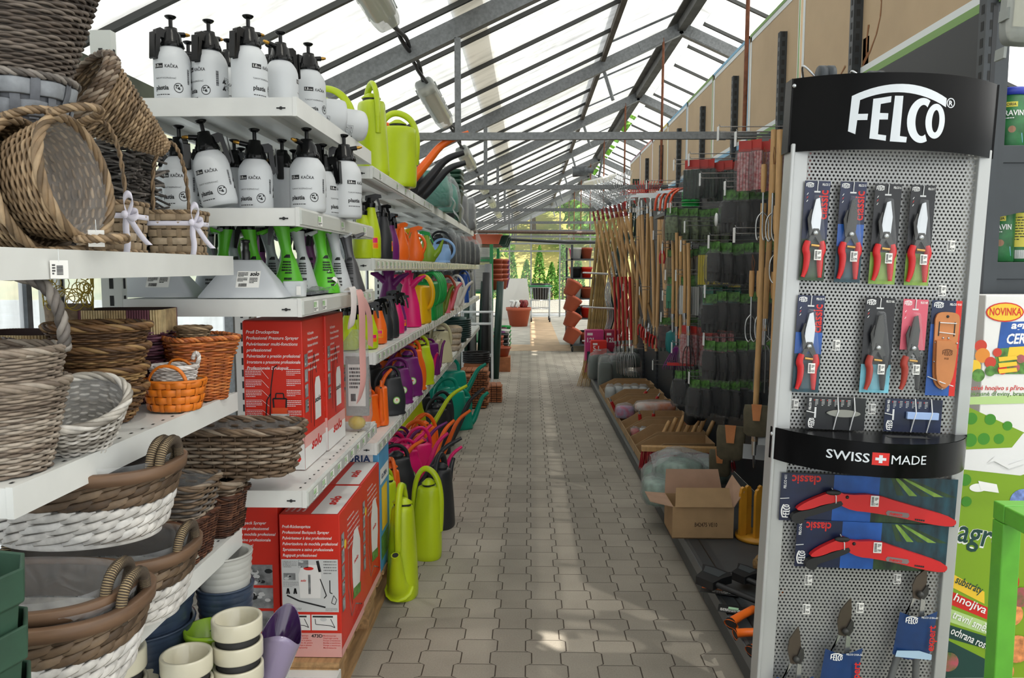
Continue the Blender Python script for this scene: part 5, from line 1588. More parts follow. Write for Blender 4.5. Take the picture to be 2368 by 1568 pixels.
pack_carton('red carton standing behind the ribbed pots, left of the front pallet carton', -1.115, -.885, 2.665, 3.02, .163, .535, back=True)
pack_carton('red carton at the back of the pallet beside the side wall', -1.115, -.885, 3.03, 3.4, .163, .515, back=True)
M_blue = mat('blue printed carton', '#4f9bc9', 0.45); M_navy = mat('navy print', '#27406e', 0.5)
o = thing('sprayer_carton', 'pale blue and white carton behind the red cartons on the pallet', 'carton', (-.78, 3.50, .163))
b = MB(); b.box(-.12, .116, -.12, .12, 0, .575); bx = b.build('box', M_blue, o, bevel=.003)
p = MB(); Mx = FRONT(-.12, -.1206, 0); rect(p, .02, .21, .49, .565, Mx, 0); text(p, 'GLORIA', .045, Mx @ T(0, 0, .0005), 1, .03, 0, 'L', .17, x=.03, y=.51); rect(p, .02, .21, .08, .46, Mx, 0)
Mx = SIDE(.1166, -.12, 0); rect(p, .02, .22, .40, .47, Mx, 0); text(p, 'GLORIA', .03, Mx @ T(0, 0, .0005), 1, .03, 0, 'L', .13, x=.05, y=.42); rect(p, .03, .21, .05, .16, Mx, 2); rect(p, .05, .18, .18, .38, Mx, 3)
Mx = frame((-.12, -.12, .5756), (1, 0, 0), (0, 1, 0)); rect(p, .02, .21, .02, .22, Mx, 0); rect(p, .03, .08, .03, .21, Mx @ T(0, 0, .0004), 3); rect(p, .10, .20, .04, .10, Mx @ T(0, 0, .0004), 3)
p.build('print', [M_whitec, M_navy, M_grn, M_yel], bx)
M_pal = mat('pallet wood', '#b08a5e', 0.7, noise=0.35, nscale=7, stretch=(8, 1, 8))
o = thing('pallet', 'wooden pallet under the red backpack sprayer cartons', 'pallet', (-.95, 3.2, 0))
for k in range(3):
 b = MB(); x = (-.245, 0, .235)[k]
 for y in (-.55, 0, .55): b.box(x - .045, x + .045, y - .06, y + .06, .022, .118)
 b.box(x - .048, x + .048, -.60, .60, 0, .022); b.build('runner', M_pal, o)
for k in range(9):
 b = MB(); y = -.555 + k * .139; b.box(-.29, .29, y - .05, y + .05, .140, .160); b.build('top_board', M_pal, o)
for k in range(3):
 b = MB(); y = (-.55, 0, .55)[k]; b.box(-.288, .288, y - .06, y + .06, .119, .139); b.build('cross_board', M_pal, o)
o = thing('hanging_bag', 'clear bag with a printed card and yellow fittings behind the tall red cartons', 'bag', (-.70, 3.12, .874))
b = MB()
b.loft([superring(.05, .03, 3, 24, 0), superring(.062, .055, 3, 24, .06), superring(.056, .04, 3, 24, .22), superring(.05, .014, 3, 24, .36), superring(.012, .004, 3, 24, .41)]); b.build('foil', M_foil, o)
b = MB(); b.box(-.04, .05, -.012, .012, .06, .30); rect(b, -.03, .04, .10, .27, FRONT(0, -.013, 0), 1); scribble(b, -.025, .035, .17, .26, FRONT(0, -.0136, 0), 2, 6); rect(b, -.02, .0, .12, .15, FRONT(0, -.0136, 0), 2); b.build('card', [mat('grey card', '#9a9b98', 0.6), M_paper, M_print_k], o)
b = MB(); b.ball((0, 0, .03), .036, 12, 0, (1, .9, .8)); b.build('fittings', mat('yellow plastic', '#d8b92c', 0.4), o)
# ------------------------------------------------------------------ watering cans and spray bottles
def plas(n, c, rough=.33): return mat(n, c, rough, spec=.4)
C_lime = plas('lime plastic', '#b3c81c'); C_or = plas('orange plastic', '#ee6a1f'); C_blk = plas('dark charcoal plastic', '#2a2c2f', .42); C_pur = plas('purple plastic', '#6d2269')
C_pink = plas('magenta pink plastic', '#dd1f6e'); C_teal = plas('teal green plastic', '#0f9079'); C_cream = plas('cream plastic', '#c9c39f'); C_yel = plas('yellow plastic can', '#e6b414')
C_grn = plas('grass green plastic', '#1f9a47'); C_rose = plas('rose plastic', '#e0717f'); C_olive = plas('olive plastic', '#6d7a2c'); C_brn = plas('red brown plastic', '#9a3d25'); C_wht = plas('white plastic can', '#d9d6cd'); C_blue = plas('blue plastic', '#2f55a3'); C_lblue = plas('light blue plastic', '#8db4e2')
CN = {C_lime: 'lime', C_or: 'orange', C_blk: 'charcoal', C_pur: 'purple', C_pink: 'pink', C_teal: 'teal', C_cream: 'cream', C_yel: 'yellow', C_grn: 'green', C_rose: 'rose', C_olive: 'olive', C_brn: 'red brown', C_wht: 'white', C_blue: 'blue', C_lblue: 'light blue'}
def can(label, loc, m, rz=0.0, h=.40, a=.105, b_=.075, kind='tall', group=None, spout=None, sticker=False, lid=True, name='watering_can', top=.72, scl=1.0):
 """spout along local +X"""
 o = thing(name, label, 'watering can', loc, rz, group, sc=scl)
 bd = MB(); n = 32; e = {'tall': 2.3, 'round': 2.6, 'box': 5.0, 'low': 2.2, 'slim': 2.6}[kind]
 rs = []
 for k in range(13):
  t = k / 12
  f = {'tall': lambda t: 1 - (1 - top) * t ** 1.6, 'round': lambda t: .86 + .14 * math.sin(PI * min(1, t * 1.2)) - .12 * max(0, t - .7) / .3, 'box': lambda t: 1 - .06 * t, 'low': lambda t: .90 + .10 * math.sin(PI * t), 'slim': lambda t: 1 - .2 * t}[kind](t)
  sh = {'tall': -.012, 'round': -.01, 'box': 0, 'low': 0, 'slim': 0}[kind] * t
  rs.append(superring(a * f, b_ * f, e, n, h * t, sh * h * 4))
 r0 = superring(a * .94, b_ * .94, e, n, 0); rs[0] = superring(a * .985, b_ * .985, e, n, .006); rs.insert(0, r0)
 f1 = rs[-1]; c = sum(f1, Vector()) / n
 rs.append([c + (p - c) * .93 + Vector((0, 0, h * .035)) for p in f1]); rs.append([c + (p - c) * .62 + Vector((0, 0, h * .06)) for p in f1])
 bd.loft(rs)
 body = bd.build('body', m, o)
 if lid:
  l = MB(); cz = h * 1.055
  la, lb = a * .42, b_ * .62
  if kind in ('box', 'slim'): la, lb = a * .5, b_ * .5
  l.loft([superring(la * .9, lb * .9, 2, 24, cz, c.x), superring(la * .95, lb * .95, 2, 24, cz + .012, c.x)], m=1)
  l.loft([superring(la * 1.02, lb * 1.05, 2, 24, cz + .012, c.x), superring(la * 1.02, lb * 1.05, 2, 24, cz + .017, c.x), superring(la * .4, lb * .4, 2, 24, cz + .036, c.x)], m=0)
  l.build('lid', [m, C_blk], o)
 hd = MB()
 if kind == 'tall':
  pts = [(a * .80, 0, h * .58), (a * .84, 0, h * .85), (a * .62, 0, h * 1.16), (a * .05, 0, h * 1.33), (-a * .75, 0, h * 1.22), (-a * 1.05, 0, h * .95), (-a * 1.02, 0, h * .60), (-a * .95, 0, h * .40)]; r = b_ * .23
 elif kind == 'round':
  pts = [(a * .55, 0, h * .98), (a * .45, 0, h * 1.22), (-a * .1, 0, h * 1.36), (-a * .8, 0, h * 1.27), (-a * 1.3, 0, h * .98), (-a * 1.36, 0, h * .62), (-a * 1.1, 0, h * .32), (-a * .85, 0, h * .22)]; r = b_ * .2
 elif kind == 'box':
  pts = [(a * .2, 0, h * 1.0), (a * .1, 0, h * 1.17), (-a * .3, 0, h * 1.33), (-a * .95, 0, h * 1.30), (-a * 1.42, 0, h * 1.02), (-a * 1.45, 0, h * .72), (-a * 1.2, 0, h * .48), (-a * .95, 0, h * .42)]; r = b_ * .18
 elif kind == 'low':
  pts = [(a * .5, 0, h * .98), (a * .42, 0, h * 1.35), (a * .1, 0, h * 1.52), (-a * .5, 0, h * 1.48), (-a * .95, 0, h * 1.15), (-a * 1.0, 0, h * .75), (-a * .92, 0, h * .5)]; r = b_ * .19
 else:
  pts = [(a * .5, 0, h * .98), (a * .3, 0, h * 1.16), (-a * .4, 0, h * 1.2), (-a * .9, 0, h * 1.05), (-a * 1.15, 0, h * .75), (-a * .95, 0, h * .45)]; r = b_ * .2
 hd.tube(smooth(pts, 3), r, 10, flat=.75); hd.build('handle', m, o)
 if spout:
  L, zt = spout[:2]; r0_, r1_ = (spout[2:] + (b_ * .30, b_ * .13))[:2] if len(spout) > 2 else (b_ * .30, b_ * .14)
  s = MB(); P = smooth([(a * .70, 0, h * .14), (a * 1.02, 0, h * .22), (a + L * .30, 0, lerp(h * .22, zt, .40)), (a + L * .58, 0, lerp(h * .22, zt, .82)), (a + L, 0, zt)], 3)
  k = len(P); s.tube(P, [lerp(r0_ * 1.5, r1_, (i / (k - 1)) ** .6) for i in range(k)], 12)
  d = (P[-1] - P[-2]).normalized(); s.tube([P[-1] - d * .004, P[-1] + d * .001], r1_ * 1.12, 12, m=0)
  s.tube([P[-1] + d * .0006, P[-1] + d * .0014], r1_ * .82, 12, m=1)
  s.build('spout', [m, C_blk], o)
 if sticker:
  st = MB(); Mx = frame((a * .05, -b_ * 1.012, h * .42), (1, 0, 0), (0, .04, 1)); R_ = b_ * .42
  disc(st, 0, 0, R_, Mx, 0, 20, z=.002); disc(st, 0, 0, R_ * .8, Mx, 1, 20, z=.0026); rect(st, -R_ * .4, R_ * .4, -R_ * .1, R_ * .5, Mx, 2, z=.0031)
  disc(st, R_ * .05, R_ * .15, R_ * .2, Mx, 3, 10, z=.0036)
  st.build('round_sticker', [mat('green sticker', '#6fae3b', .5), mat('pale sticker', '#d9e2c4', .5), M_paper, C_or], o)
 return o
def pl_at(px, Y, z):
 p = at(px, 620 - (z + .1 - EYE) * FOC / Y, Y=Y); return (p.x, Y, z)
GF = 'watering cans on the floor and base shelf'
ZB = .1435
can('large lime watering can in front on the pavers, spout to the camera', (-.592, 3.53, 0), C_lime, rz=R(-96), h=.405, a=.082, b_=.073, kind='tall', spout=(.03, .235, .045, .018), group=GF, top=.70)
can('large lime watering can standing behind the front one on the pavers', (-.545, 4.02, 0), C_lime, rz=R(168), h=.37, a=.082, b_=.07, kind='tall', group=GF, spout=(.05, .26), top=.72)
can('tall charcoal watering can on the pavers at the aisle edge', (-.520, 4.52, 0), C_blk, rz=R(75), h=.335, a=.09, b_=.078, kind='tall', group=GF, spout=(.12, .36), top=.82, sticker=False)
can('small lime watering can between the blue carton and large lime cans', pl_at(893, 3.98, ZB), C_lime, rz=R(-110), h=.26, a=.07, b_=.06, kind='tall', group=GF, spout=(.06, .17, .03, .014))
can('small orange watering can behind the small lime can', pl_at(908, 4.22, ZB), C_or, rz=R(-60), h=.26, a=.066, b_=.056, kind='tall', group=GF, spout=(.08, .20), sticker=True)
can('charcoal watering can with round handle behind the small orange can', pl_at(922, 4.52, ZB), C_blk, rz=R(20), h=.26, a=.105, b_=.07, kind='round', group=GF, spout=(.28, .36), sticker=True)
for k, (px, Y, rz, w) in enumerate(((888, 4.78, 30, 'leftmost'), (943, 4.82, 25, 'front'), (918, 5.02, 40, 'rear'), (978, 5.08, 20, 'right hand'))):
 can('%s pink watering can in the group of four by the base shelf' % w, pl_at(px, Y, ZB if px < 960 else .0), C_pink, rz=R(rz), h=.235 if px < 960 else .36, a=.10, b_=.065, kind='round', group=GF, spout=(.17, .33), sticker=k in (1, 3))
can('orange watering can half hidden left of the pink ones', pl_at(868, 4.72, ZB), C_or, rz=R(10), h=.26, a=.10, b_=.065, kind='round', group=GF, spout=(.2, .32))
can('orange watering can, front left one below the long shelf', pl_at(893, 5.42, ZB), C_or, rz=R(35), h=.29, a=.115, b_=.075, kind='round', group=GF, spout=(.2, .33))
can('orange watering can with dark lid behind the pink ones', pl_at(965, 5.55, .0), C_or, rz=R(35), h=.33, a=.11, b_=.08, kind='tall', group=GF, spout=(.20, .40), top=.85)
can('orange watering can with long spout leaning over the aisle', pl_at(985, 5.75, .0), C_or, rz=R(12), h=.34, a=.10, b_=.07, kind='tall', group=GF, spout=(.24, .46), top=.9)
can('lime watering can with a long spout behind the orange ones', pl_at(955, 6.05, ZB), C_lime, rz=R(25), h=.34, a=.115, b_=.08, kind='round', group=GF, spout=(.34, .44))
can('first charcoal watering can with a long spout over the aisle', pl_at(1015, 6.35, 0), C_blk, rz=R(20), h=.36, a=.10, b_=.075, kind='tall', group=GF, spout=(.26, .50), top=.9)
can('second charcoal watering can with a long spout over the aisle', pl_at(1025, 6.65, 0), C_blk, rz=R(20), h=.36, a=.10, b_=.075, kind='tall', group=GF, spout=(.27, .48), top=.9)
can('charcoal watering can with round handle in front of the teal ones', pl_at(975, 6.45, ZB), C_blk, rz=R(30), h=.30, a=.12, b_=.08, kind='round', group=GF)
can('charcoal watering can with round handle below the long shelf', pl_at(965, 6.8, ZB), C_blk, rz=R(30), h=.32, a=.12, b_=.08, kind='round', group=GF)
can('purple watering can with thin spout left of the pink ones', pl_at(885, 5.15, ZB), C_pur, rz=R(25), h=.24, a=.095, b_=.06, kind='round', group=GF, spout=(.20, .30, .02, .008))
can('purple watering can with thin spout in front of the orange one', pl_at(930, 5.3, ZB), C_pur, rz=R(25), h=.22, a=.09, b_=.06, kind='round', group=GF, spout=(.24, .30, .02, .008))
for k, (px, Y, z, rz, L, zt, w) in enumerate(((1058, 7.35, 0, 15, .15, .34, 'nearest'), (1040, 7.1, ZB, 25, .0, 0, 'second'), (1010, 7.3, ZB, 30, .0, 0, 'left hand'), (1045, 7.75, ZB + .1, 15, .20, .32, 'far upper'), (1000, 7.75, ZB + .1, 30, 0, 0, 'rear left'))):
 can('%s teal watering can in the teal group by the stacked wood tiles' % w, pl_at(px, Y, z), C_teal, rz=R(rz), h=.30 if z == 0 else .25, a=.15, b_=.10, kind='low' if z else 'tall', group=GF, spout=(L, zt) if L else None, top=.9, lid=False)
ZS2 = .774; G2 = 'watering cans on the lowest long shelf'
row = [(838, 3.70, C_lime, .135, .062, 'slim', 0), (858, 3.66, C_or, .15, .05, 'slim', 0), (882, 3.74, C_or, .175, .055, 'slim', 1), (908, 4.0, C_blk, .185, .07, 'round', 1), (926, 4.33, C_pur, .19, .075, 'round', 1), (946, 4.60, C_pur, .22, .085, 'round', 1),
  (954, 4.82, C_or, .24, .09, 'round', 0), (974, 5.05, C_lime, .24, .09, 'round', 0), (985, 5.25, C_pink, .17, .05, 'slim', 0), (995, 5.50, C_pur, .215, .075, 'slim', 0), (1008, 5.95, C_cream, .20, .06, 'slim', 0), (1022, 6.25, C_cream, .24, .09, 'tall', 0)]
for k, (px, Y, m, h, a, kd, st) in enumerate(row):
 can('%s watering can in the front row of the lowest long shelf, %s along' % (CN[m], ORD[k]), pl_at(px, Y, ZS2), m, rz=R((-60, 60, -80, 30, 25, 25, 20, 20, -30, 40, -60, 20)[k]), h=h, a=a, b_=a * .66, kind=kd, group=G2, sticker=bool(st), spout=(.05, h * 1.1, .014, .007) if kd == 'slim' else None, lid=kd != 'slim')
back = [(3.62, C_or), (3.85, C_or), (4.1, C_blk), (4.35, C_pur), (4.6, C_or), (4.85, C_or), (5.1, C_lime), (5.4, C_pur), (5.75, C_pink), (6.1, C_cream), (6.45, C_cream)]
for r_i, (X, w) in enumerate(((-.845, 'second'), (-1.0, 'third'), (-1.12, 'rearmost'))):
 for k, (Y, m) in enumerate(back):
  m2 = m if r_i == 0 else ([C_or, C_blk, C_pur, C_or, C_lime][(k + r_i) % 5] if k < 8 else m)
  can('%s watering can in the %s row of the lowest long shelf, %s along' % (CN[m2], w, ORD[k]), (X + .015 * ((k * 7) % 3 - 1), Y + .06 * r_i, ZS2), m2, rz=R(20 + 17 * ((k + r_i) % 4)), h=.18 + .02 * ((k + r_i) % 3), a=.075, b_=.052, kind='round' if (k + r_i) % 3 else 'slim', group=G2, lid=True, spout=(.10, .24, .016, .007) if (k + r_i) % 2 else None)
def spray_bottle(label, loc, m, h=.19, r=.042, rz=0.0, head=None, sticker=True, group='trigger spray bottles'):
 o = thing('spray_bottle', label, 'spray bottle', loc, rz, group)
 b = MB(); b.lathe([(0, 0), (r * .92, 0), (r, .006), (r, h * .38), (r * .93, h * .52), (r * .62, h * .80), (r * .48, h * .93), (r * .46, h), (0, h)], 24, cap=False)
 body = b.build('bottle', m, o)
 c = MB(); c.lathe([(r * .52, h - .012), (r * .55, h + .006), (r * .40, h + .012), (r * .34, h + .03), (0, h + .031)], 14, cap=False)
 c.prism([(-.022, h + .018), (-.020, h + .038), (.024, h + .048), (.048, h + .044), (.050, h + .032), (.03, h + .028), (.02, h + .016)], -.011, .011, RX(PI / 2));
 c.prism([(.026, h + .030), (.036, h + .030), (.046, h + .0), (.048, h - .03), (.042, h - .03), (.034, h + .004)], -.006, .006, RX(PI / 2));
 c.build('trigger_head', head or M_gblack, o, bevel=.0015)
 if sticker:
  s = MB(); f = cyl_fn(r, 0, -PI / 2 + .5); rect(s, -.014, .014, h * .18, h * .40, None, 0, f, 4); g = cyl_fn(r + .0005, 0, -PI / 2 + .5)
  rect(s, -.012, .010, h * .29, h * .38, None, 1, g, 4); rect(s, -.010, .012, h * .20, h * .28, None, 2, g, 4); s.build('sticker', [C_yel, C_pink, C_or], body)
 return o
ZS3 = 1.169
SB = [(806, 3.44, C_lime, .165, 'first'), (822, 3.52, C_lime, .165, 'second'), (852, 3.50, C_lime, .165, 'third'), (838, 3.66, C_lime, .21, 'rear'), (874, 3.74, C_or, .17, ''), (890, 3.94, C_blk, .175, 'front'), (904, 4.08, C_blk, .20, 'rear'), (917, 4.32, C_pink, .18, ''), (926, 4.50, C_pur, .16, '')]
for k, (px, Y, m, h, w) in enumerate(SB):
 spray_bottle('%s %s spray bottle on the middle long shelf, %s in its front row' % (w, CN[m], ORD[k]) if w else '%s spray bottle on the middle long shelf beside the charcoal ones' % CN[m], pl_at(px, Y, ZS3), m, h, .043 if k != 8 else .036, rz=R(-30 + 25 * (k % 3)), sticker=k in (2, 4, 8))
for k in range(6):
 spray_bottle('%s spray bottle in the middle long shelf\'s second row, %s along' % (['charcoal', 'lime', 'purple', 'charcoal', 'orange', 'purple'][k], ORD[k]), (-.88 - .06 * (k % 2), 3.5 + .17 * k, ZS3), [C_blk, C_lime, C_pur, C_blk, C_or, C_pur][k], .17, .04, rz=R(40 * k), sticker=False)
def flower_can(label, loc, m, rz=0.0, s=1.0):
 o = thing('watering_can', label, 'watering can', loc, rz, 'middle shelf watering cans', sc=s)
 b = MB(); b.loft([superring(.078, .05, 2.4, 28, 0), superring(.08, .052, 2.4, 28, .01), superring(.066, .045, 2.2, 28, .14), superring(.035, .03, 2, 28, .26), superring(.028, .026, 2, 28, .29), superring(.036, .034, 2, 28, .33), superring(.030, .028, 2, 28, .33)]); b.build('body', m, o)
 b = MB(); b.tube(smooth([(.0, 0, .30), (.0, 0, .36), (.004, 0, .42), (.008, 0, .465)], 2), [.026] * 3 + [.02] * 3 + [.012] * 2 + [.006] * 2, 10) if False else b.tube([(.0, 0, .32), (0, 0, .36), (.003, 0, .42), (.006, 0, .47)], [.022, .021, .013, .005], 10); b.build('spout', m, o)
 b = MB(); b.tube([(.02, -.01, .25), (.06, -.012, .29), (.11, -.014, .315)], [.022, .018, .006], 10); b.build('handle', m, o)
 b = MB(); b.tube([(-.02, .0, .27), (-.07, 0, .31), (-.10, 0, .315)], [.02, .016, .006], 10); b.build('handle', m, o)
 return o
flower_can('magenta pink windmill shaped watering can on the middle shelf', pl_at(945, 4.82, ZS3), C_pink, R(0))
flower_can('purple windmill shaped watering can behind the charcoal bottles', pl_at(900, 4.55, ZS3 + .0), C_pur, R(20), 1.05)
G3 = 'middle shelf watering cans'
can('yellow box shaped watering can with ring handle on the middle shelf', pl_at(966, 5.10, ZS3), C_yel, rz=R(165), h=.235, a=.075, b_=.085, kind='box', group=G3, lid=False)
for k in range(4):
 can('green watering can, %s of the row behind the yellow one' % ORD[k], pl_at(983 + 5 * k, 5.42 + .15 * k, ZS3), C_grn, rz=R(165), h=.25, a=.08, b_=.06, kind='box', group=G3, lid=False)
can('olive watering can with spout beside the green ones', pl_at(1008, 6.0, ZS3), C_olive, rz=R(30), h=.17, a=.07, b_=.05, kind='round', group=G3, spout=(.08, .22, .02, .012), lid=False)
can('rose watering can on the middle shelf beside the olive one', pl_at(1020, 6.3, ZS3), C_rose, rz=R(10), h=.20, a=.08, b_=.06, kind='round', group=G3, spout=(.09, .24, .016, .01), lid=False)
can('red brown watering can behind the rose one', pl_at(1030, 6.7, ZS3), C_brn, rz=R(150), h=.22, a=.08, b_=.06, kind='round', group=G3, lid=False)
can('white watering can with spout further along the middle shelf', pl_at(1042, 7.0, ZS3), C_wht, rz=R(10), h=.20, a=.08, b_=.06, kind='round', group=G3, spout=(.12, .24, .018, .012), lid=False)
can('second white watering can beside a carton on the middle shelf', pl_at(1052, 7.4, ZS3), C_wht, rz=R(150), h=.22, a=.08, b_=.06, kind='round', group=G3, lid=False)
can('blue jug shaped watering can near the end of the middle shelf', pl_at(1070, 8.2, ZS3), C_blue, rz=R(170), h=.28, a=.07, b_=.05, kind='slim', group=G3, lid=False)
ZS4 = 1.572
S4 = [(838, 3.42, C_lime, .20), (857, 3.46, C_lime, .235), (842, 3.60, C_or, .19), (886, 3.76, C_blk, .215), (880, 3.95, C_pur, .2), (903, 4.05, C_pur, .19)]
for k, (px, Y, m, h) in enumerate(S4):
 spray_bottle('%s spray bottle on the second long shelf, %s along' % (CN[m], ORD[k]), pl_at(px, Y, ZS4), m, h, .045, rz=R(60 - 50 * (k % 3)), sticker=k in (1, 3))
def bird_sprayer(label, loc, m, head, rz):
 o = thing('spray_bottle', label, 'spray bottle', loc, rz, 'bird shaped spray bottles')
 b = MB(); b.loft([superring(.05, .035, 2, 20, 0, .0), superring(.062, .042, 2, 20, .02, .0), superring(.055, .04, 2, 20, .075, .0), superring(.028, .025, 2, 20, .14, .004), superring(.018, .018, 2, 20, .18, .006)]); b.build('body', m, o)
 b = MB(); b.tube([(-.045, 0, .04), (-.08, 0, .08), (-.11, 0, .15)], [.026, .018, .006], 10); b.build('tail', m, o)
 b = MB(); b.tube(smooth([(.012, 0, .16), (.05, 0, .15), (.075, 0, .10), (.05, 0, .04)], 3), .009, 8); b.build('handle', m, o)
 c = MB(); c.prism([(-.02, .175), (-.02, .20), (.03, .212), (.055, .205), (.05, .19), (.02, .185), (.02, .17)], -.011, .011, RX(PI / 2)); c.prism([(-.01, .19), (-.02, .19), (-.045, .13), (-.038, .128)], -.006, .006, RX(PI / 2)); c.build('trigger_head', head, o)
 return o
bird_sprayer('large orange bird shaped spray bottle with white tag', pl_at(957, 4.75, ZS4), C_or, C_or, R(0))
bird_sprayer('small orange bird shaped spray bottle beside the charcoal one', pl_at(926, 4.35, ZS4), C_or, C_or, R(60))
bird_sprayer('green bird shaped spray bottle with yellow trigger', pl_at(988, 5.35, ZS4), plas('apple green plastic', '#7fa02c'), C_grn, R(180))
bird_sprayer('green and yellow spray bottle behind the orange bird', pl_at(943, 4.95, ZS4), plas('apple green plastic', '#7fa02c'), C_yel, R(40))
bird_sprayer('purple and orange spray bottle in the second row', pl_at(912, 4.55, ZS4), C_pur, C_or, R(90))
can('white and light blue watering can on the second long shelf', pl_at(1018, 6.25, ZS4), C_lblue, rz=R(190), h=.14, a=.085, b_=.06, kind='round', group='second shelf cans', lid=False)
can('charcoal watering can with a large ring handle on the second long shelf', pl_at(1012, 6.7, ZS4), C_blk, rz=R(170), h=.20, a=.10, b_=.06, kind='round', group='second shelf cans')
M_dkpack = mat('dark green netting pack', '#20282a', .45, noise=.3, nscale=40)
def pack(label, loc, w, d, h, m, rz=0.0, foil=True, group=None, name='netting_pack', e=3):
 o = thing(name, label, 'package', loc, rz, group)
 b = MB(); rs = [superring(w * f, d * f, e, 20, h * t) for t, f in ((0, .8), (.04, 1), (.3, 1.04), (.7, 1.02), (.94, .9), (1, .6))]; b.loft(rs); b.build('contents', m, o)
 if foil:
  b = MB(); r = random.Random(int(abs(loc[1]) * 100)); rs = [[p * 1.06 + Vector((r.uniform(-.004, .004), r.uniform(-.004, .004), r.uniform(-.006, .006))) for p in superring(w * f, d * f, e, 20, h * t)] for t, f in ((0, .85), (.05, 1.02), (.3, 1.07), (.7, 1.05), (.95, .95), (1.06, .7), (1.16, .5))]; b.loft(rs); b.build('foil', M_foil, o)
 return o
for k in range(6):
 pack('dark netting pack in clear foil on the second long shelf, %s along' % ORD[k], pl_at(1035 + 12 * k, 7.0 + .5 * k, ZS4), .06, .13, .26 - .02 * (k % 2), M_dkpack, R(20), group='dark packs on the second shelf')
for k in range(7):
 pack('dark bagged pack standing at the back of the middle long shelf, %s along' % ORD[k], (-.98 + .03 * k, 6.0 + .5 * k, ZS3), .07, .16, .33, M_dkpack, 0, group='dark packs on the middle shelf')
for k in range(3):
 pack('dark bagged pack at the far end of the middle long shelf, %s' % ORD[k], (-.78, 8.7 + .5 * k, ZS3), .08, .14, .34, M_dkpack, 0, group='dark packs on the middle shelf')
o = thing('carton', 'small white carton on the middle shelf near the blue jug', 'carton', pl_at(1058, 7.75, ZS3)); b = MB(); b.box(-.06, .06, -.1, .1, 0, .17); b.build('box', M_whitec, o, bevel=.003)
pack('clear bag of fittings with an orange lid on the middle shelf', pl_at(1030, 7.6, ZS3), .12, .12, .24, film('bag of fittings', clear=.4, bump=.6), 0, name='fitting_bag')
o = thing('hose_reel', 'dark green coil of hose in its drum on the lowest long shelf', 'hose', (-.80, 8.05, ZS2))
b = MB()
for k in range(9): b.tube([(.19 * math.cos(a), .19 * math.sin(a), .05 + .022 * k) for a in [2 * PI * i / 28 for i in range(28)]], .0125, 7, True)
b.build('coil', mat('dark green hose', '#123230', .4), o)
b = MB(); b.lathe([(.0, 0), (.15, 0), (.16, .12), (.15, .14), (.15, .25), (0, .25)], 28, cap=False); b.build('drum', mat('dark teal drum', '#0e4a44', .4), o)
b = MB(); f = cyl_fn(.19, 0, -.9); rect(b, -.06, .06, .06, .16, None, 0, f); rect(b, -.04, .04, .08, .14, None, 1, cyl_fn(.192, 0, -.9)); b.build('label', [M_yel, M_grn], o)
M_sack = mat('beige jute fabric', '#bda88c', .9, noise=.25, nscale=60)
for k in range(4):
 o = thing('folded_sack', 'folded beige jute sheet in clear foil, %s of the pile' % ('lowest', 'second', 'third', 'topmost')[k], 'package', (-.76, 7.25, ZS2 + .055 * k), R(5 * k), 'pile of folded jute')
 b = MB(); b.loft([superring(.12 * f, .16 * f, 5, 32, z) for f, z in ((.95, 0), (1, .008), (1, .044), (.95, .052))]); b.build('cloth', M_sack, o)
 b = MB(); b.loft([superring(.124 * f, .164 * f, 5, 32, z) for f, z in ((1, .01), (1.01, .03), (1.0, .045))], caps=(False, False)); b.build('foil', M_foil, o)
ZS5 = 1.959; G5 = 'watering cans on the top long shelf'
can('lime watering can with black lid at the near end of the top long shelf', (-.735, 3.72, ZS5), C_lime, rz=R(-60), h=.33, a=.095, b_=.07, kind='tall', group=G5, top=.85)
can('lime watering can behind the lying sprayers on the top long shelf', (-.93, 3.52, ZS5 + .02), C_lime, rz=R(165), h=.255, a=.12, b_=.085, kind='round', group=G5)
can('second lime watering can seen side on at the top shelf front', (-.715, 4.22, ZS5), C_lime, rz=R(185), h=.30, a=.11, b_=.085, kind='tall', group=G5, top=.9)
can('orange watering can on the top shelf with its long spout over the aisle', (-.82, 4.62, ZS5), C_or, rz=R(14), h=.30, a=.11, b_=.085, kind='round', group=G5, spout=(.36, .37, .03, .016))
can('first charcoal watering can with a curved spout over the aisle on top', (-.80, 4.95, ZS5), C_blk, rz=R(12), h=.30, a=.11, b_=.085, kind='round', group=G5, spout=(.28, .30, .034, .016))
can('second charcoal watering can with a curved spout over the aisle on top', (-.80, 5.2, ZS5), C_blk, rz=R(12), h=.30, a=.11, b_=.085, kind='round', group=G5, spout=(.27, .27, .034, .016))
def bagged(label, loc, m, s, hang=0.0, name='bagged_can'):
 o = thing(name, label, 'watering can', loc, 0, 'bagged things on the top shelf')
 b = MB(); b.loft([superring(s * f, s * .8 * f, 2.2, 24, z * s) for f, z in ((.85, 0), (1, .06), (1.02, .8), (.9, 1.5), (.6, 1.75))]); b.build('contents', m, o)
 b = MB(); r = random.Random(int(loc[1] * 10)); n = 26
 rs = []
 for f, z in ((1.0, .01), (1.1, .2), (1.14, .9), (1.02, 1.6), (.8, 1.95), (.45, 2.1)):
  rs.append([p * (1 + r.uniform(-.05, .05)) for p in superring(s * f, s * .84 * f, 2.2, n, z * s)])
 b.loft(rs, caps=(False, False))
 if hang:
  b.grid(lambda u, v: (s * .9 + .012 * math.sin(v * 9) + .05 * v * hang * 5 + .03, lerp(-s * .6, s * .6, u) * (1 - .5 * v) + .02 * math.sin(v * 7), .06 - hang * v + .01 * math.sin(u * 12)), 8, 10)
 b.build('foil', M_foil, o); return o
bagged('teal watering can wrapped in clear foil on the top long shelf', (-.70, 5.55, ZS5), C_teal, .14, .16)
bagged('second teal can in clear foil with the foil hanging over the shelf', (-.68, 6.1, ZS5), C_teal, .13, .20)
M_crate = mat('dark green crate plastic', '#1d4433', .45)
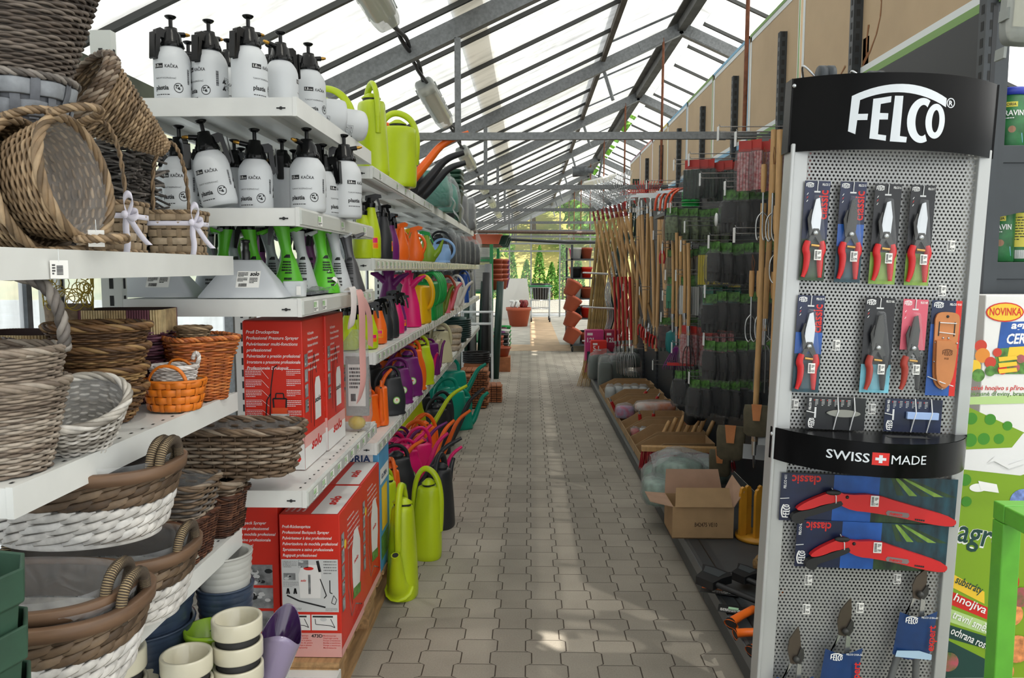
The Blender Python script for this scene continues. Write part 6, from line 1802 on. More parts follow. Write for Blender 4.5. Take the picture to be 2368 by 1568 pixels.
for k in range(5):
 o = thing('plastic_crate', 'dark green slotted crate on the top shelf, %s of five nested' % ('lowest', 'second', 'third', 'fourth', 'topmost')[k], 'crate', (-.74, 7.35, ZS5 + .045 * k), 0, 'nested green crates')
 b = MB(); b.loft([superring(.115 * f, .18 * f, 7, 40, z) for f, z in ((.8, 0), (.97, .255), (1.05, .257), (1.06, .285), (1.0, .286), (.96, .26), (.78, .008))], caps=(True, True)); b.build('shell', M_crate, o)
 if k == 0:
  s = MB()
  for i in range(9):
   for j in range(3):
    s.box(-.06 + i * .0135, -.054 + i * .0135, -.182, -.14, .03 + j * .06, .07 + j * .06)
  s.build('slot_row', M_hole, o)
pack('grey item in crinkled clear foil near the end of the top shelf', (-.72, 8.3, ZS5), .07, .15, .33, mat('dim grey pack', '#6c6f70', .6), 0, name='foil_bag')
pack('second grey item in clear foil hanging over the top shelf end', (-.68, 8.9, ZS5), .07, .12, .30, mat('dim grey pack', '#6c6f70', .6), 0, name='foil_bag')
o = thing('foil_sheet', 'clear foil sheet hanging down over the end of the top shelf', 'foil', (-.62, 8.75, ZS5)); b = MB(); b.grid(lambda u, v: (.02 + .07 * v + .015 * math.sin(8 * v + 3 * u), lerp(-.35, .3, u) * (1 - .25 * v), .08 - .36 * v + .02 * math.sin(9 * u)), 14, 12); b.build('sheet', M_foil, o)
M_teak = mat('reddish teak', '#a9683f', .6, noise=.3, nscale=9, stretch=(1, 7, 1))
tp = thing('deck_tile', 'reddish wooden deck tile, topmost of the near stack', 'deck tile', (-.60, 8.55, .40), 0, 'stack of wooden deck tiles')
for i in range(5):
 b = MB(); b.box(-.15 + i * .061, -.15 + i * .061 + .055, -.15, .15, .006, .022); b.build('slat', M_teak, tp)
b = MB(); b.box(-.14, .14, -.14, .14, 0, .006); b.build('backing', M_soft, tp)
for k in range(16):
 dup(tp, 'reddish wooden deck tile, %s from the top of the near stack' % ORD[k + 1] if k < 15 else 'reddish wooden deck tile at the bottom of the near stack', loc=(-.60 + .012 * ((k * 5) % 3 - 1), 8.55 + .01 * (k % 3), .40 - .0245 * (k + 1)), rz=R(3 * ((k * 7) % 3 - 1)))
for k in range(8):
 dup(tp, 'reddish wooden deck tile, %s from the bottom of the low front stack' % ORD[k], loc=(-.46 - .01 * (k % 2), 8.95, .0005 + .0245 * k), rz=R(4 * (k % 2)))
for k in range(10):
 dup(tp, 'reddish wooden deck tile, %s from the bottom of the rear stack' % ORD[k], loc=(-.78, 8.35 + .008 * (k % 3), .145 + .0245 * k), rz=R(2 * (k % 2)))
for k in range(5):
 o = thing('edging_roll', 'coil of black lawn edging on the deck tiles, %s from the bottom' % ORD[k], 'edging', (-.62, 9.1, .425 + .026 * k), 0, 'black edging coils')
 b = MB(); b.tube([(.15 * math.cos(a), .13 * math.sin(a), .013) for a in [2 * PI * i / 24 for i in range(24)]], .013, 6, True); b.build('coil', M_soft, o)
o = thing('tile_stack_base', 'low wooden slat bundle carrying the black edging coils', 'wood', (-.62, 9.1, 0)); b = MB()
for k in range(6): b.box(-.14, .14, -.13, .13, .07 * k + .002, .07 * k + .066, 0)
b.build('bundle', M_teak, o)
# ------------------------------------------------------------------ the pruner display stand, leaning a little to the right
SM = T(.923, 2.2, 0) @ RY(R(1.97))
SI = SM.inverted()
def S(px, py, Y=2.185):
 p = SI @ at(px, py, Y=Y)
 return p.x, p.z
def holes_material():
 m = bpy.data.materials.new('perforated grey sheet'); m.use_nodes = True
 nt = m.node_tree; N = nt.nodes; L = nt.links; b = N['Principled BSDF']
 b.inputs['Base Color'].default_value = rgb('#a3a4a2'); b.inputs['Metallic'].default_value = .35; b.inputs['Roughness'].default_value = .4
 tc = N.new('ShaderNodeTexCoord'); sp = N.new('ShaderNodeSeparateXYZ'); L.new(tc.outputs['Object'], sp.inputs[0])
 def mth(op, a, c=None):
  n = N.new('ShaderNodeMath'); n.operation = op
  for i, q in enumerate((a, c)):
   if q is None: continue
   if isinstance(q, (int, float)): n.inputs[i].default_value = q
   else: L.new(q, n.inputs[i])
  return n.outputs[0]
 px, pz = .0112, .0097
 vz = mth('DIVIDE', mth('ADD', sp.outputs['Z'], 10 * pz), pz)
 row = mth('FLOOR', vz)
 fz = mth('SUBTRACT', mth('SUBTRACT', vz, row), .5)
 ux = mth('ADD', mth('DIVIDE', mth('ADD', sp.outputs['X'], 50 * px), px), mth('MULTIPLY', mth('MODULO', row, 2.0), .5))
 fx = mth('SUBTRACT', mth('SUBTRACT', ux, mth('FLOOR', ux)), .5)
 d = mth('SQRT', mth('ADD', mth('POWER', mth('MULTIPLY', fx, px), 2.0), mth('POWER', mth('MULTIPLY', fz, pz), 2.0)))
 solid = mth('GREATER_THAN', d, .0032)
 tr = N.new('ShaderNodeBsdfTransparent'); mx = N.new('ShaderNodeMixShader')
 L.new(solid, mx.inputs['Fac']); L.new(tr.outputs[0], mx.inputs[1]); L.new(b.outputs[0], mx.inputs[2]); L.new(mx.outputs[0], N['Material Output'].inputs['Surface'])
 return m
M_sil = mat('satin silver profile', '#b4b6b5', .35, .3)
M_fas = mat('glossy black fascia', '#060607', .24, spec=.12)
M_logo = mat('white logo vinyl', '#d9dfe4', .3)
st = thing('display_stand', 'tall grey perforated display stand with curved black FELCO header', 'display stand'); st.matrix_world = SM
HW = .2715
b = MB(); b.box(-HW, -HW + .048, -.012, .05, 0, 1.86); b.box(-HW - .001, -HW + .010, -.018, -.012, 0, 1.86); b.build('left_post', M_sil, st, bevel=.003)
b = MB(); b.box(HW - .034, HW, -.012, .05, 0, 1.86); b.build('right_post', M_sil, st, bevel=.003)
b = MB(); b.box(-HW + .048, HW - .034, .004, .006, 0, 1.9); b.build('perforated_panel', holes_material(), st)
b = MB(); b.box(-HW, HW, -.10, .08, 0, .04); b.build('foot', M_sil, st)
def arcf(sag, hw):
 Rr = (hw * hw + sag * sag) / (2 * sag); am = math.asin(hw / Rr)
 def f(u, v, off=.0):
  a = u / hw * am
  return Vector(((Rr + off) * math.sin(a), -(Rr + off) * math.cos(a) + (Rr - sag), v))
 return f
fh = arcf(.105, .279)
b = MB()
z0, z1 = 1.838, 2.035
b.grid(lambda u, v: fh(lerp(-.279, .279, u), lerp(z0, z1, v)), 40, 1)
b.grid(lambda u, v: fh(lerp(.279, -.279, u), lerp(z0, z1, v), -.003), 40, 1)
b.grid(lambda u, v: fh(lerp(-.279, .279, u), z1, -.003 * v), 40, 1); b.grid(lambda u, v: fh(lerp(-.279, .279, u), z0, -.003 * (1 - v)), 40, 1)
for sx in (-1, 1): b.box(min(sx * .279, sx * .262), max(sx * .279, sx * .262), -.004, .05, z0, z1)
hdr = b.build('header', M_fas, st)
for sx in (-1,):
 c = MB(); c.ball(fh(sx * .271, z1 - .02) + Vector((0, -.001, 0)), .006, 10); c.build('screw', M_chrome, hdr)
lu0, lv0 = S(2081, 262, 2.1); lu0 += .0
def LG(off):
 k = .225 / 565.0
 return lambda x, y: fh(lu0 + (x - 993) * k, lv0 - (y - 352) * k, off)
lg = MB()
def strip(pa, pb, f, mm=0):
 vs = [f(*p) for p in pa] + [f(*p) for p in pb]; n = len(pa)
 lg.add(vs, [(i, i + 1, n + i + 1, n + i) for i in range(n - 1)], mm)
def par(x0, y0, xm, ym, x1, y1, n=16):
 return [((1 - t) ** 2 * x0 + 2 * t * (1 - t) * xm + t * t * x1, (1 - t) ** 2 * y0 + 2 * t * (1 - t) * ym + t * t * y1) for t in [i / n for i in range(n + 1)]]
f0 = LG(.0007)
strip(par(718, 240, 1000, 92, 1275, 245), par(765, 268, 1000, 158, 1275, 302), f0)
for P in ([(718, 240), (765, 268), (752, 488), (710, 468)], [(758, 357), (815, 357), (813, 397), (755, 397)],
   [(838, 262), (882, 256), (878, 524), (832, 517)], [(881, 256), (938, 245), (938, 284), (880, 296)], [(879, 353), (928, 355), (928, 395), (879, 395)], [(878, 490), (925, 497), (925, 532), (878, 524)],
   [(958, 243), (1006, 243), (1003, 538), (948, 535)], [(1003, 500), (1045, 505), (1043, 540), (1002, 538)]):
 poly(lg, P, None, 0, f0)
def arcpts(cx, cy_, rx, ry, a0, a1, n=26): return [(cx + rx * math.cos(R(lerp(a0, a1, i / n))), cy_ - ry * math.sin(R(lerp(a0, a1, i / n)))) for i in range(n + 1)]
strip(arcpts(1128, 396, 90, 144, 62, 296), arcpts(1132, 396, 44, 100, 58, 300), f0)
strip(arcpts(1212, 396, 63, 112, 0, 360, 32), arcpts(1214, 396, 24, 72, 0, 360, 32), f0)
strip(arcpts(1307, 272, 29, 32, 0, 360), arcpts(1307, 272, 23, 26, 0, 360), f0)
text(lg, 'R', 44, None, 0, .03, 0, 'C', fn=lambda x, y: f0(x, -y), x=1307, y=-288)
lg.build('logo', M_logo, hdr)
def small_logo(mb, Mx, x, y, w, m=1):
 """the little arched name printed on each card"""
 k = w / 565.0
 fn = lambda a, c: Mx @ Vector((x + (a - 710) * k, y - (c - 165) * k, 0))
 for A, B in ((par(718, 240, 1000, 92, 1275, 245, 8), par(765, 268, 1000, 158, 1275, 302, 8)), (arcpts(1128, 396, 90, 144, 62, 296, 10), arcpts(1132, 396, 44, 100, 58, 300, 10)), (arcpts(1212, 396, 63, 112, 0, 360, 12), arcpts(1214, 396, 24, 72, 0, 360, 12))):
  vs = [fn(*p) for p in A] + [fn(*p) for p in B]; n = len(A); mb.add(vs, [(i, i + 1, n + i + 1, n + i) for i in range(n - 1)], m)
 for P in ([(718, 240), (765, 268), (752, 488), (710, 468)], [(758, 357), (815, 357), (813, 397), (755, 397)], [(838, 262), (938, 245), (938, 284), (880, 296), (880, 353), (928, 355), (928, 395), (879, 395), (878, 490), (925, 497), (925, 532), (832, 517)], [(958, 243), (1006, 243), (1003, 500), (1045, 505), (1043, 540), (948, 535)]):
  mb.add([fn(*p) for p in P], [tuple(range(len(P)))], m)
fb = arcf(.185, .275)
zb0, zb1 = .985, 1.075
b = MB()
b.grid(lambda u, v: fb(lerp(-.275, .275, u), lerp(zb0, zb1, v)), 40, 1); b.grid(lambda u, v: fb(lerp(.275, -.275, u), lerp(zb0, zb1, v), -.003), 40, 1)
poly_ = [fb(lerp(-.275, .275, i / 40), zb1 - .003, -.002) for i in range(41)]
b.add(poly_ + [Vector((HW, .0, zb1 - .003)), Vector((-HW, .0, zb1 - .003))], [tuple(range(43))])
poly_ = [p - Vector((0, 0, .004)) for p in poly_]
b.add(poly_ + [Vector((HW, .0, zb1 - .007)), Vector((-HW, .0, zb1 - .007))], [tuple(range(43))[::-1]])
bd_ = b.build('curved_ledge', M_fas, st)
b = MB(); b.add([(.02, -.085, zb1 - .0025), (.135, -.085, zb1 - .0025), (.125, -.055, zb1 - .0025), (.02, -.055, zb1 - .0025)], [(0, 1, 2, 3)]); b.build('slot', M_hole, bd_)
c = MB(); c.ball(fb(-.268, zb1 - .02) + Vector((0, -.001, 0)), .006, 10); c.build('screw', M_chrome, bd_)
p = MB(); ux, vz = S(2044, 1062, 2.02); g = lambda a, c: fb(a, c, .0008); g2 = lambda a, c: fb(a, c, .0013)
text(p, 'SWISS', .034, None, 0, .012, 0, 'R', fn=g, x=ux - .021, y=vz - .011, width=.083)
text(p, 'MADE', .034, None, 0, .0, 0, 'L', fn=g, x=ux + .021, y=vz - .011, width=.074)
rect(p, ux - .0165, ux + .0165, vz - .016, vz + .017, None, 1, g, 4)
rect(p, ux - .0035, ux + .0035, vz - .010, vz + .011, None, 0, g2); rect(p, ux - .0105, ux + .0105, vz - .003, vz + .004, None, 0, g2)
p.build('lettering', [M_logo, M_redp], bd_)
for k, (px, Y) in enumerate(((1915, 2.24), (2030, 2.26))):
 q = at(px, 180, Y=Y)
 o = thing('hanging_roller', '%s grey plastic roller on a wire behind the header top' % ('left', 'right')[k], 'roller', (q.x, Y + .02, 2.065 - .01 * k))
 b = MB(); b.lathe([(.0, -.022), (.026, -.022), (.028, -.02), (.028, -.002), (.025, -.001), (.025, .001), (.028, .002), (.028, .02), (.026, .022), (0, .022)], 20, RY(PI / 2), cap=False); b.build('wheel', M_anth, o)
 b = MB(); b.tube(smooth([(-.03, 0, 0), (-.06, .01, .035), (-.05, .05, .03), (.05, .3, .02)], 2), .003, 6); b.build('wire_hook', M_chrome, o)
M_cardk = mat('black card print', '#14161a', .35); M_cardb = mat('night blue card print', '#16244a', .35, col2='#0d1326', nscale=9, noise=.1)
M_cblue = mat('blue card print', '#1f56a8', .35, noise=.3, nscale=14); M_field = mat('vineyard print', '#33502b', .4, col2='#14251d', nscale=40, noise=.1, stretch=(1, 1, .35)); M_fieldl = mat('light field print', '#8fb04a', .4, col2='#5f8a2f', nscale=30, noise=.1, stretch=(1, 1, .3))
M_tealp = mat('teal field print', '#1d4a58', .4, col2='#0e2630', nscale=40, noise=.1, stretch=(1, 1, .35)); M_sea = mat('pale sea print', '#6fb7c9', .4, noise=.3, nscale=20); M_rosec = mat('rose card print', '#cf5a6c', .4)
M_steel = mat('bright blade steel', '#b9bcbd', .25, .85); M_dsteel = mat('dark coated blade', '#3a3a38', .4, .3); M_hred = mat('red vinyl grip', '#cc1f22', .4); M_hblk = mat('black rubber grip', '#1a1a1b', .55)
M_tie = mat('white cable tie', '#d9dada', .4)
M_blis = film('clear blister', clear=.95, bump=0, rough=.08)
CL = [M_cardk, M_print_w, M_redp, M_cardb, M_cblue, M_field, M_fieldl, M_tealp, M_sea, M_rosec]
def hang(name, label, px0, px1, py0, py1, cat, off=-.020, group=None):
 """a thing hung flat on the stand, filling a box of the photograph; local x right, z up, origin at its lower left"""
 a = S(px0, py1); c = S(px1, py0)
 o = thing(name, label, cat, group=group)
 o.matrix_world = SM @ T(a[0], off, a[1])
 return o, c[0] - a[0], c[1] - a[1]
def sticker(par, x, z, y=-.026, w=.0095, h=.014, nm='price_sticker', val='999'):
 p = MB(); Mx = FRONT(x, y, z); rect(p, -w, w, -h, h, Mx)
 barcode(p, -w * .8, -w * .2, -h * .8, h * .8, Mx @ T(0, 0, .0003), 1, vertical=True); scribble(p, 0, w * .8, h * .1, h * .7, Mx @ T(0, 0, .0003), 1, 3); text(p, val, .009, Mx @ T(0, 0, .0003), 1, .02, 0, 'C', w * 1.0, x=w * .35, y=-h * .75)
 return p.build(nm, [M_paper, M_print_k], par)
def pruner(o, w, cx, zt, zb, gr, bl, grip2=None, wide=False, thick=.016):
 """bypass pruner: two curved grips, pivot, blade and hook; zt tip height, zb bottom"""
 H = zt - zb; zp = zb + H * .56; y = -.010
 bm = MB()
 bm.prism([(cx - .012, zp - .01), (cx + .004, zp - .012), (cx + .012, zp + .01), (cx + .014, zp + H * .24), (cx + .006, zt), (cx - .004, zt - .004), (cx - .012, zp + H * .22), (cx - .014, zp + .012)], .002, .006, RX(PI / 2) @ T(0, 0, .006)); bm.build('blade', bl, o)
 hk = MB(); hk.prism([(cx - .016, zp - .008), (cx - .02, zp + .012), (cx - .024, zp + H * .18), (cx - .016, zp + H * .30), (cx - .013, zp + H * .29), (cx - .016, zp + H * .17), (cx - .010, zp + .012), (cx, zp - .006)], 0, .004, RX(PI / 2) @ T(0, 0, .010)); hk.build('hook', M_dsteel, o)
 j = MB(); j.prism([(cx - .018, zp - .022), (cx - .006, zp + .012), (cx + .008, zp + .012), (cx + .022, zp - .024), (cx + .014, zp - .032), (cx, zp - .010), (cx - .012, zp - .030)], 0, .008, RX(PI / 2) @ T(0, 0, .006)); j.lathe([(0, 0), (.007, 0), (.006, .004), (0, .004)], 14, T(cx, -.013, zp) @ RX(PI / 2), 1); j.build('pivot', [M_dsteel, M_steel], o)
 sp_ = MB(); sp_.tube([(cx - .010, y - .002, zp - .034), (cx + .012, y - .002, zp - .036)], .0045, 8); sp_.build('spring', M_brass, o)
 for s, gm in ((-1, gr), (1, grip2 or gr)):
  g = MB(); k = 1.25 if wide else 1
  pts = smooth([(cx + s * .018 * k, y, zp - .022), (cx + s * .024 * k, y, zp - .045), (cx + s * .017 * k, y, zb + H * .28), (cx + s * .019 * k, y, zb + H * .10), (cx + s * (.026 if s < 0 else .020) * k, y, zb)], 3); n = len(pts)
  g.tube(pts, [.0055 + .0045 * math.sin(PI * min(1, .15 + i / n)) for i in range(n)], 10, flat=.8); g.build('grip', gm, o)
def carded(label, box, nm, top, low, split, gr, bl, series=None, price='999', low2=None, bottom_free=False, grip2=None, wide=False):
 o, w, h = hang('carded_pruner', label, *box, 'pruner', group='carded pruners')
 zb = h * .46 if bottom_free else 0
 c = MB(); c.box(0, w, -.0012, 0, zb, h); card = c.build('backing_card', M_cardk, o)
 p = MB(); Mx = FRONT(0, -.0016, 0)
 rect(p, 0, w, h * split, h, Mx, top); rect(p, 0, w, zb, max(zb, h * split), Mx, low)
 if low2 is not None: rect(p, 0, w, h * split, h * (split + .22), Mx, low2, z=.0002)
 Mp = Mx @ T(0, 0, .0004)
 small_logo(p, Mp, w * .05, h * .985, w * .30); text(p, nm, .0085, Mp, 1, .02, 0, 'R', w * .28, x=w * .97, y=h * .955)
 if series: text(p, series, .036, frame((w * .93, -.0021, h * .62), (0, 0, 1), (-1, 0, 0)), 2, .02, 0, 'L', h * .29)
 for i in range(3): line_art(p, Mp, [(w * .1, h * (.86 - i * .035)), (w * .15, h * (.88 - i * .035))], .0007, 1 if i != 1 else 2)
 p.build('card_print', CL, card)
 t = MB(); t.tube([(w * .5, -.002, h * .90), (w * .49, -.004, h * .95), (w * .5, -.004, h * .99), (w * .5, .004, h * 1.01)], .0014, 5)
 t.box(w * .38, w * .62, -.0025, -.0015, h * .885, h * .9); t.build('hang_tie', M_tie, o)
 pruner(o, w, w * .48, h * .83, h * .035, gr, bl, grip2, wide)
 bl_ = MB(); bl_.loft([[Vector((w * x, -.004, h * z)) for x, z in ((.40, .86), (.62, .86), (.86, .45), (.80, .03), (.24, .03), (.18, .45), (.30, .62))], [Vector((w * x, -.021, h * z)) for x, z in ((.42, .845), (.60, .845), (.82, .45), (.76, .05), (.28, .05), (.22, .45), (.33, .62))]], caps=(False, True), sm=False); bl_.build('blister', M_blis, o)
 sticker(o, w * .58, h * .26, -.0225, val=price)
 return o
carded('red handled pruner on dark card marked FELCO 2, leftmost of the top row', (1845, 1919, 420, 648), 'FELCO 2', 3, 5, .42, M_hred, M_steel, 'classic', '1369', 4 if False else None)
carded('red handled pruner on blue card marked FELCO 5, second in the top row', (1926, 2003, 422, 652), 'FELCO 5', 3, 7, .36, M_hred, M_dsteel, 'classic', '579', 4)
carded('red handled pruner on black and green card marked FELCO 6', (2005, 2084, 427, 656), 'FELCO 6', 0, 6, .32, M_hred, M_steel, None, '999')
carded('red handled pruner on black and green card marked FELCO 7, right end of top row', (2087, 2162, 430, 659), 'FELCO 7', 0, 6, .32, M_hred, M_steel, None, '1379')
carded('red handled pruner on blue card marked FELCO 9, left of the second row', (1829, 1906, 684, 905), 'FELCO 9', 3, 7, .40, M_hred, M_steel, 'classic', '1025', 4)
carded('long red and black pruner on black card marked FELCO 160L', (1984, 2069, 690, 906), 'FELCO 160L', 0, 8, .30, mat('dull red grip', '#a8392b', .45), M_dsteel, None, '809', None, False, M_hblk)
carded('short red and black pruner on rose card marked FELCO 160S', (2070, 2145, 693, 906), 'FELCO 160S', 9, 9, .5, mat('dull red grip', '#a8392b', .45), M_dsteel, None, '605', None, True, M_hblk)
o, w, h = hang('leather_holster', 'tan leather pruner holster on a blue and red card marked FELCO 910', 2136, 2223, 696, 913, 'holster')
b = MB(); b.box(0, w, -.0012, 0, 0, h); card = b.build('backing_card', M_cblue, o)
p = MB(); Mx = FRONT(0, -.0016, 0); rect(p, 0, w * .80, h * .75, h, Mx, 3); rect(p, w * .80, w, 0, h, Mx, 2); Mp = Mx @ T(0, 0, .0004); small_logo(p, Mp, w * .06, h * .985, w * .32); text(p, 'FELCO 910', .0085, Mp, 1, .02, 0, 'R', w * .38, x=w * .97, y=h * .95); p.build('card_print', CL, card)
M_leath = mat('tan leather', '#c07a45', .5, noise=.12, nscale=14)
out_ = [(.10, .80), (.16, .87), (.5, .885), (.86, .87), (.93, .80), (.90, .56), (.84, .22), (.72, .10), (.5, .06), (.24, .12), (.15, .25), (.12, .56)]
pts = smooth([(x * w, z * h, 0) for x, z in out_ + out_[:1]], 2)[:-1]
b = MB(); b.prism([(q.x, q.y) for q in pts], .003, .009, RX(PI / 2)); bo = b.build('back_leather', M_leath, o, bevel=.001)
po = [(.14, .585), (.86, .585), (.80, .24), (.70, .13), (.5, .09), (.28, .14), (.19, .26)]
b = MB(); b.prism([(q.x, q.y) for q in smooth([(x * w, z * h, 0) for x, z in po + po[:1]], 1)[:-1]], .009, .020, RX(PI / 2)); pk = b.build('pouch', M_leath, o, bevel=.004)
p = MB(); small_logo(p, FRONT(0, -.0206, 0), w * .35, h * .50, w * .34, 0); text(p, '910', .008, FRONT(0, -.0206, 0), 0, .02, 0, 'C', x=w * .5, y=h * .39); p.build('stamp', mat('burnt stamp', '#6b3f20', .7), pk)
b = MB();
for x in (.24, .76): b.box(x * w - .0015, x * w + .0015, -.0096, -.0088, h * .63, h * .78)
b.lathe([(0, 0), (.004, 0), (.004, .001), (0, .001)], 12, T(w * .5, -.009, h * .835) @ RX(PI / 2)); b.build('slits', M_hole, bo)
b = MB()
for x, z in ((.40, .61), (.58, .61), (.16, .56), (.88, .56), (.17, .36), (.5, .075), (.74, .14)): b.lathe([(0, 0), (.003, 0), (.0025, .0015), (0, .002)], 10, T(w * x, -.0095, h * z) @ RX(PI / 2))
b.build('rivet', M_steel, bo)
b = MB(); b.tube([(w * .02, -.004, h * .20), (w * .4, -.022, h * .15), (w * .86, -.012, h * .11)], .0016, 5); b.tube([(w * .24, -.012, h * .77), (w * .8, -.012, h * .765)], .0015, 5); b.tube([(w * .24, -.012, h * .67), (w * .78, -.012, h * .655)], .0015, 5); b.build('cable_tie', M_tie, o)
for k, (box, lb, nm, m, kind) in enumerate((((1860, 2001, 921, 990), 'grey oval sharpening stone tied to a black card', 'FELCO 903', M_cardk, 0), ((2040, 2178, 925, 996), 'pale blue bar sharpening stone tied to a navy card', 'FELCO 902', M_cardb, 1))):
 o, w, h = hang('sharpening_stone', lb, *box, 'sharpening stone', group='carded sharpening stones')
 b = MB(); b.box(0, w, -.0012, 0, 0, h); card = b.build('backing_card', m, o)
 p = MB(); Mx = FRONT(0, -.0017, 0); Mr = frame((w * .10, -.0017, 0), (0, 0, 1), (-1, 0, 0))
 small_logo(p, Mr, h * .04, .010, h * .30); text(p, nm, .009, Mr, 1, .02, 0, 'L', h * .36, x=h * .60, y=.004)
 for i in range(6): rect(p, w * (.12 + .11 * i), w * (.13 + .11 * i), h * .88, h * .92, Mx, 2); scribble(p, w * (.14 + .11 * i), w * (.19 + .11 * i), h * .72, h * .94, Mx, 1, 5, seed=i, fill=.3)
 p.build('card_print', CL, card)
 b = MB()
 if kind == 0: b.loft([[Vector((w * .62 + w * .29 * s * math.cos(t), yy, h * .52 + h * .115 * s * math.copysign(abs(math.sin(t)) ** 1.2, math.sin(t)))) for t in [2 * PI * i / 32 for i in range(32)]] for yy, s in ((-.002, .96), (-.005, 1), (-.008, 1), (-.010, .95))])
 else: b.box(w * .37, w * .92, -.012, -.002, h * .41, h * .62)
 b.build('stone', [mat('grey stone', '#8f9088', .8), mat('pale blue stone', '#9db6e0', .6)][kind], o, bevel=.001)
 b = MB()
 for x in (.52, .80): b.tube([(w * x, .0, h * 1.02), (w * x, -.012, h * .6), (w * (x - .03), -.012, h * .4), (w * (x - .04), -.001, 0)], .0018, 5)
 b.build('cable_tie', M_tie, o)
 b = MB(); b.tube([(0, -.002, h * .55), (w * .14, -.003, h * .5)], .0016, 5); b.box(w * .135, w * .165, -.0025, -.0015, h * .35, h * .68); b.build('hang_tie', M_tie, o)
for k, (box, lb, nm) in enumerate((((1799, 2214, 1101, 1201), 'red folding saw on the upper long blue card, classic printed upside down', 'FELCO 611'), ((1834, 2191, 1206, 1306), 'red folding saw on the lower long blue card, classic printed upside down', 'FELCO 621'))):
 o, w, h = hang('carded_saw', lb, *box, 'saw', -.020 - .004 * k, 'carded folding saws'); h *= .94
 b = MB(); b.box(0, w, -.0012, 0, 0, h); card = b.build('backing_card', M_cardb, o)
 p = MB(); Mx = FRONT(0, -.0016, 0); Mp = Mx @ T(0, 0, .0003)
 rect(p, 0, w * .30, 0, h, Mx, 3); rect(p, w * .30, w * .56, 0, h, Mx, 4); rect(p, w * .56, w, 0, h, Mx, 7)
 for i in range(5): poly(p, [(w * (.62 + .02 * i), h * .98), (w * (.66 + .07 * i), h * .62), (w * (.70 + .075 * i), h * .62), (w * (.645 + .02 * i), h * .98)], Mp, 6 if i % 2 else 5)
 rect(p, w * .52, w * .92, 0, h * .30, Mx @ T(0, 0, .0002), 5)
 Mr = frame((0, -.0021, 0), (0, 0, 1), (-1, 0, 0)); small_logo(p, Mr, h * .06, -w * .008, h * .28); text(p, nm, .010, Mr, 1, .02, 0, 'L', h * .28, x=h * .68, y=-w * .03)
 Mu = frame((w * .225, -.0021, h * .96), (-1, 0, 0), (0, 0, -1)); text(p, 'classic', .036, Mu, 2, .02, 0, 'L', w * .165)
 p.build('card_print', CL, card)
 sc = MB(); cu = [(.30, .70), (.36, .62), (.52, .66), (.70, .48), (.88, .32), (.985, .20), (.99, .10), (.96, .04), (.84, .08), (.66, .20), (.50, .28), (.40, .30), (.33, .40), (.30, .52)]
 sc.prism([(q.x, q.y) for q in smooth([(x * w, z * h, 0) for x, z in cu + cu[:1]], 1)[:-1]], .004, .020, RX(PI / 2)); sca = sc.build('scabbard', M_hred, o, bevel=.003)
 q = MB(); MM = frame((w * .645, -.0212, h * .27), (1, 0, -.10), (.1, 0, 1)); poly(q, [(a * 1.2, c) for a, c in [(-.020, -.007), (.028, -.007), (.032, 0), (.028, .007), (-.020, .007), (-.024, 0)]], MM, 0); text(q, 'newo', .014, MM @ T(0, 0, .0004), 1, .03, .15, 'L', .036, x=-.018, y=-.0045); scribble(q, .055, .10, -.012, -.004, MM, 2, 1, seed=3); q.build('badge', [mat('grey badge', '#7d6f6f', .5), M_hred, M_hblk], sca)
 hd = MB(); cu = [(.335, .66), (.30, .71), (.22, .60), (.13, .44), (.08, .30), (.10, .26), (.16, .30), (.24, .42), (.32, .46), (.35, .50)]
 hd.prism([(q_.x, q_.y) for q_ in smooth([(x * w, z * h, 0) for x, z in cu + cu[:1]], 1)[:-1]], .006, .022, RX(PI / 2)); hd.build('handle_top', M_hred, o, bevel=.002)
 hb = MB(); cu = [(.33, .50), (.24, .40), (.15, .28), (.10, .25), (.06, .18), (.055, .05), (.10, -.02), (.13, .02), (.13, .12), (.20, .20), (.30, .34), (.345, .42)]
 hb.prism([(q_.x, q_.y) for q_ in smooth([(x * w, z * h, 0) for x, z in cu + cu[:1]], 1)[:-1]], .005, .024, RX(PI / 2)); hb.build('grip', M_hblk, o, bevel=.003)
 bt = MB(); bt.ball((w * .285, -.021, h * .665), .016, 12, 0, (1.4, .4, .5)); bt.ball((w * .365, -.020, h * .58), .005, 10); bt.build('lock_button', M_hblk, o)
 t = MB(); t.tube([(w * .29, -.001, h * .72), (w * .297, -.026, h * .6), (w * .30, -.026, h * .46), (w * .302, -.001, h * .40)], .0015, 5); t.tube([(0, -.002, h * .46), (w * .05, -.003, h * .48)], .0014, 5); t.build('cable_tie', M_tie, o)
 sticker(o, w * .52, h * .52, -.0215, .0115, .0155, val=('2149', '1799')[k])
for k, (px, py, v, w_) in enumerate(((2208, 568, '429', 'right of the top row of pruners'), (2187, 673, '419', 'above the leather holster'), (1940, 800, '1379', 'in the gap of the second row'), (1843, 938, '199', 'left of the black stone card'), (2023, 948, '305', 'between the two stone cards'),
  (1875, 1347, '539', 'below the saws at the left'), (2082, 1345, '2079', 'below the saws at the right'), (1870, 1415, '1709', 'above the leftmost loppers'), (1995, 1412, '1949', 'right of the middle loppers'))):
 x, z = S(px, py); p = MB(); Mx = FRONT(0, 0, 0); rect(p, -.0105, .0105, -.015, .015, Mx); barcode(p, -.009, -.003, -.012, .012, Mx @ T(0, 0, .0003), 1, vertical=True); scribble(p, 0, .009, .001, .010, Mx @ T(0, 0, .0003), 1, 3); text(p, v, .009, Mx @ T(0, 0, .0003), 1, .02, 0, 'C', .013, x=.002, y=-.012)
 o = p.build('price_sticker', [M_paper, M_print_k]); o.matrix_world = SM @ T(x, .0035, z); tag(o, 'white price sticker on the perforated sheet %s' % w_, 'sticker', 'price stickers on the stand')
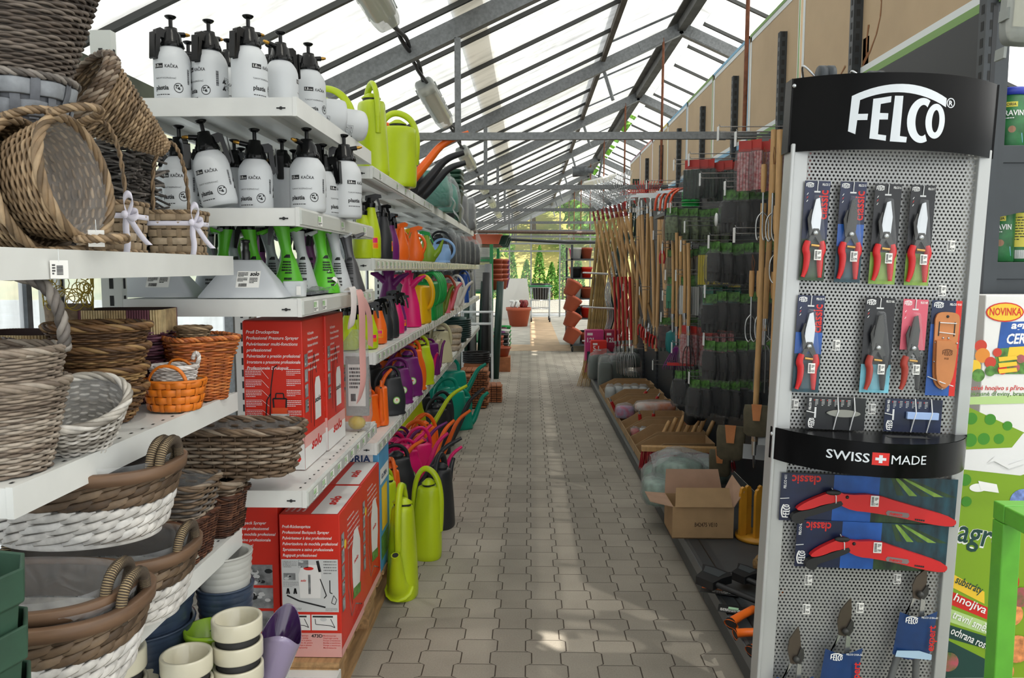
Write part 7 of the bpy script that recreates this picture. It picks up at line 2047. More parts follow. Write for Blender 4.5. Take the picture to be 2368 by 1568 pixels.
M_tube = mat('grey lopper tube', '#6d6f70', .4, .4)
for k, (tx, ty, px, py, bx, lean, w_) in enumerate(((1846, 1452, 1842, 1530, 1815, .5, 'leftmost'), (1968, 1386, 1955, 1465, 1925, .5, 'middle'), (2144, 1316, 2128, 1380, 2080, .35, 'rightmost'))):
 (x, z) = S(px, py, 2.16); (x1, z1) = S(tx, ty, 2.16)
 o = thing('lopper', '%s loppers with curved blade and blue expert card at the stand foot' % w_, 'loppers', group='loppers on the stand'); o.matrix_world = SM @ T(x, -.028, z)
 dx, dz = x1 - x, z1 - z; L = math.hypot(dx, dz); an = math.atan2(dx, dz)
 b = MB(); Q = RY(an)
 def tr(P): return [((Q @ Vector((a, 0, c))).x, (Q @ Vector((a, 0, c))).z) for a, c in P]
 b.prism(tr([(-.014, -.01), (.010, -.012), (.014, L * .35), (.010, L * .70), (.004, L), (-.006, L * .86), (-.020, L * .62), (-.024, L * .3)]), 0, .005, RX(PI / 2)); b.build('blade', mat('bronze blade', '#5a5148', .35, .6), o)
 b = MB(); b.prism(tr([(.012, -.01), (.022, .01), (.020, L * .34), (.012, L * .42), (.006, L * .22), (-.004, .0)]), .005, .010, RX(PI / 2)); b.ball((0, -.012, .006), .010, 12); b.build('hook', M_dsteel, o)
 b = MB()
 for s in (-1, 1): b.prism([(s * .004, -.006), (s * .016, -.01), (s * .024 - .008, -.085), (s * .024 - .022, -.085)], 0, .007, RX(PI / 2) @ T(0, 0, s * .004))
 b.build('strap', M_steel, o)
 for s in (-1, 1):
  b = MB(); b.tube([(s * .012 - .012, -.006, -.07), (s * .05 - .03 if s < 0 else .015, -.006, -.34), (s * .085 - .02 if s < 0 else .02, -.006, -.62)], .010, 12); b.build('handle_tube', M_tube, o)
 c = MB(); c.grid(lambda u, v: ((lerp(-.055, .05, u) - .012 * (1 - v)), -.016 - .012 * math.sin(PI * u), -.045 - .125 * (1 - v) - .008 * math.sin(u * 4)), 10, 4, 0); cd = c.build('neck_card', mat('expert blue card', '#143a6e', .35, noise=.2, nscale=18), o)
 p = MB(); Mx = FRONT(0, -.031, 0); small_logo(p, Mx, -.045, -.050, .034, 0); text(p, ('FELCO 210A-40', 'FELCO 210A-50', 'FELCO 210A-60')[k], .0075, Mx, 0, .01, 0, 'R', .045, x=.044, y=-.055); text(p, 'expert', .030, frame((.040, -.031, -.150), (0, 0, 1), (-1, 0, 0)), 1, .02, 0, 'L', .075)
 poly(p, [(-.066, -.170), (.036, -.176), (.036, -.160), (-.0, -.150), (-.062, -.152)], Mx, 2); p.build('card_print', [M_print_w, M_redp, mat('pale blue wave', '#a9c6dc', .4)], cd)
# ------------------------------------------------------------------ goods on the right hand pegboards
M_leafcard = mat('green header card', '#5a8f40', .5, noise=.45, nscale=45, col2='#22331d'); M_glove = mat('black glove fabric', '#17181a', .7)
M_bag = film('glossy bag', col=(.16, .165, .17), clear=.80, bump=1.0, rough=.13, nscale=26)
M_dgreen = mat('dark green plastic', '#12352b', .45); M_gnet = mat('green black netting', '#26382f', .7, noise=.5, nscale=120); M_rsock = mat('maroon socket', '#7e1f1f', .4)
def hook(label, x0, y, z, L=.34):
 o = thing('peg_hook', label, 'hook', (XB, y, z), 0, 'wire peg hooks')
 b = MB()
 for dz in (0, .028): b.tube([(0, 0, dz), (-L, 0, dz), (-L - .008, 0, dz + .012)], .0028, 5)
 b.build('wire', M_chrome, o)
 b = MB(); b.box(-L - .014, -L - .010, -.016, .016, -.045, .028); b.build('price_holder', M_wirewhite, o)
 return o
def proto_bag(name, label, cat, cm, hm, w=.085, h=.20, d=.018, kind='glove', group=None):
 o = thing(name, label, cat, (1.2, 4, 1), 0, group)
 c = MB(); c.box(-w * .36, w * .36, -.0012, .0012, -.046, .008); c.build('header_card', hm, o)
 b = MB()
 if kind == 'glove':
  for i in range(4): b.tube(smooth([(-w * .33 + i * w * .22, 0, -.075), (-w * .36 + i * w * .24, .004, -h * .7), (-w * .30 + i * w * .2, 0, -h * .98)], 2), .0125, 7)
  b.loft([superring(w * .40, d * .7, 3, 14, z) for z in (-.055, -.11, -h * .75)])
 elif kind == 'slats':
  for i in range(5): b.box(-w * .42 + i * w * .17, -w * .42 + i * w * .17 + w * .14, -d * .4, d * .4, -h, -.05)
 else:
  b.loft([superring(w * .45 * f, d * f, 3, 14, z) for z, f in ((-.05, .7), (-.08, 1), (-h * .85, 1), (-h, .75))])
 b.build('contents', cm, o)
 r = random.Random(len(name)); b = MB()
 b.loft([[p * (1 + r.uniform(-.06, .06)) for p in superring(w * .5 * f, d * f, 2.6, 18, z)] for z, f in ((-.035, .6), (-.06, 1.05), (-h * .6, 1.3), (-h * .95, 1.2), (-h * 1.03, .9))], caps=(False, False)); b.build('bag', M_bag, o)
 return o
def run(proto, fmt, Y, x0, x1, n, z, rz=-38, group=None, first=True, dy=.0, seed=1, rec=None):
 r = random.Random(seed)
 for i in range(n):
  x = lerp(x0, x1, i / max(1, n - 1)); lb = fmt % ORD[i]
  a = R(rz + r.uniform(-26, 22)); loc = (x, Y + dy * i + r.uniform(-.012, .012), z + r.uniform(-.014, .008))
  if i == 0 and first: proto.location = loc; proto.rotation_euler = (0, 0, a); proto['label'] = lb; proto['group'] = group or ''
  else: dup(proto, lb, loc, a, group, recolor=rec)
PG = proto_bag('glove_bag', 'x', 'gloves', M_glove, M_leafcard, .105, .215, .022)
for k, (Y, z, x0, w) in enumerate(((4.10, 1.93, 1.04, 'top'), (4.35, 1.665, 1.02, 'second'), (4.42, 1.39, 1.02, 'third'), (4.42, 1.12, 1.02, 'fourth'), (4.80, .845, 1.02, 'lowest'))):
 run(PG, 'black gloves in clear bag on the ' + w + ' glove hook, %s from the aisle', Y, x0, 1.37, 7, z, -35, 'bagged black gloves, ' + w + ' hook', k == 0, -.012, k)
 hook('wire hook carrying the %s row of black gloves' % w, 0, Y + .01, z + .018, XB - x0 + .02)
run(PG, 'black gloves in clear bag beside the lowest row, %s from the aisle', 5.05, .98, 1.2, 4, .87, -35, 'bagged black gloves, extra hook', False, 0, 9)
PN = proto_bag('net_pack', 'x', 'netting', M_gnet, mat('red header card', '#b0322b', .5), .12, .22, .012, 'slats')
run(PN, 'dark green netting pack with red edging on the top hook, %s from the aisle', 4.75, .97, 1.36, 9, 2.16, -30, 'netting packs', True, 0, 5)
hook('wire hook of the netting packs', 0, 4.75, 2.18, .44)
M_rosep = mat('pink clear parts', '#c8848a', .35)
PR = proto_bag('spare_part_pack', 'x', 'spare parts', mat('pink white parts', '#d9b2b2', .4, noise=.4, nscale=60, col2='#b0424a'), mat('red header card', '#b0322b', .5), .085, .24, .016, 'slats')
run(PR, 'red and white parts pack on the top hook by the stand, %s from the aisle', 4.0, 1.08, 1.37, 7, 2.16, -30, 'red parts packs, top', True, 0, 6)
run(PR, 'red and white parts pack low by the bins, %s from the aisle', 5.1, 1.02, 1.3, 7, 1.15, -30, 'red parts packs, low', False, 0, 7)
for y, z in ((4.0, 2.18), (5.1, 1.17)): hook('wire hook of the red parts packs at %s height' % ('top' if z > 2 else 'low'), 0, y, z, .36)
PGG = proto_bag('work_glove', 'x', 'gloves', mat('emerald glove', '#0f8257', .5), M_leafcard, .11, .22, .022)
run(PGG, 'emerald green work gloves hanging in mid height, %s from the aisle', 5.6, 1.02, 1.3, 5, 1.47, -30, 'emerald gloves', True, 0, 8)
PW = proto_bag('label_pack', 'x', 'plant labels', mat('white labels', '#d5d9d6', .5), M_leafcard, .09, .24, .014, 'slats')
run(PW, 'white plant label pack, %s from the aisle', 5.2, 1.03, 1.15, 3, 1.47, -30, 'plant label packs', True, 0, 3)
run(PW, 'teal plant label pack beside the white ones, %s from the aisle', 5.1, 1.16, 1.34, 4, 1.46, -30, 'plant label packs', False, 0, 4, {'white labels': mat('teal labels', '#1f7d68', .5)})
run(PW, 'yellow plant stick pack, %s from the aisle', 5.05, 1.12, 1.32, 4, 1.66, -30, 'yellow stick packs', False, 0, 5, {'white labels': mat('yellow sticks', '#d9c62a', .5)})
run(PW, 'beige stick pack above the emerald gloves, %s from the aisle', 5.75, 1.04, 1.34, 6, 1.66, -30, 'beige stick packs', False, 0, 6, {'white labels': mat('beige sticks', '#9b8f6e', .6)})
run(PGG, 'small green seed pack on the upper hook, %s from the aisle', 5.45, .98, 1.34, 6, 1.93, -30, 'small green packs', False, 0, 11, {'emerald glove': mat('mixed pack', '#6f7f5a', .6, noise=.5, nscale=50)})
run(PGG, 'dark hose fitting pack, %s from the aisle', 5.75, 1.0, 1.34, 6, 1.16, -30, 'dark fitting packs', False, 0, 12, {'emerald glove': mat('mixed red pack', '#4c3030', .6, noise=.6, nscale=40)})
for y, z, w in ((5.6, 1.49, 'emerald gloves'), (5.2, 1.49, 'plant labels'), (5.75, 1.68, 'beige sticks'), (5.05, 1.68, 'yellow sticks'), (5.45, 1.95, 'small green packs'), (5.75, 1.18, 'dark fitting packs')):
 hook('wire hook of the ' + w, 0, y, z, .42)
for k in range(12): hook('empty wire hook, %s along the upper pegboard' % ORD[k], 0, 4.2 + .42 * k, (2.24, 2.05, 1.80)[k % 3], .40)
for k in range(9): hook('empty wire hook, %s along the lower pegboard' % ORD[k], 0, 5.3 + .4 * k, (1.0, 1.34, .78)[k % 3], .42)
M_redg = mat('red tool grip', '#b3201e', .4)
pk = thing('hand_pruner', 'x', 'pruner', (1, 6, 1.6), 0, 'hanging hand pruners');
for s in (-1, 1):
 b = MB(); b.tube(smooth([(s * .005, 0, -.07), (s * .02, 0, -.11), (s * .014, 0, -.17)], 2), .008, 7); b.build('grip', M_redg, pk)
b = MB(); b.prism([(-.01, -.07), (.01, -.07), (.008, -.01), (0, .005)], -.003, .003, RX(PI / 2)); b.build('blade', M_steel, pk)
run(pk, 'red handled pruner on a wire hook, %s from the aisle', 6.05, 1.02, 1.3, 6, 1.74, 20, 'hanging hand pruners', True, 0, 3)
run(pk, 'red hand tool in the low row over the bins, %s from the camera', 6.1, .98, 1.02, 6, 1.08, 20, 'low red hand tools', False, .22, 3)
run(pk, 'dark green hand tool in the low row over the bins, %s from the camera', 6.2, 1.06, 1.1, 6, 1.05, 20, 'low green hand tools', False, .22, 4, {'red tool grip': M_dgreen})
M_cord = mat('leather cord', '#7a4a26', .7)
hc = thing('hand_cultivator', 'x', 'hand tool', (1, 3.7, 1.6), 0, 'ash handled hand tools')
b = MB(); b.tube([(0, 0, -.06), (0, 0, -.09), (0, 0, -.17), (0, 0, -.19)], [.012, .0135, .0125, .009], 10); b.build('handle', M_ash, hc)
b = MB(); b.tube([(0, -.004, -.07), (-.008, -.01, -.02), (0, 0, .02), (.008, -.01, -.02), (.002, -.006, -.07)], .002, 5); b.build('cord', M_cord, hc)
b = MB(); b.tube([(0, 0, -.19), (0, 0, -.30)], .005, 7)
for dx in (-.03, 0, .03): b.tube(smooth([(0, 0, -.28), (dx, 0, -.31), (dx, 0, -.39), (dx, -.03, -.42), (dx, -.05, -.40)], 2), .0035, 6)
b.build('tines', M_steel, hc)
for k, (px, py, Y, w) in enumerate(((1740, 598, 3.95, 'leftmost'), (1757, 598, 3.92, 'second'), (1775, 590, 3.88, 'third'), (1790, 600, 3.84, 'rightmost'))):
 p = at(px, py, Y=Y); lb = 'ash handled hand cultivator hanging beside the stand, %s of four' % w
 if k == 0: hc.location = p; hc['label'] = lb; hc.rotation_euler = (0, 0, .3)
 else: dup(hc, lb, p, .3 + .5 * k)
for k, (px, py, Y, w) in enumerate(((1768, 350, 3.75, 'upper left'), (1790, 350, 3.7, 'upper right'), (1797, 445, 3.65, 'middle right'))):
 dup(hc, 'ash handled hand weeder, %s one beside the stand header' % w, at(px, py, Y=Y), .2 * k)
hook('long hook of the ash handled cultivators', 0, 3.9, 1.70, .38)
M_fork = mat('dull forged steel', '#77797a', .45, .7)
def long_tool(label, foot, top, head='fork', hm=None, r=.014, m=None, up=True, group='long handled garden tools', hs=1.0, sock=None):
 o = thing('garden_tool', label, 'garden tool', foot, 0, group)
 d = Vector(top) - Vector(foot); b = MB(); b.tube([Vector((0, 0, 0)), d * .5 + Vector((.004, .0, 0)), d], r, 9); b.build('handle', m or M_ash, o)
 e = d if up else Vector((0, 0, 0)); n = (d if up else -d).normalized(); x = n.cross(Vector((.35, 1, 0))).normalized()
 b = MB(); b.tube([e - n * .06, e + n * .07], [r * 1.15, r * .8], 8); b.build('socket', sock or M_steel, o)
 b = MB(); q = e + n * .06; hm = hm or M_fork
 y = x.cross(n)
 if head == 'fork':
  for s in (-1.5, -.5, .5, 1.5): b.tube(smooth([q, q + x * .02 * s + n * .03, q + x * .026 * s + n * .12, q + x * .026 * s + n * .25 + y * .02], 2), .0045 * hs, 6)
 elif head == 'fan':
  for i in range(11):
   s = (i - 5) / 5; b.tube(smooth([q, q + x * .05 * s + n * .08, q + x * .16 * s * hs + n * .27 * hs, q + x * .17 * s * hs + n * .31 * hs + y * .04], 2), .003, 5)
  b.tube([q + x * .09 * s + n * .15 for s in (-1, 0, 1)], .003, 5)
 elif head == 'rake':
  b.bar(q - x * .15 * hs + n * .05, q + x * .15 * hs + n * .05, .012, .02)
  for i in range(9): b.tube([q + x * (i - 4) * .036 * hs + n * .05, q + x * (i - 4) * .036 * hs + n * .05 + y * .06], .003, 5)
 elif head == 'hoe':
  b.tube(smooth([q, q + n * .05 + y * .02, q + n * .10 + y * .08, q + n * .06 + y * .12], 2), .005, 6); b.add([q + n * .06 + y * .12 - x * .06, q + n * .06 + y * .12 + x * .06, q - n * .01 + y * .15 + x * .06, q - n * .01 + y * .15 - x * .06], [(0, 1, 2, 3)])
 elif head == 'spade':
  b.loft([[q + x * w * hs * a + n * t * hs + y * (.02 * a * a) for a in (-1, -.5, 0, .5, 1)] for w, t in ((.03, 0), (.085, .03), (.095, .15), (.085, .24), (.03, .29))], closed=False, caps=(False, False))
 b.build('head', hm, o, solid=.002 if head == 'spade' else 0)
 return o
for k, (px, py0, py1, Y) in enumerate(((1776, 765, 300, 3.85), (1752, 1020, 470, 3.80), (1790, 985, 300, 3.6))):
 long_tool('long ash handled tool standing beside the stand, %s from the left' % ORD[k], at(px - 8, py0, Y=Y), at(px + 14, py1, Y=Y), ('fork', 'hoe', 'hoe')[k], up=False)
for k in range(17):
 px = 1560 - 8.0 * k + 3 * (k % 2); Y = 1.07 * FOC / (px - 1224); w = ('wire rake head', 'hoe head', 'wire rake head')[k % 3]
 t = at(px - 6 + 4 * (k % 3), 478 + 3 * (k % 4), Y=Y); f = at(px + (2, 14, -5)[k % 3], 812 - 6 * (k % 5), Y=Y)
 long_tool('ash handled tool with %s hanging in the long row, %s from the camera' % (w, ORD[k]), f, t, ('rake', 'hoe', 'rake')[k % 3], M_chrome, .0145, mat('pale ash handle', '#cfa675', .5, noise=.2, nscale=10, stretch=(6, 6, .5)) if k % 4 else M_ash, hs=.7)
for k in range(8):
 px = 1468 - 10.5 * k; Y = 1.02 * FOC / (px - 1224); tp = at(px - 14, 490 + 2 * k, Y=Y); ft = at(px + 46 - 3 * k, 765 + 8 * (k % 3), Y=Y)
 long_tool('rake with maroon socket and upright silver tines, %s from the camera' % ORD[k], ft, tp + Vector((-.04, 0, .02)), 'fan', (M_steel, M_chrome, M_steel, M_fork)[k % 4], .016, M_ash, group='fan rakes', hs=.9 + .05 * (k % 3), sock=M_rsock)
for k in range(3):
 px = 1500 - 26 * k; Y = 1.15 * FOC / (px - 1224)
 long_tool('bright red lawn rake head above the long tools, %s from the camera' % ORD[k], at(px, 700, Y=Y), at(px, 492, Y=Y), 'fan', mat('bright red rake', '#c4201f', .4), .014, M_ash, group='red lawn rakes', hs=.8)
for k in range(5):
 px = 1556 + 9 * k; Y = 1.02 * FOC / (px - 1224)
 long_tool('ash tool with %s head pointing down, %s along the middle row' % (('teal', 'purple', 'red', 'orange', 'black')[k], ORD[k]), at(px, 745 + 30 * (k % 3), Y=Y), at(px, 530 + 8 * k, Y=Y), ('spade', 'fan', 'rake', 'hoe', 'fork')[k], plas(('teal', 'purple', 'red', 'orange', 'black')[k] + ' tool head', ('#126b6b', '#7a2a78', '#b3201e', '#e0571c', '#1c1c1d')[k]), .012, M_ash, up=False, group='coloured head tools', hs=.6)
for k in range(5):
 px = 1424 + 9 * k; Y = 1.0 * FOC / (px - 1224)
 long_tool('red shafted tool standing among the handles, %s from the left' % ORD[k], at(px, 800, Y=Y), at(px - 4, 640, Y=Y), 'fork', M_chrome, .014, M_redg, up=False, group='red shafted tools', hs=.7)
for k in range(4):
 p = at(1540 + 12 * k, 488, Y=5.95 - .12 * k)
 o = thing('bow_saw', 'bow saw with orange frame hanging high on the pegboard, %s from the left' % ORD[k], 'saw', p, R(25), 'bow saws')
 b = MB(); b.tube(smooth([(-.10, 0, 0), (-.09, 0, .10), (-.02, 0, .155), (.08, 0, .165), (.13, 0, .13), (.14, 0, .10)], 3), .009, 8); b.build('frame', mat('orange red enamel', '#c4431f', .35), o)
 b = MB(); b.box(-.10, .14, -.001, .001, -.005, .018); b.build('blade', M_steel, o)
o = thing('tool_rail', 'grey steel holder rail under the bow saws', 'rail', at(1570, 488, Y=5.8)); b = MB(); b.box(-.14, .14, -.2, .25, -.045, -.02); b.box(-.14, .16, -.21, -.2, -.06, .0); b.build('rail', M_anth, o)
for k in range(3):
 o = thing('hose_ring', 'bright green coil of tie wire, %s from the left' % ORD[k], 'wire', at(1590 + 7 * k, 470, Y=5.55)); b = MB()
 for i in range(6): b.tube([(.035 * math.cos(a), .035 * math.sin(a), .018 * i - .02) for a in [2 * PI * j / 16 for j in range(16)]], .009, 6, True)
 b.build('coil', C_grn, o)
o = thing('wire_spool', 'white and green wire spool hanging beside the glove bags', 'spool', at(1668, 508, Y=4.5)); b = MB(); b.lathe([(0, -.03), (.038, -.03), (.038, -.027), (.028, -.026), (.028, .026), (.038, .027), (.038, .03), (0, .03)], 20, RY(PI / 2), cap=False); b.build('spool', M_wirewhite, o); b = MB(); b.lathe([(.0285, -.025), (.034, -.024), (.034, .024), (.0285, .025)], 20, RY(PI / 2), cap=False); b.build('wire', M_dgreen, o)
for k, (px, py, w) in enumerate(((1598, 900, 'left'), (1622, 890, 'right'))):
 o = thing('dark_cover', '%s folded black cover hanging above the bins' % w, 'cover', at(px, py, Y=5.4)); b = MB(); b.loft([[p + Vector((.004 * (j % 2), 0, 0)) for j, p in enumerate(superring(.02 * f, .02 * f, 2, 12, z))] for z, f in ((.05, .4), (.0, .9), (-.12, 2.0), (-.22, 2.4), (-.25, 1.2))]); b.build('cloth', M_soft, o)
M_canvas = mat('olive canvas', '#57513f', .85, noise=.2, nscale=30)
for k, (px, py, Y, s) in enumerate(((1690, 1010, 4.3, 1.0), (1750, 960, 3.75, .8), (1665, 1060, 4.45, .8))):
 o = thing('canvas_pouch', 'olive canvas pouch with leather flap, %s from the aisle' % ('second', 'third', 'first')[k], 'pouch', at(px, py, Y=Y), R(-20), 'canvas pouches')
 b = MB(); b.loft([superring(.075 * s * f, .028 * s * g_, 3, 20, z * s) for z, f, g_ in ((-.13, .7, .6), (-.11, 1, 1), (.02, 1.05, .9), (.06, .95, .5))]); b.build('body', M_canvas, o)
 b = MB(); b.prism([(-.03 * s, .07 * s), (.03 * s, .07 * s), (.02 * s, -.03 * s), (-.02 * s, -.03 * s)], .028 * s, .032 * s, RX(PI / 2)); b.build('flap', M_leath, o)
# ------------------------------------------------------------------ base shelf: open cardboard bins and their contents
ZR = .1535
for k in range(11):
 Y = 5.46 + .30 * k; wd = .285
 o = thing('cardboard_bin', 'open brown cardboard bin with sloping sides, %s from the camera' % ORD[k], 'bin', (.79, Y, ZR), 0, 'cardboard bins')
 b = MB(); h = .14 + .02 * (k % 2)
 b.box(.004, .52, .004, wd - .004, 0, .004); b.box(.0, .005, 0, wd, 0, .06); b.box(.52, .525, 0, wd, 0, h)
 for y in (0, wd - .005): b.prism([(.005, 0), (.52, 0), (.52, h), (.17, h), (.005, .06)], -y - .005, -y, RX(PI / 2))
 b.build('tray', M_card, o)
def stick(label, name, cat, p, q, r, m, cap=None, group=None):
 o = thing(name, label, cat, p, 0, group); d = Vector(q) - Vector(p); b = MB(); b.tube([(0, 0, 0), d * .08, d * .92, d], [r * .8, r, r, r * .85], 10); b.build('handle', m, o)
 if cap: b = MB(); b.tube([d * .98, d * 1.25], [r * .6, r * .3], 8); b.build('blade', cap, o)
 return o
for k in range(7):
 p = Vector((.96 + .055 * k, 5.80 + .02 * (k % 2), ZR + .03)); stick('turned wooden handle sticking up out of a cardboard bin, %s from the aisle' % ORD[k], 'wooden_handle', 'handle', p, p + Vector((.10, .03, .20 + .02 * (k % 3))), .017, M_ash, None, 'wooden handles in the bin')
for k, (x, Y, dx) in enumerate(((.93, 6.4, -.02), (1.02, 6.42, .01), (.80, 7.0, -.06), (1.2, 6.15, .08), (1.15, 7.3, .06), (1.05, 7.6, .1), (1.28, 6.45, .05))):
 p = Vector((x, Y, ZR + .05)); stick('red tool grip sticking out of the cardboard bins, %s of seven' % ORD[k], 'hand_tool', 'hand tool', p, p + Vector((dx, -.03, .13)), .015, M_redg, M_steel, 'red grips in the bins')
pack('orange and white bag lying across the bins', (1.1, 6.75, ZR + .14), .17, .09, .07, mat('orange bag print', '#e07a3c', .4, noise=.5, nscale=8, col2='#d9d5cf'), R(5), name='seed_bag')
pack('pink and blue bag of plastic parts at the bin front', (.85, 6.85, ZR + .06), .08, .07, .10, mat('pink parts', '#c94a78', .4, noise=.5, nscale=20, col2='#7f9ac0'), 0, name='parts_bag')
for k in range(2): pack('red plastic parts in a bin near the front, %s' % ('left', 'right')[k], (.86 + .07 * k, 6.25, ZR + .02), .035, .06, .06, M_redg if k == 0 else M_wirewhite, 0, name='parts_bag')
for k in range(5): pack('white crinkled bag in the seventh bin, %s from the left' % ORD[k], (.84 + .085 * k, 8.0 + .05 * (k % 2), ZR + .02), .05, .10, .13, mat('grey white film', '#aeb4b3', .35), 0, group='crinkled bags', name='parts_bag')
M_gfab = mat('dark green folded fabric', '#3b4a3f', .7)
for k in range(8): pack('dark green fabric pack in clear foil near the red cartons, %s from the front' % ORD[k], ((.87, 1.0, 1.15, 1.0, 1.2, .9, 1.1, 1.25)[k], 8.9 + .16 * k, ZR + (0, 0, 0, .17, .17, .0, .0, .2)[k]), .075 if k < 2 else .15, .09, .30 if k in (0, 1, 5) else .15, M_gfab, R(10 * (k % 3)), group='green fabric packs', name='fabric_pack', e=4)
o = thing('broom_head', 'wide red bristled broom head lying behind the clear bags', 'broom', (1.05, 5.12, ZR + .11), R(-4)); b = MB(); b.box(-.30, .30, -.03, .03, .055, .085); b.build('wood_block', M_ash, o)
r_ = random.Random(5); b = MB()
for i in range(520): x = r_.uniform(-.30, .30); y = r_.uniform(-.03, .03); b.tube([(x, y, .056), (x * 1.05 + r_.uniform(-.01, .01), y * 1.8 - .015, -.06 + r_.uniform(-.012, .01))], .0022, 3, caps=False)
b.build('bristles', mat('red bristle', '#a31d26', .5), o)
for k in range(5): pack('pale green packed item in a clear bag by the carton, %s of the heap' % ORD[k], ((.80, .90, 1.0, .86, 1.1)[k], (4.55, 4.62, 4.7, 4.85, 4.8)[k], ZR + (.0, .10, .02, .0, .05)[k]), .12, .13, .13, mat('pale green packs', '#8fae9f', .4, noise=.4, nscale=20), R(30 * k), group='clear bagged heap', name='clear_bag')
o = thing('foil_heap', 'large crumpled clear foil draped over the heap beside the carton', 'foil', (.93, 4.72, ZR + .22)); b = MB(); b.grid(lambda u, v: (lerp(-.2, .32, u), lerp(-.22, .2, v), .06 * math.sin(7 * u + 3 * v) * math.sin(5 * v + 2 * u) + .05 - .22 * max(0, .25 - u) - .1 * v * v), 22, 18); b.build('foil', M_foil, o)
o = thing('carton', 'open brown carton stamped B42475 VE10 on the base shelf', 'carton', (.888, 4.02, ZR)); W_, D_, H_ = .31, .24, .225; t_ = .004; b = MB(); b.box(-W_ / 2, W_ / 2, -D_ / 2, D_ / 2, 0, t_)
for x0, x1, y0, y1 in ((-W_ / 2, W_ / 2, -D_ / 2, -D_ / 2 + t_), (-W_ / 2, W_ / 2, D_ / 2 - t_, D_ / 2), (-W_ / 2, -W_ / 2 + t_, -D_ / 2 + .005, D_ / 2 - .005), (W_ / 2 - t_, W_ / 2, -D_ / 2 + .005, D_ / 2 - .005)): b.box(x0, x1, y0, y1, .001, H_ * .74)
bx = b.build('box', M_card, o)
for nm, P, mm in (('front_flap', [(-W_ / 2 + .01, -D_ / 2 - .012, H_ * .745), (W_ / 2 - .01, -D_ / 2 - .012, H_ * .745), (W_ / 2 - .02, -D_ / 2 + .03, H_ * 1.14), (-W_ / 2 + .02, -D_ / 2 + .03, H_ * 1.14)], M_card), ('back_flap', [(-W_ / 2, D_ / 2, H_ * .74), (W_ / 2, D_ / 2, H_ * .74), (W_ / 2 - .02, D_ / 2 + .03, H_ * 1.3), (-W_ / 2 + .01, D_ / 2 + .03, H_ * 1.3)], M_cardin),
     ('left_flap', [(-W_ / 2, -D_ / 2, H_ * .74), (-W_ / 2, D_ / 2, H_ * .74), (-W_ / 2 - .11, D_ / 2 - .02, H_ * .80), (-W_ / 2 - .11, -D_ / 2 + .03, H_ * .82)], M_cardin), ('right_flap', [(W_ / 2, -D_ / 2, H_ * .74), (W_ / 2, D_ / 2, H_ * .74), (W_ / 2 + .05, D_ / 2, H_ * 1.2), (W_ / 2 + .05, -D_ / 2, H_ * 1.1)], M_cardin)):
 b = MB(); b.add(P, [(0, 1, 2, 3)]); b.build(nm, mm, o, solid=.004)
p = MB(); text(p, 'B42475 VE10', .030, FRONT(.015, -D_ / 2 - .0006, H_ * .28), 0, .02, 0, 'C', .115); p.build('stamp', mat('brown black stamp', '#4a3420', .7), bx)
o = thing('hand_tool', 'red and black grip lying inside the stamped carton', 'hand tool', (.95, 4.0, ZR + .13)); b = MB(); b.tube([(-.06, 0, 0), (.03, 0, .035)], .018, 10); b.build('grip', M_redg, o); b = MB(); b.tube([(.03, 0, .035), (.05, 0, .043)], [.0185, .014], 10); b.build('end_cap', M_soft, o)
M_ply = mat('yellow varnished plywood', '#c98f2a', .4, noise=.15, nscale=8)
o = thing('peg_rack', 'yellow varnished wooden rack of upright notched boards beside the carton', 'rack', (1.17, 3.92, ZR)); b = MB(); b.lathe([(0, 0), (.11, 0), (.11, .018), (0, .018)], 32, T(0, 0, 0), cap=False); b.build('round_base', M_ply, o)
for k in range(6):
 b = MB(); x = -.10 + .04 * k; b.prism([(-.018, .018), (.018, .018), (.018, .10), (.015, .103), (.018, .106), (.018, .16), (.015, .163), (.018, .166), (.018, .235), (.012, .262), (0, .27), (-.012, .262), (-.018, .235)], -.009, .009, T(x * .8, -.05 + .05 * (k % 2) + .02 * abs(k - 2), 0) @ RZ(R(20)) @ RX(PI / 2)); b.build('notched_board', M_ply, o, bevel=.002)
o = thing('twine_ball', 'ball of natural twine with a wooden bead beside the stand foot', 'twine', (1.055, 3.42, ZR + .052)); b = MB(); r_ = random.Random(9)
for i in range(22):
 M_ = Matrix.Rotation(r_.uniform(0, PI), 4, (r_.uniform(-1, 1), r_.uniform(-1, 1), r_.uniform(-.3, .3))); b.tube([M_ @ Vector((.047 * math.cos(a), .047 * math.sin(a), .0)) for a in [2 * PI * j / 20 for j in range(20)]], .0032, 5, True)
b.ball((0, 0, 0), .044, 14); b.build('twine', mat('jute twine', '#8f7148', .85, noise=.3, nscale=80), o); b = MB(); b.ball((-.06, -.02, -.03), .019, 12); b.build('bead', M_ash, o)
M_axe = mat('matt black axe body', '#17181a', .5); M_axor = mat('orange axe grip', '#e2691c', .45)
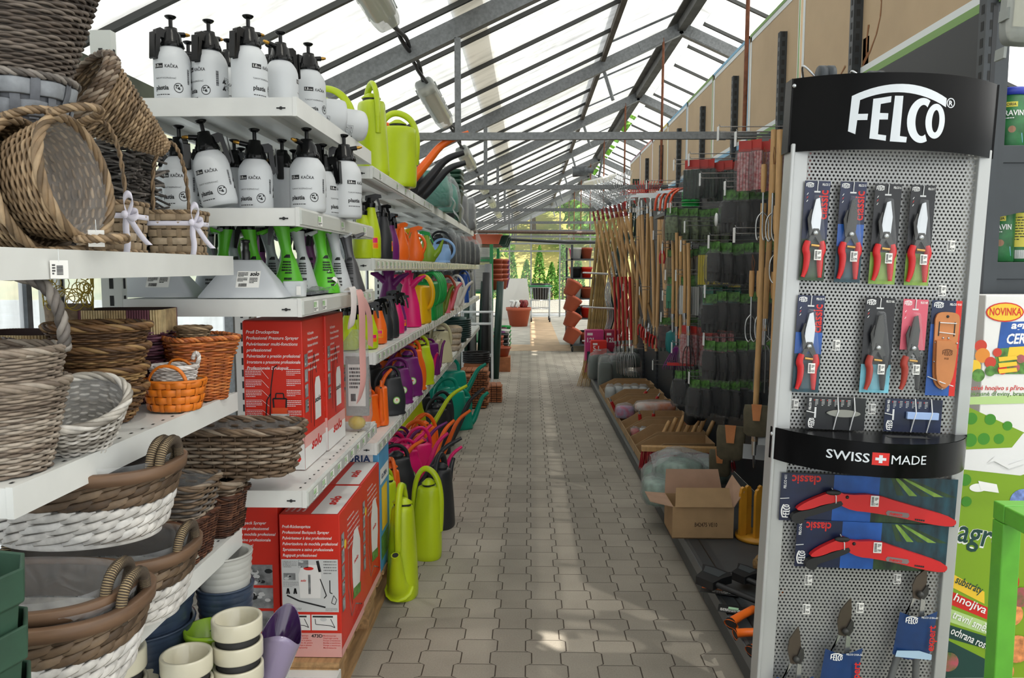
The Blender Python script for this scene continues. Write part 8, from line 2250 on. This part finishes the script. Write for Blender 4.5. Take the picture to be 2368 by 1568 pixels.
def axe(label, p, q, head=True, orange=.3, hs=1.0):
 o = thing('axe', label, 'axe', p, 0, 'axes on the base shelf'); d = Vector(q) - Vector(p); n = d.normalized(); x = Vector((-n.y, n.x, 0)).normalized()
 b = MB(); k0 = 1 - orange; b.loft([[d * t + x * (w * math.cos(a)) + Vector((0, 0, .012 * math.sin(a))) for a in [2 * PI * j / 14 for j in range(14)]] for t, w in ((0, .014), (.3, .0145), (k0, .016))]); b.build('shaft', M_axe, o)
 if orange > .05:
  b = MB(); b.loft([[d * t + x * (w * math.cos(a) + c) + Vector((0, 0, .015 * math.sin(a))) for a in [2 * PI * j / 14 for j in range(14)]] for t, w, c in ((k0, .017, 0), (k0 + orange * .5, .017, .002), (.95, .02, .008), (1, .032, .02))], caps=(True, False)); b.lathe([(.0, 0), (.024, 0)], 14, Matrix.Translation(d * .985 + x * .015) @ n.to_track_quat('Z', 'Y').to_matrix().to_4x4(), 1, cap=False); b.build('grip', [M_axor, M_soft], o)
 if head:
  b = MB(); MM = Matrix((x, n, Vector((0, 0, 1)))).transposed().to_4x4(); b.prism([(a * hs, c * hs) for a, c in [(-.03, -.04), (.03, -.045), (.085, -.07), (.10, -.03), (.10, .035), (.085, .05), (.03, .035), (-.03, .03)]], -.016, .018, MM); b.build('sheath', M_axe, o, bevel=.004)
  b = MB(); b.prism([(a * hs, c * hs) for a, c in [(.028, -.038), (.078, -.055), (.086, -.02), (.086, .025), (.03, .022)]], .0185, .0195, MM); b.build('blade_window', mat('grey blade window', '#565c60', .35, .4), o)
 return o
axe('large black axe with sheathed head pointing to the aisle', at(1640, 1345, Z=.22), at(1775, 1400, Z=.19), True, 0.02, 1.15)
axe('second black axe lying behind the large one', at(1716, 1335, Z=.20), at(1800, 1372, Z=.18), True, .1, .9)
axe('orange gripped axe, upper one of the three grips', at(1790, 1385, Z=.175), at(1680, 1440, Z=.185), False, .55); axe('orange gripped axe, middle one of the three grips', at(1800, 1462, Z=.175), at(1695, 1462, Z=.18), False, .6); axe('orange gripped axe nearest the camera, lowest grip', at(1810, 1478, Z=.175), at(1728, 1502, Z=.18), False, .6)
for k, (px, py, nm) in enumerate(((1670, 1368, 'orange and black axe card under the large axe'), (1690, 1410, 'dark axe card with green sticker near the orange grips'))):
 o = thing('axe_card', nm, 'card', at(px, py, Z=ZR + .004), R(-18)); b = MB(); b.box(-.09 if k == 0 else -.05, .07, -.035, .035, 0, .004); b.build('card', M_axe, o, bevel=.002); p = MB(); Mx = frame((0, 0, .0046), (1, 0, 0), (0, 1, 0))
 if k == 0: rect(p, -.085, .0, .0, .032, Mx, 0); text(p, 'FISKARS', .014, Mx @ T(0, 0, .0003), 1, .02, 0, 'L', .05, x=-.06, y=.01)
 else: rect(p, -.01, .03, -.015, .015, Mx, 2)
 scribble(p, -.04, .06, -.03, -.004, Mx, 1, 4, seed=k); p.build('print', [M_axor, M_print_w, mat('mint sticker', '#a9d4b0', .5)], o)
# ------------------------------------------------------------------ lamps along the left roof slope
M_lampb = mat('grey lamp tray', '#8f9490', .5); M_lampc = film('clear lamp cover', col=(.6, .62, .58), clear=.55, bump=0, rough=.2); M_lampi = mat('yellowed reflector', '#c9c6ae', .5)
def lamp(label, loc, rot, L=1.25, group='lamps under the roof'):
 o = thing('strip_lamp', label, 'lamp', loc, 0, group, rot)
 b = MB(); b.loft([superring(.068 * f, L / 2 * g_, 8, 32, z) for f, g_, z in ((.9, .99, .05), (1, 1, .04), (1, 1, .0))]); b.build('housing', M_lampb, o, bevel=.004)
 b = MB(); b.box(-.055, .055, -L / 2 + .04, L / 2 - .04, -.006, -.002); b.tube([(0, -L / 2 + .06, -.025), (0, L / 2 - .06, -.025)], .013, 8); b.build('tube_tray', M_lampi, o)
 b = MB(); b.loft([superring(.071 * f, L / 2 * g_, 8, 32, z) for f, g_, z in ((1, 1, .004), (1, .998, -.03), (.85, .985, -.055), (.5, .95, -.062))], caps=(False, True)); b.build('cover', M_lampc, o)
 for i in range(5):
  for s in (-1, 1): b = MB(); b.box(s * .071 - .004, s * .071 + .004, -L / 2 + .12 + i * L / 5, -L / 2 + .15 + i * L / 5, -.012, .03); b.build('clip', M_lampb, o)
 return o
LY = [3.3, 5.95, 8.85, 11.75, 14.65, 17.55]
for k, y in enumerate(LY): lamp('clear covered strip lamp under the left roof slope, %s from the camera' % ORD[k], (-.70, y, 2.74), (0, R(-25), 0))
lamp('clear plastic display box hanging upright at the top right corner', (1.375, 2.22, 2.40), (R(-90), R(3), 0), .52, 'clear boxes beside the boards')  # a clear display box, built from the strip lamp parts
for k in range(5):
 o = thing('lamp_cable', 'black twisted cable between the roof lamps, %s stretch from the camera' % ORD[k], 'cable', (-.70, LY[k] + .62, 2.77), 0, 'lamp cables'); b = MB(); D = LY[k + 1] - LY[k] - 1.24
 for s in (-1, 1): b.tube([(.014 * s * math.cos(9 * t), D * t, .012 * math.sin(9 * t) * s + .03 * math.sin(PI * t)) for t in [i / 24 for i in range(25)]], .012, 6)
 b.build('cable', M_soft, o)
# ------------------------------------------------------------------ right of the stand
u = thing('bracket_shelf', 'dark grey bracket shelves behind the stand carrying fertiliser tubs', 'shelves', (1.75, 2.9, 0)); b = MB()
for z in (1.905, 1.545, 1.30):
 b = MB(); b.box(-.30, .45, -.40, .55, z - .03, z); b.box(-.30, .45, -.405, -.39, z - .05, z + .004); b.prism([(-.30, z - .05), (.42, z - .05), (.42, z - .09), (-.12, z - .11), (-.16, z - .19), (-.30, z - .22)], .395, .40, RX(PI / 2)); b.build('shelf', M_anth, u, bevel=.002)
b = MB(); b.box(-.33, -.29, -.42, -.36, 0, 2.5); b.box(-.33, -.29, .5, .56, 0, 2.5); b.build('upright', M_anth, u)
M_blid = mat('blue lid', '#2036a8', .35); M_tub = mat('green tub print', '#1f6b35', .4, noise=.4, nscale=25); M_yl = mat('yellow label', '#d8cc4a', .5)
def tub(label, loc, yl, rz=0):
 o = thing('fertiliser_tub', label, 'tub', loc, rz, 'blue lidded tubs'); b = MB(); b.lathe([(0, 0), (.048, 0), (.05, .004), (.05, .168), (.047, .172), (0, .172)], 32, cap=False); bo = b.build('tub', M_tub, o)
 b = MB(); b.lathe([(.047, .17), (.053, .171), (.053, .19), (.051, .194), (0, .195)], 32, cap=False); b.build('lid', M_blid, o); p = MB(); f = cyl_fn(.05, 0); g = cyl_fn(.0506, 0)
 if yl: rect(p, -.075, .075, .05, .16, None, 1, f, 16); scribble(p, -.05, .05, .07, .15, None, 3, 9, g, 2, .35); barcode(p, .0, .03, .012, .04, None, 0, g)
 else:
  rect(p, -.02, .025, .132, .148, None, 1, f, 6); text(p, 'FLORIA', .012, None, 3, .01, 0, 'C', .038, g, x=.002, y=.136); text(p, 'TRAVIN', .024, None, 0, .02, 0, 'C', .07, g, x=.01, y=.105); scribble(p, -.02, .04, .095, .10, None, 0, 1, g)
  disc(p, .012, .062, .011, None, 4, 14, fn=f); poly(p, [(-.03, .02), (.05, .02), (.045, .05), (.012, .055), (-.015, .045)], None, 5, f); rect(p, -.045, -.015, .012, .03, None, 6, g, 4); text(p, '800 g', .010, None, 0, .01, 0, 'C', .024, cyl_fn(.0512, 0), x=-.03, y=.017)
 p.build('label_print', [M_print_w, M_yl, M_grn, M_print_k, mat('skin print', '#9c7459', .6), mat('light blue print', '#7fb4d9', .6), M_navy], bo)
for k, (x, z, yl) in enumerate(((1.552, 1.909, 0), (1.658, 1.909, 1), (1.535, 1.549, 0), (1.615, 1.549, 1), (1.72, 1.549, 1))): tub('blue lidded tub, %s shelf beside the stand, %s from the left' % ('upper' if k < 2 else 'lower', ORD[k if k < 2 else k - 2]), (x, 2.62 + .03 * (k == 3), z), yl, R(-32))
pack('crinkled foil packs on the shelf above the white fertiliser box', (1.70, 2.62, 1.303), .12, .06, .12, mat('silver packs', '#9a9fa6', .3, .3), 0, name='foil_pack')
YB2 = 2.36
def A(px, py): p = at(px, py, Y=YB2 - .002); return p.x - 1.36, p.z
o = thing('display_carton', 'tall white and green printed fertiliser display carton right of the stand', 'display carton', (1.36, YB2, 0)); b = MB(); b.box(0, .62, 0, .10, 0, 1.45); bx = b.build('box', M_whitec, o, bevel=.003)
Mx = frame((0, -.0006, 0), (1, 0, 0), (0, 0, 1)); p = MB(); Mp = Mx @ T(0, 0, .0006); Mr = Mx @ T(0, 0, .0012)
AG = [mat('agro green', '#7fa41c', .45), mat('agro dark dots', '#3f8a1f', .45), M_print_w, M_redp, M_yel, M_cblue, M_grn, mat('tomato red', '#c93a22', .4), mat('pepper orange', '#e08a2a', .4), mat('agro deep green', '#14403a', .45), mat('flower mix', '#c8506a', .5, noise=.7, nscale=30, col2='#3f6b2a'), mat('pale green strip', '#b8d58c', .5), mat('white box print', '#e6e6e6', .5), mat('blossom orange', '#e8955a', .5, noise=.5, nscale=40), mat('hydrangea', '#7d95d6', .5, noise=.5, nscale=60)]
def AP(pts, m, M=None): poly(p, [A(*q) for q in pts], M or Mx, m)
def AD(px, py, r, m, M=None, sy=1.0): x, z = A(px, py); disc(p, x, z, r * YB2 / FOC, M or Mp, m, 20, sy)
def AT(s, px, py, size, m, M=None, bold=.01, shear=0, ang=0, width=None): x, z = A(px, py); text(p, s, size * YB2 / FOC, (M or Mp) @ T(x, z, 0) @ RZ(R(ang)), m, bold, shear, 'L', None if not width else width * YB2 / FOC)
AP([(2226, 935), (2368, 1000), (2420, 1010), (2420, 1568), (2170, 1568)], 0); AP([(2228, 1008), (2420, 1000), (2420, 1080), (2360, 1100), (2222, 1085)], 12, Mp); AP([(2225, 940), (2330, 990), (2368, 1000), (2340, 1035), (2225, 1040)], 0, Mr)
for q in ((2246, 968, 14), (2290, 970, 13), (2330, 985, 11), (2243, 1018, 16), (2275, 1015, 14), (2310, 1015, 12), (2232, 1110, 14), (2235, 1160, 12)): AD(*q, 1, Mr @ T(0, 0, .0004))
AP([(2238, 918), (2420, 912), (2420, 932), (2236, 936)], 11, Mp)
AP([(2316, 745), (2420, 742), (2420, 860), (2300, 858)], 5, Mp); AP([(2304, 806), (2420, 800), (2420, 865), (2298, 865)], 6, Mr); AD(2324, 722, 43, 3, Mr, .52); AD(2324, 722, 40, 4, Mr @ T(0, 0, .0004), .49); AT('NOVINKA', 2288, 729, 24, 3, Mr @ T(0, 0, .0008), .02, 0, 0, 72)
AT('agro', 2338, 760, 24, 2, Mr, .03, .2, 0, 52); AT('CERERIT', 2328, 795, 32, 2, Mr, .03, .25, 2, 92); AP([(2334, 803), (2420, 798), (2420, 822), (2330, 824)], 4, Mr @ T(0, 0, .0003))
for i, q in enumerate(((2268, 800, 14, 7), (2272, 822, 17, 8), (2252, 848, 16, 4), (2290, 838, 13, 7), (2318, 855, 11, 3), (2346, 850, 12, 10), (2290, 858, 12, 6), (2306, 815, 10, 7), (2262, 868, 15, 6), (2360, 830, 10, 10))): AD(q[0], q[1], q[2], q[3], Mr @ T(0, 0, .0005 + .0001 * i))
for i in range(3): AP([(2308, 826 + i * 14), (2350, 822 + i * 14), (2352, 831 + i * 14), (2310, 836 + i * 14)], 4, Mr @ T(0, 0, .002))
AT('octivé hnojivo s přírodními látkami', 2238, 902, 15, 3, Mp, .01, .15, 0, 205); AT('okrasné dřeviny, brambory a zeleninu', 2243, 915, 14, 6, Mp, .01, .0, 0, 215)
AT('agro', 2212, 1250, 80, 9, Mr, .012, 0, -12, 112); AT('agro', 2209, 1252, 84, 2, Mp, .03, 0, -12, 117); AD(2262, 1128, 20, 2, Mr, .5); AD(2235 + 130, 1160, 30, 14, Mr)
for i, (t_, m, y) in enumerate((('substráty', 4, 1345), ('hnojiva', 3, 1385), ('travní směsi', 11, 1425), ('ochrana rostlin', 9, 1462))):
 s = 74 + 16 * i; AP([(2203 - 4 * i, y - 18), (2203 + s, y + 24), (2203 + s, y + 52), (2199 - 4 * i, y + 12)], m, Mp); AT(t_, 2208 - 4 * i, y + 2, 27, 2 if i else 9, Mr @ T(0, 0, .0006 * (i + 1)), .012, 0, -24, s * .92)
AP([(2180, 1475), (2300, 1535), (2300, 1568), (2172, 1568)], 9, Mp)
for i, q in enumerate(((2192, 1530, 24), (2330, 1345, 26), (2335, 1420, 30), (2350, 1500, 34), (2318, 1552, 26), (2360, 1380, 24), (2182, 1340, 8))): AD(*q, (10, 3, 13, 13, 13, 10, 3)[i], Mr @ T(0, 0, .003 + .0002 * i))
AP([(2262, 1112), (2305, 1120), (2310, 1140), (2268, 1134)], 2, Mr @ T(0, 0, .0004)); AP([(2282, 1070), (2300, 1055), (2330, 1075), (2368, 1062), (2368, 1072), (2332, 1084), (2298, 1066)], 12, Mr @ T(0, 0, .003)); p.build('print', AG, bx)
o = thing('green_table_frame', 'bright green square tube table frame at the lower right edge', 'table frame', (1.43, 1.40, 0)); G_ = mat('bright green enamel', '#5fae34', .35, noise=.1, nscale=20)
for x, y in ((-.34, -.06), (-.34, .36), (.34, -.06), (.34, .36)): b = MB(); b.box(x - .021, x + .021, y - .021, y + .021, 0, .955); b.build('leg', G_, o, bevel=.003)
b = MB();
for y in (-.06, .36): b.box(-.361, .361, y - .021, y + .021, .956, .998)
for x in (-.34, .34): b.box(x - .0205, x + .0205, -.038, .338, .957, .997)
b.build('top_frame', G_, o, bevel=.003)
# ------------------------------------------------------------------ end of the right gondola
def printed_box(label, x, y, w, d, h, m, t, z=.155):
 o = thing('carton', label, 'carton', (x, y, z), 0, 'cartons at the gondola end'); b = MB(); b.box(-w / 2, w / 2, -d / 2, d / 2, 0, h); bx = b.build('box', m, o, bevel=.003); p = MB(); Mx = FRONT(-w / 2, -d / 2 - .001, 0); rect(p, w * .1, w * .4, h * .88, h * .94, Mx); text(p, t, .085, Mx, 0, .02, 0, 'L', x=w * .1, y=h * .72); rect(p, w * .1, w * .9, h * .1, h * .5, Mx, 1); p.build('print', [M_print_w, M_tealp], bx)
M_mag = mat('magenta carton', '#c2357c', .4)
printed_box('magenta carton marked 12L at the far end of the base shelf', .86, 10.36, .24, .2, .56, M_mag, '12L'); printed_box('dark red carton marked 12L beside the magenta one', 1.10, 10.36, .2, .2, .56, mat('crimson carton', '#a3274a', .4), '12L'); printed_box('red carton marked 5 L in front of the magenta one', .90, 10.12, .2, .18, .44, M_red, '5 L')
for k in range(2): printed_box('low bright red carton in front of the marked cartons, %s' % ('left', 'right')[k], .90 + .19 * k, 9.93, .17, .16, .28, M_red, '')
M_bam = mat('bamboo', '#9a7f48', .5, noise=.3, nscale=12)
for k in range(40):
 r_ = random.Random(k); x = .80 + .34 * (k % 13) / 13; stick('bamboo cane in the standing bundle at the gondola end, %s of the %s rank' % (ORD[k % 13], ('front', 'second', 'third', 'rear')[k // 13]), 'bamboo_cane', 'cane', (x - .04, 10.75 + .1 * (k // 13), 0.002), (x + .16, 10.85 + .1 * (k // 13), 2.1 + r_.uniform(-.25, .2)), .009, M_bam, None, 'bamboo canes')
for k in range(12): stick('thin bamboo stick fanned out towards the floor, %s from the left' % ORD[k], 'bamboo_cane', 'cane', (.62 + .018 * k, 10.0 - .02 * (k % 3), .012), (.86 + .006 * k, 10.6, .62 + .03 * (k % 4)), .005, M_bam, None, 'fanned bamboo sticks')
for k in range(8): stick('dark green coated plant stake leaning at the gondola end, %s from the left' % ORD[k], 'plant_stake', 'stake', (1.0 + .025 * k, 10.62, .0), (1.22 + .02 * k, 10.7, 2.0), .013, mat('dark green coat', '#12302a', .35), None, 'green stakes')
for k in range(4): stick('peach coloured wooden handle leaning by the green stakes, %s from the left' % ORD[k], 'wooden_handle', 'handle', (.98 + .05 * k, 10.50, .15), (1.26 + .05 * k, 10.55, 1.15), .022, mat('peach handle', '#bd8560', .5), None, 'peach handles')
for k in range(5):
 o = thing('spiral_stake', 'silver spiral plant stake beside the bamboo, %s from the left' % ORD[k], 'stake', (.98 + .016 * k, 10.58, 0), 0, 'spiral stakes'); b = MB(); b.tube([(.11 * t + .03 * math.sin(16 * t), .02 * math.cos(16 * t), 1.75 * t) for t in [i / 60 for i in range(61)]], .006, 5); b.build('spiral', M_chrome, o)
for k in range(3):
 b = MB(); b.tube(smooth([(1.15, 10.3, 1.45 - .45 * k), (.72, 10.3, 1.47 - .45 * k), (.70, 10.34, 1.47 - .45 * k), (1.15, 10.36, 1.44 - .45 * k)], 1), .011, 6); o = b.build('holding_bar', M_wirewhite); tag(o, 'white wire bar holding the bamboo and stakes, %s from the top' % ORD[k], 'bar', 'white wire bars')
# ------------------------------------------------------------------ far racks with pots, both sides
M_ter = mat('terracotta plastic', '#a84f33', .55); M_potw = mat('white pot', '#d9d8d3', .4); M_potb = mat('black pot', '#232324', .5)
def pot(label, loc, r, h, m, rot=None, group=None):
 o = thing('plant_pot', label, 'pot', loc, 0, group, rot); b = MB(); b.lathe([(0, 0), (r * .7, 0), (r * .93, h * .82), (r, h * .83), (r * 1.02, h), (r * .94, h), (r * .66, .01), (0, .01)], 20, cap=False); b.build('shell', m, o); return o
u = thing('storage_rack', 'green bolted storage rack with white trays at the far left', 'rack', (-1.0, 12.8, 0)); M_grack = mat('green rack steel', '#1f7a45', .45)
for x in (-.44, .44):
 for y in (-1.2, 1.3): b = MB(); b.box(x - .025, x + .025, y - .025, y + .025, 0, 1.88); b.build('post', M_grack, u)
for z in (.45, 1.18, 1.66): b = MB(); b.box(-.46, .46, -1.19, 1.29, z - .03, z); b.build('shelf', M_grack, u)
for k in range(16): o = thing('white_tray', 'white nested tray on the green rack, %s from the bottom, %s shelf' % (ORD[k % 11], 'upper' if k > 10 else 'lower'), 'tray', (-.98, 11.95, (1.182 + .036 * k) if k < 11 else 1.662 + .034 * (k - 11)), 0, 'white trays'); b = MB(); b.loft([superring(.40 * f, .30 * f, 8, 32, z) for f, z in ((.93, 0), (1, .03), (1.03, .031), (1.03, .035))]); b.build('tray', M_potw, o)
PCOL = [(M_ter, 'terracotta'), (M_potb, 'black'), (C_pur, 'purple'), (M_potw, 'white'), (mat('plum pot', '#5d2a3a', .5), 'plum'), (C_grn, 'green'), (M_ter, 'terracotta')]
for s in range(11):
 m, cn = PCOL[s % 7]
 for k in range(5):
  pot('%s pot, %s from the bottom of the %s far left stack' % (cn, ORD[k], ORD[s]), (-.50 + .05 * (s % 2), 12.2 + .42 * s if s < 6 else 11.9 + .45 * (s - 6), (.005 if s < 6 else 1.2) + .075 * k), .10 + .02 * (s % 2), .17, m, group='far left pot stacks')
for k in range(6): o = thing('flower_trough', 'long %s trough on top of the green rack, %s' % (('terracotta', 'dark green')[k % 2], ORD[k]), 'trough', (-.75 + .1 * (k % 2), 12.2 + .4 * k, 1.90), 0, 'troughs on the rack'); b = MB(); b.loft([superring(.32 * f, .09 * f, 8, 24, z) for f, z in ((.85, 0), (1, .13), (1.05, .131), (1.05, .15))]); b.build('trough', M_ter if k % 2 == 0 else M_dgreen, o)
for k in range(7):
 o = thing('mesh_roll', '%s roll of garden mesh leaning beyond the shelves, %s from the left' % (('dark green', 'black', 'grey')[k % 3], ORD[k]), 'roll', (-.92 + .075 * k, 10.75 + .08 * (k % 2), .0), 0, 'mesh rolls', (R(-3), R(3 - 2 * (k % 3)), 0)); b = MB(); b.lathe([(.02, .004), (.05, .0), (.05, 1.35 + .12 * (k % 3)), (.02, 1.35 + .12 * (k % 3))], 18, cap=False); b.build('mesh', (M_dgreen, M_soft, M_fork)[k % 3], o)
 if k in (2, 5): b = MB(); b.lathe([(.0505, .75), (.0505, 1.15)], 18, cap=False); b.build('paper_label', mat('printed sleeve', '#a9b0ad', .5, noise=.5, nscale=20), o)
o = thing('wire_rack', 'white wire stand in front of the mesh rolls', 'rack', (-.62, 10.5, 0)); b = MB()
for x in (-.28, .12):
 for y in (-.08, .12): b.tube([(x, y, .004), (x, y, .95)], .012, 6)
for z in (.35, .78, .94): b.tube([(-.28, -.08, z), (.12, -.08, z), (.12, .12, z), (-.28, .12, z)], .011, 6, True)
b.build('frame', M_wirewhite, o)
pot('red brown trough on the floor beside the mesh rolls', (-.42, 11.6, .22), .15, .14, M_ter); o = thing('low_crate', 'dark wooden crate under the red brown trough', 'crate', (-.42, 11.6, 0)); b = MB(); b.box(-.14, .14, -.14, .14, 0, .215); b.build('crate', M_teak, o)
u = thing('pot_trolley', 'dark metal pot rack on castors at the far right', 'rack', (1.05, 15.2, 0)); b = MB()
for x in (-.28, .3):
 for y in (-1.0, 1.0): b.box(x - .02, x + .02, y - .02, y + .02, .1, 1.95)
for z in (.14, .62, .98, 1.35, 1.7): b.box(-.30, .32, -1.02, 1.02, z - .02, z)
b.build('frame', M_anth, u)
for s, x in enumerate((-.26, .28)): b = MB(); b.ball((x, -.95, .05), .05, 10, 0, (.5, 1, 1)); b.build('castor', M_soft, u)
for k in range(20): m, cn = ((M_potw, 'white'), (C_or, 'orange'), (M_red, 'red'), (M_potb, 'black'), (C_pink, 'pink'), (M_ter, 'terracotta'))[(k * 5 + k // 4) % 6]; pot('%s pot on the far right rack, %s place of the %s shelf' % (cn, ORD[k % 4], ('lowest', 'second', 'third', 'fourth', 'top')[k // 4]), (.86 + .19 * (k % 2), 14.42 + .5 * ((k % 4) // 2), (.142, .622, .982, 1.352, 1.702)[k // 4]), .11, .20, m, group='pots on the far right rack')
for k in range(4): pot('tilted ribbed terracotta pot tied to the far right rack, %s from the top' % ORD[k], (.70, 14.0, 1.05 - .28 * k), .15, .26, M_ter, (R(-14), R(28), 0), 'tilted terracotta pots')
o = thing('shopping_trolley', 'wire shopping trolley standing at the end of the aisle', 'trolley', (.32, 22.6, 0)); b = MB()
for z, w, d in ((.38, .26, .38), (.62, .28, .42), (.98, .30, .46)):
 b.tube([(-w, -d, z), (w, -d, z), (w, d, z), (-w, d, z)], .012, 6, True)
for i in range(9): b.tube([(-.26 + .065 * i, -.38, .38), (-.30 + .075 * i, -.46, .98)], .005, 4)
for x in (-.26, .26): b.tube([(x, -.42, .1), (x, -.40, .98)], .014, 6); b.tube([(x, .42, .1), (x, .40, .98)], .014, 6)
b.build('basket_frame', M_chrome, o); b = MB(); b.tube([(-.33, -.5, 1.02), (.33, -.5, 1.02)], .025, 8); b.build('push_bar', M_grack, o)
for x in (-.26, .26):
 for y in (-.42, .42): b = MB(); b.lathe([(0, -.02), (.065, -.02), (.065, .02), (0, .02)], 14, T(x, y, .066) @ RY(PI / 2), cap=False); b.build('wheel', M_soft, o)
pot('large black plant tub set in the shopping trolley', (.33, 22.6, .63), .28, .46, M_potb)
pot('large terracotta pot on the floor at the aisle end', (-.28, 20.6, .0), .33, .50, M_ter)
for k in range(16): r_ = random.Random(k + 50); o = thing('root_piece', '%s twisted root piece in the large terracotta pot, %s' % (('white', 'brown')[k % 2], ORD[k]), 'root', (-.28 + (.16 if k % 2 else -.16) + r_.uniform(-.12, .12), 20.6 + r_.uniform(-.2, .2), .50), 0, 'root pieces'); b = MB(); b.tube(smooth([(0, 0, 0), (.06, .03, .10), (-.03, .05, .17), (.05, -.04, .15), (.0, -.03, .03)], 2), .03, 7); b.build('root', M_potw if k % 2 == 0 else M_rsock, o)
o = thing('white_board', 'white panel leaning by the doorway at the far end', 'panel', (-.45, 23.6, 0)); b = MB(); b.prism([(-.5, 0), (.55, 0), (.38, 1.22), (-.5, 1.22)], -.02, .02, RX(PI / 2)); b.build('panel', M_potw, o)
# ------------------------------------------------------------------ outside: yard, dry grass slope, conifers and broadleaf trees
M_leaf = [mat('sunlit leaves', '#76a83a', .6, noise=.4, nscale=3, transl=.35), mat('leaf shade tone', '#557f30', .6, noise=.4, nscale=3, transl=.3), mat('thuja green', '#5c8f33', .7, noise=.4, nscale=8, transl=.2)]
b = MB(); b.grid(lambda u, v: (lerp(-60, 60, u), lerp(25.2, 37, v), -.02), 4, 2); b.grid(lambda u, v: (lerp(-60, -1.95, u), lerp(-20, 25.2, v), -.03), 3, 3); b.grid(lambda u, v: (lerp(4.8, 60, u), lerp(-20, 25.2, v), -.03), 3, 3)
o = struct('ground', b, mat('gravel yard', '#a6a7a4', .9, noise=.3, nscale=2))
b = MB(); b.grid(lambda u, v: (lerp(-60, 60, u), lerp(37, 70, v), 16 * v + .8 * math.sin(u * 22) * v), 24, 10); struct('hill', b, mat('dry grass slope', '#c4b06a', .9, noise=.45, nscale=.5, col2='#7f8a45'))
def tree(label, loc, rx, rz, n, seed, trunk=1.5, cone=False, leaf=.16, name='tree', m=None):
 r = random.Random(seed); o = thing(name, label, 'tree', loc, 0, 'conifers' if cone else 'trees outside'); b = MB()
 for i in range(n):
  t = r.random()
  if cone: a = r.uniform(0, 2 * PI); rr = rx * (1 - t) ** .75 * r.uniform(.75, 1.05); c = Vector((rr * math.cos(a), rr * math.sin(a), t * rz + .05))
  else:
   v = Vector((r.gauss(0, 1), r.gauss(0, 1), r.gauss(0, 1))).normalized() * r.uniform(.55, 1.0); k_ = 1 + .25 * math.sin(5 * v.x + seed) * math.cos(4 * v.z + seed); c = Vector((v.x * rx * k_, v.y * rx * k_, trunk + rz + v.z * rz * k_))
  q = Vector((r.gauss(0, 1), r.gauss(0, 1), r.gauss(0, 1))).normalized(); w = q.orthogonal().normalized(); s = leaf * r.uniform(.6, 1.3); u = q.cross(w)
  b.add([c - w * s, c - u * s * .5, c + w * s, c + u * s * .5], [(0, 1, 2, 3)], r.choice((0, 0, 1)))
 f = b.build('foliage', m or M_leaf[:2], o); b = MB(); b.tube([(0, 0, 0), (0, 0, trunk + rz)] if not cone else [(0, 0, 0), (0, 0, rz * .8)], [.05 * rx + .03, .02], 8); b.build('trunk', mat('bark', '#5a4a3a', .9), o)
TL = [(-3.2, 40, 1, 2.6, 2.4), (.2, 44, 4, 3.2, 2.8), (3.6, 41, 2.2, 3.0, 2.8), (-7, 46, 4.5, 3.5, 3), (8, 47, 5, 3.6, 3.2), (1.6, 52, 8, 4, 3.5), (-4, 54, 9, 4, 3.5), (6, 55, 9, 4, 3.6), (12, 52, 7, 4, 3.6)]
for k, (x, y, z, rx, rz) in enumerate(TL): tree('broadleaf tree on the slope beyond the far gable, %s planted' % ORD[k], (x, y, z - .5), rx, rz, 5200, k, 1.0, leaf=.17)
for k, (x, y, rx, rz) in enumerate(((7.6, 9, 1.9, 2.2), (8.2, 13.5, 2.1, 2.4), (7.8, 18, 2.2, 2.3), (8.4, 23, 2.3, 2.4))): tree('leafy tree outside the right hand glass, %s from the camera' % ORD[k], (x, y, 0), rx, rz, 1800, 40 + k, 1.6, leaf=.18)
for k, (x, s) in enumerate(((-1.1, 1.5), (-.62, 1.75), (-.1, 1.35), (.36, 1.85), (.78, 1.25), (1.18, 2.0), (1.7, 1.6))): tree('slim green conifer in the yard behind the gable, %s from the left' % ORD[k], (x, 27.4 + .3 * (k % 2), .42), .32, s, 1300, 70 + k, cone=True, leaf=.05, name='conifer', m=[M_leaf[2], M_leaf[2]])
o = thing('planting_bed', 'low concrete bed holding the conifers outside the doorway', 'planter', (0, 27.5, 0)); b = MB(); b.box(-2.5, 3, -.6, .6, 0, .42); b.build('bed', mat('pale concrete', '#bdb9af', .8, noise=.2), o)
o = thing('vent_panel', 'pale tilted panel with a small motor hanging under the ridge', 'panel', (1.18, 13.6, 3.02)); b = MB(); b.box(-.28, .28, -.4, .4, -.015, .015, 0, RY(R(-14))); b.build('panel', M_potw, o); b = MB(); b.tube([(-.45, -.1, .14), (-.2, -.1, .16)], .09, 12); b.tube([(-.2, -.1, .16), (-.1, -.1, .16)], .05, 10); b.build('motor', M_darkzinc, o); b = MB(); b.tube([(0, 0, .02), (.1, 0, .55)], .02, 6); b.build('hanger', M_darkzinc, o)
for k in range(6):
 o = thing('banded_pole', 'dark green pole with white bands beyond the header boards, %s from the left' % ORD[k], 'pole', (1.30 + .03 * k, 10.3, 1.9), 0, 'banded poles'); b = MB(); b.tube([(0, 0, 0), (.05, 0, .78)], .014, 7); b.build('pole', M_dgreen, o); b = MB()
 for z in (.35, .58): b.tube([(.05 * z / .78, 0, z), (.05 * (z + .06) / .78, 0, z + .06)], .0155, 7)
 b.build('white_bands', M_potw, o)
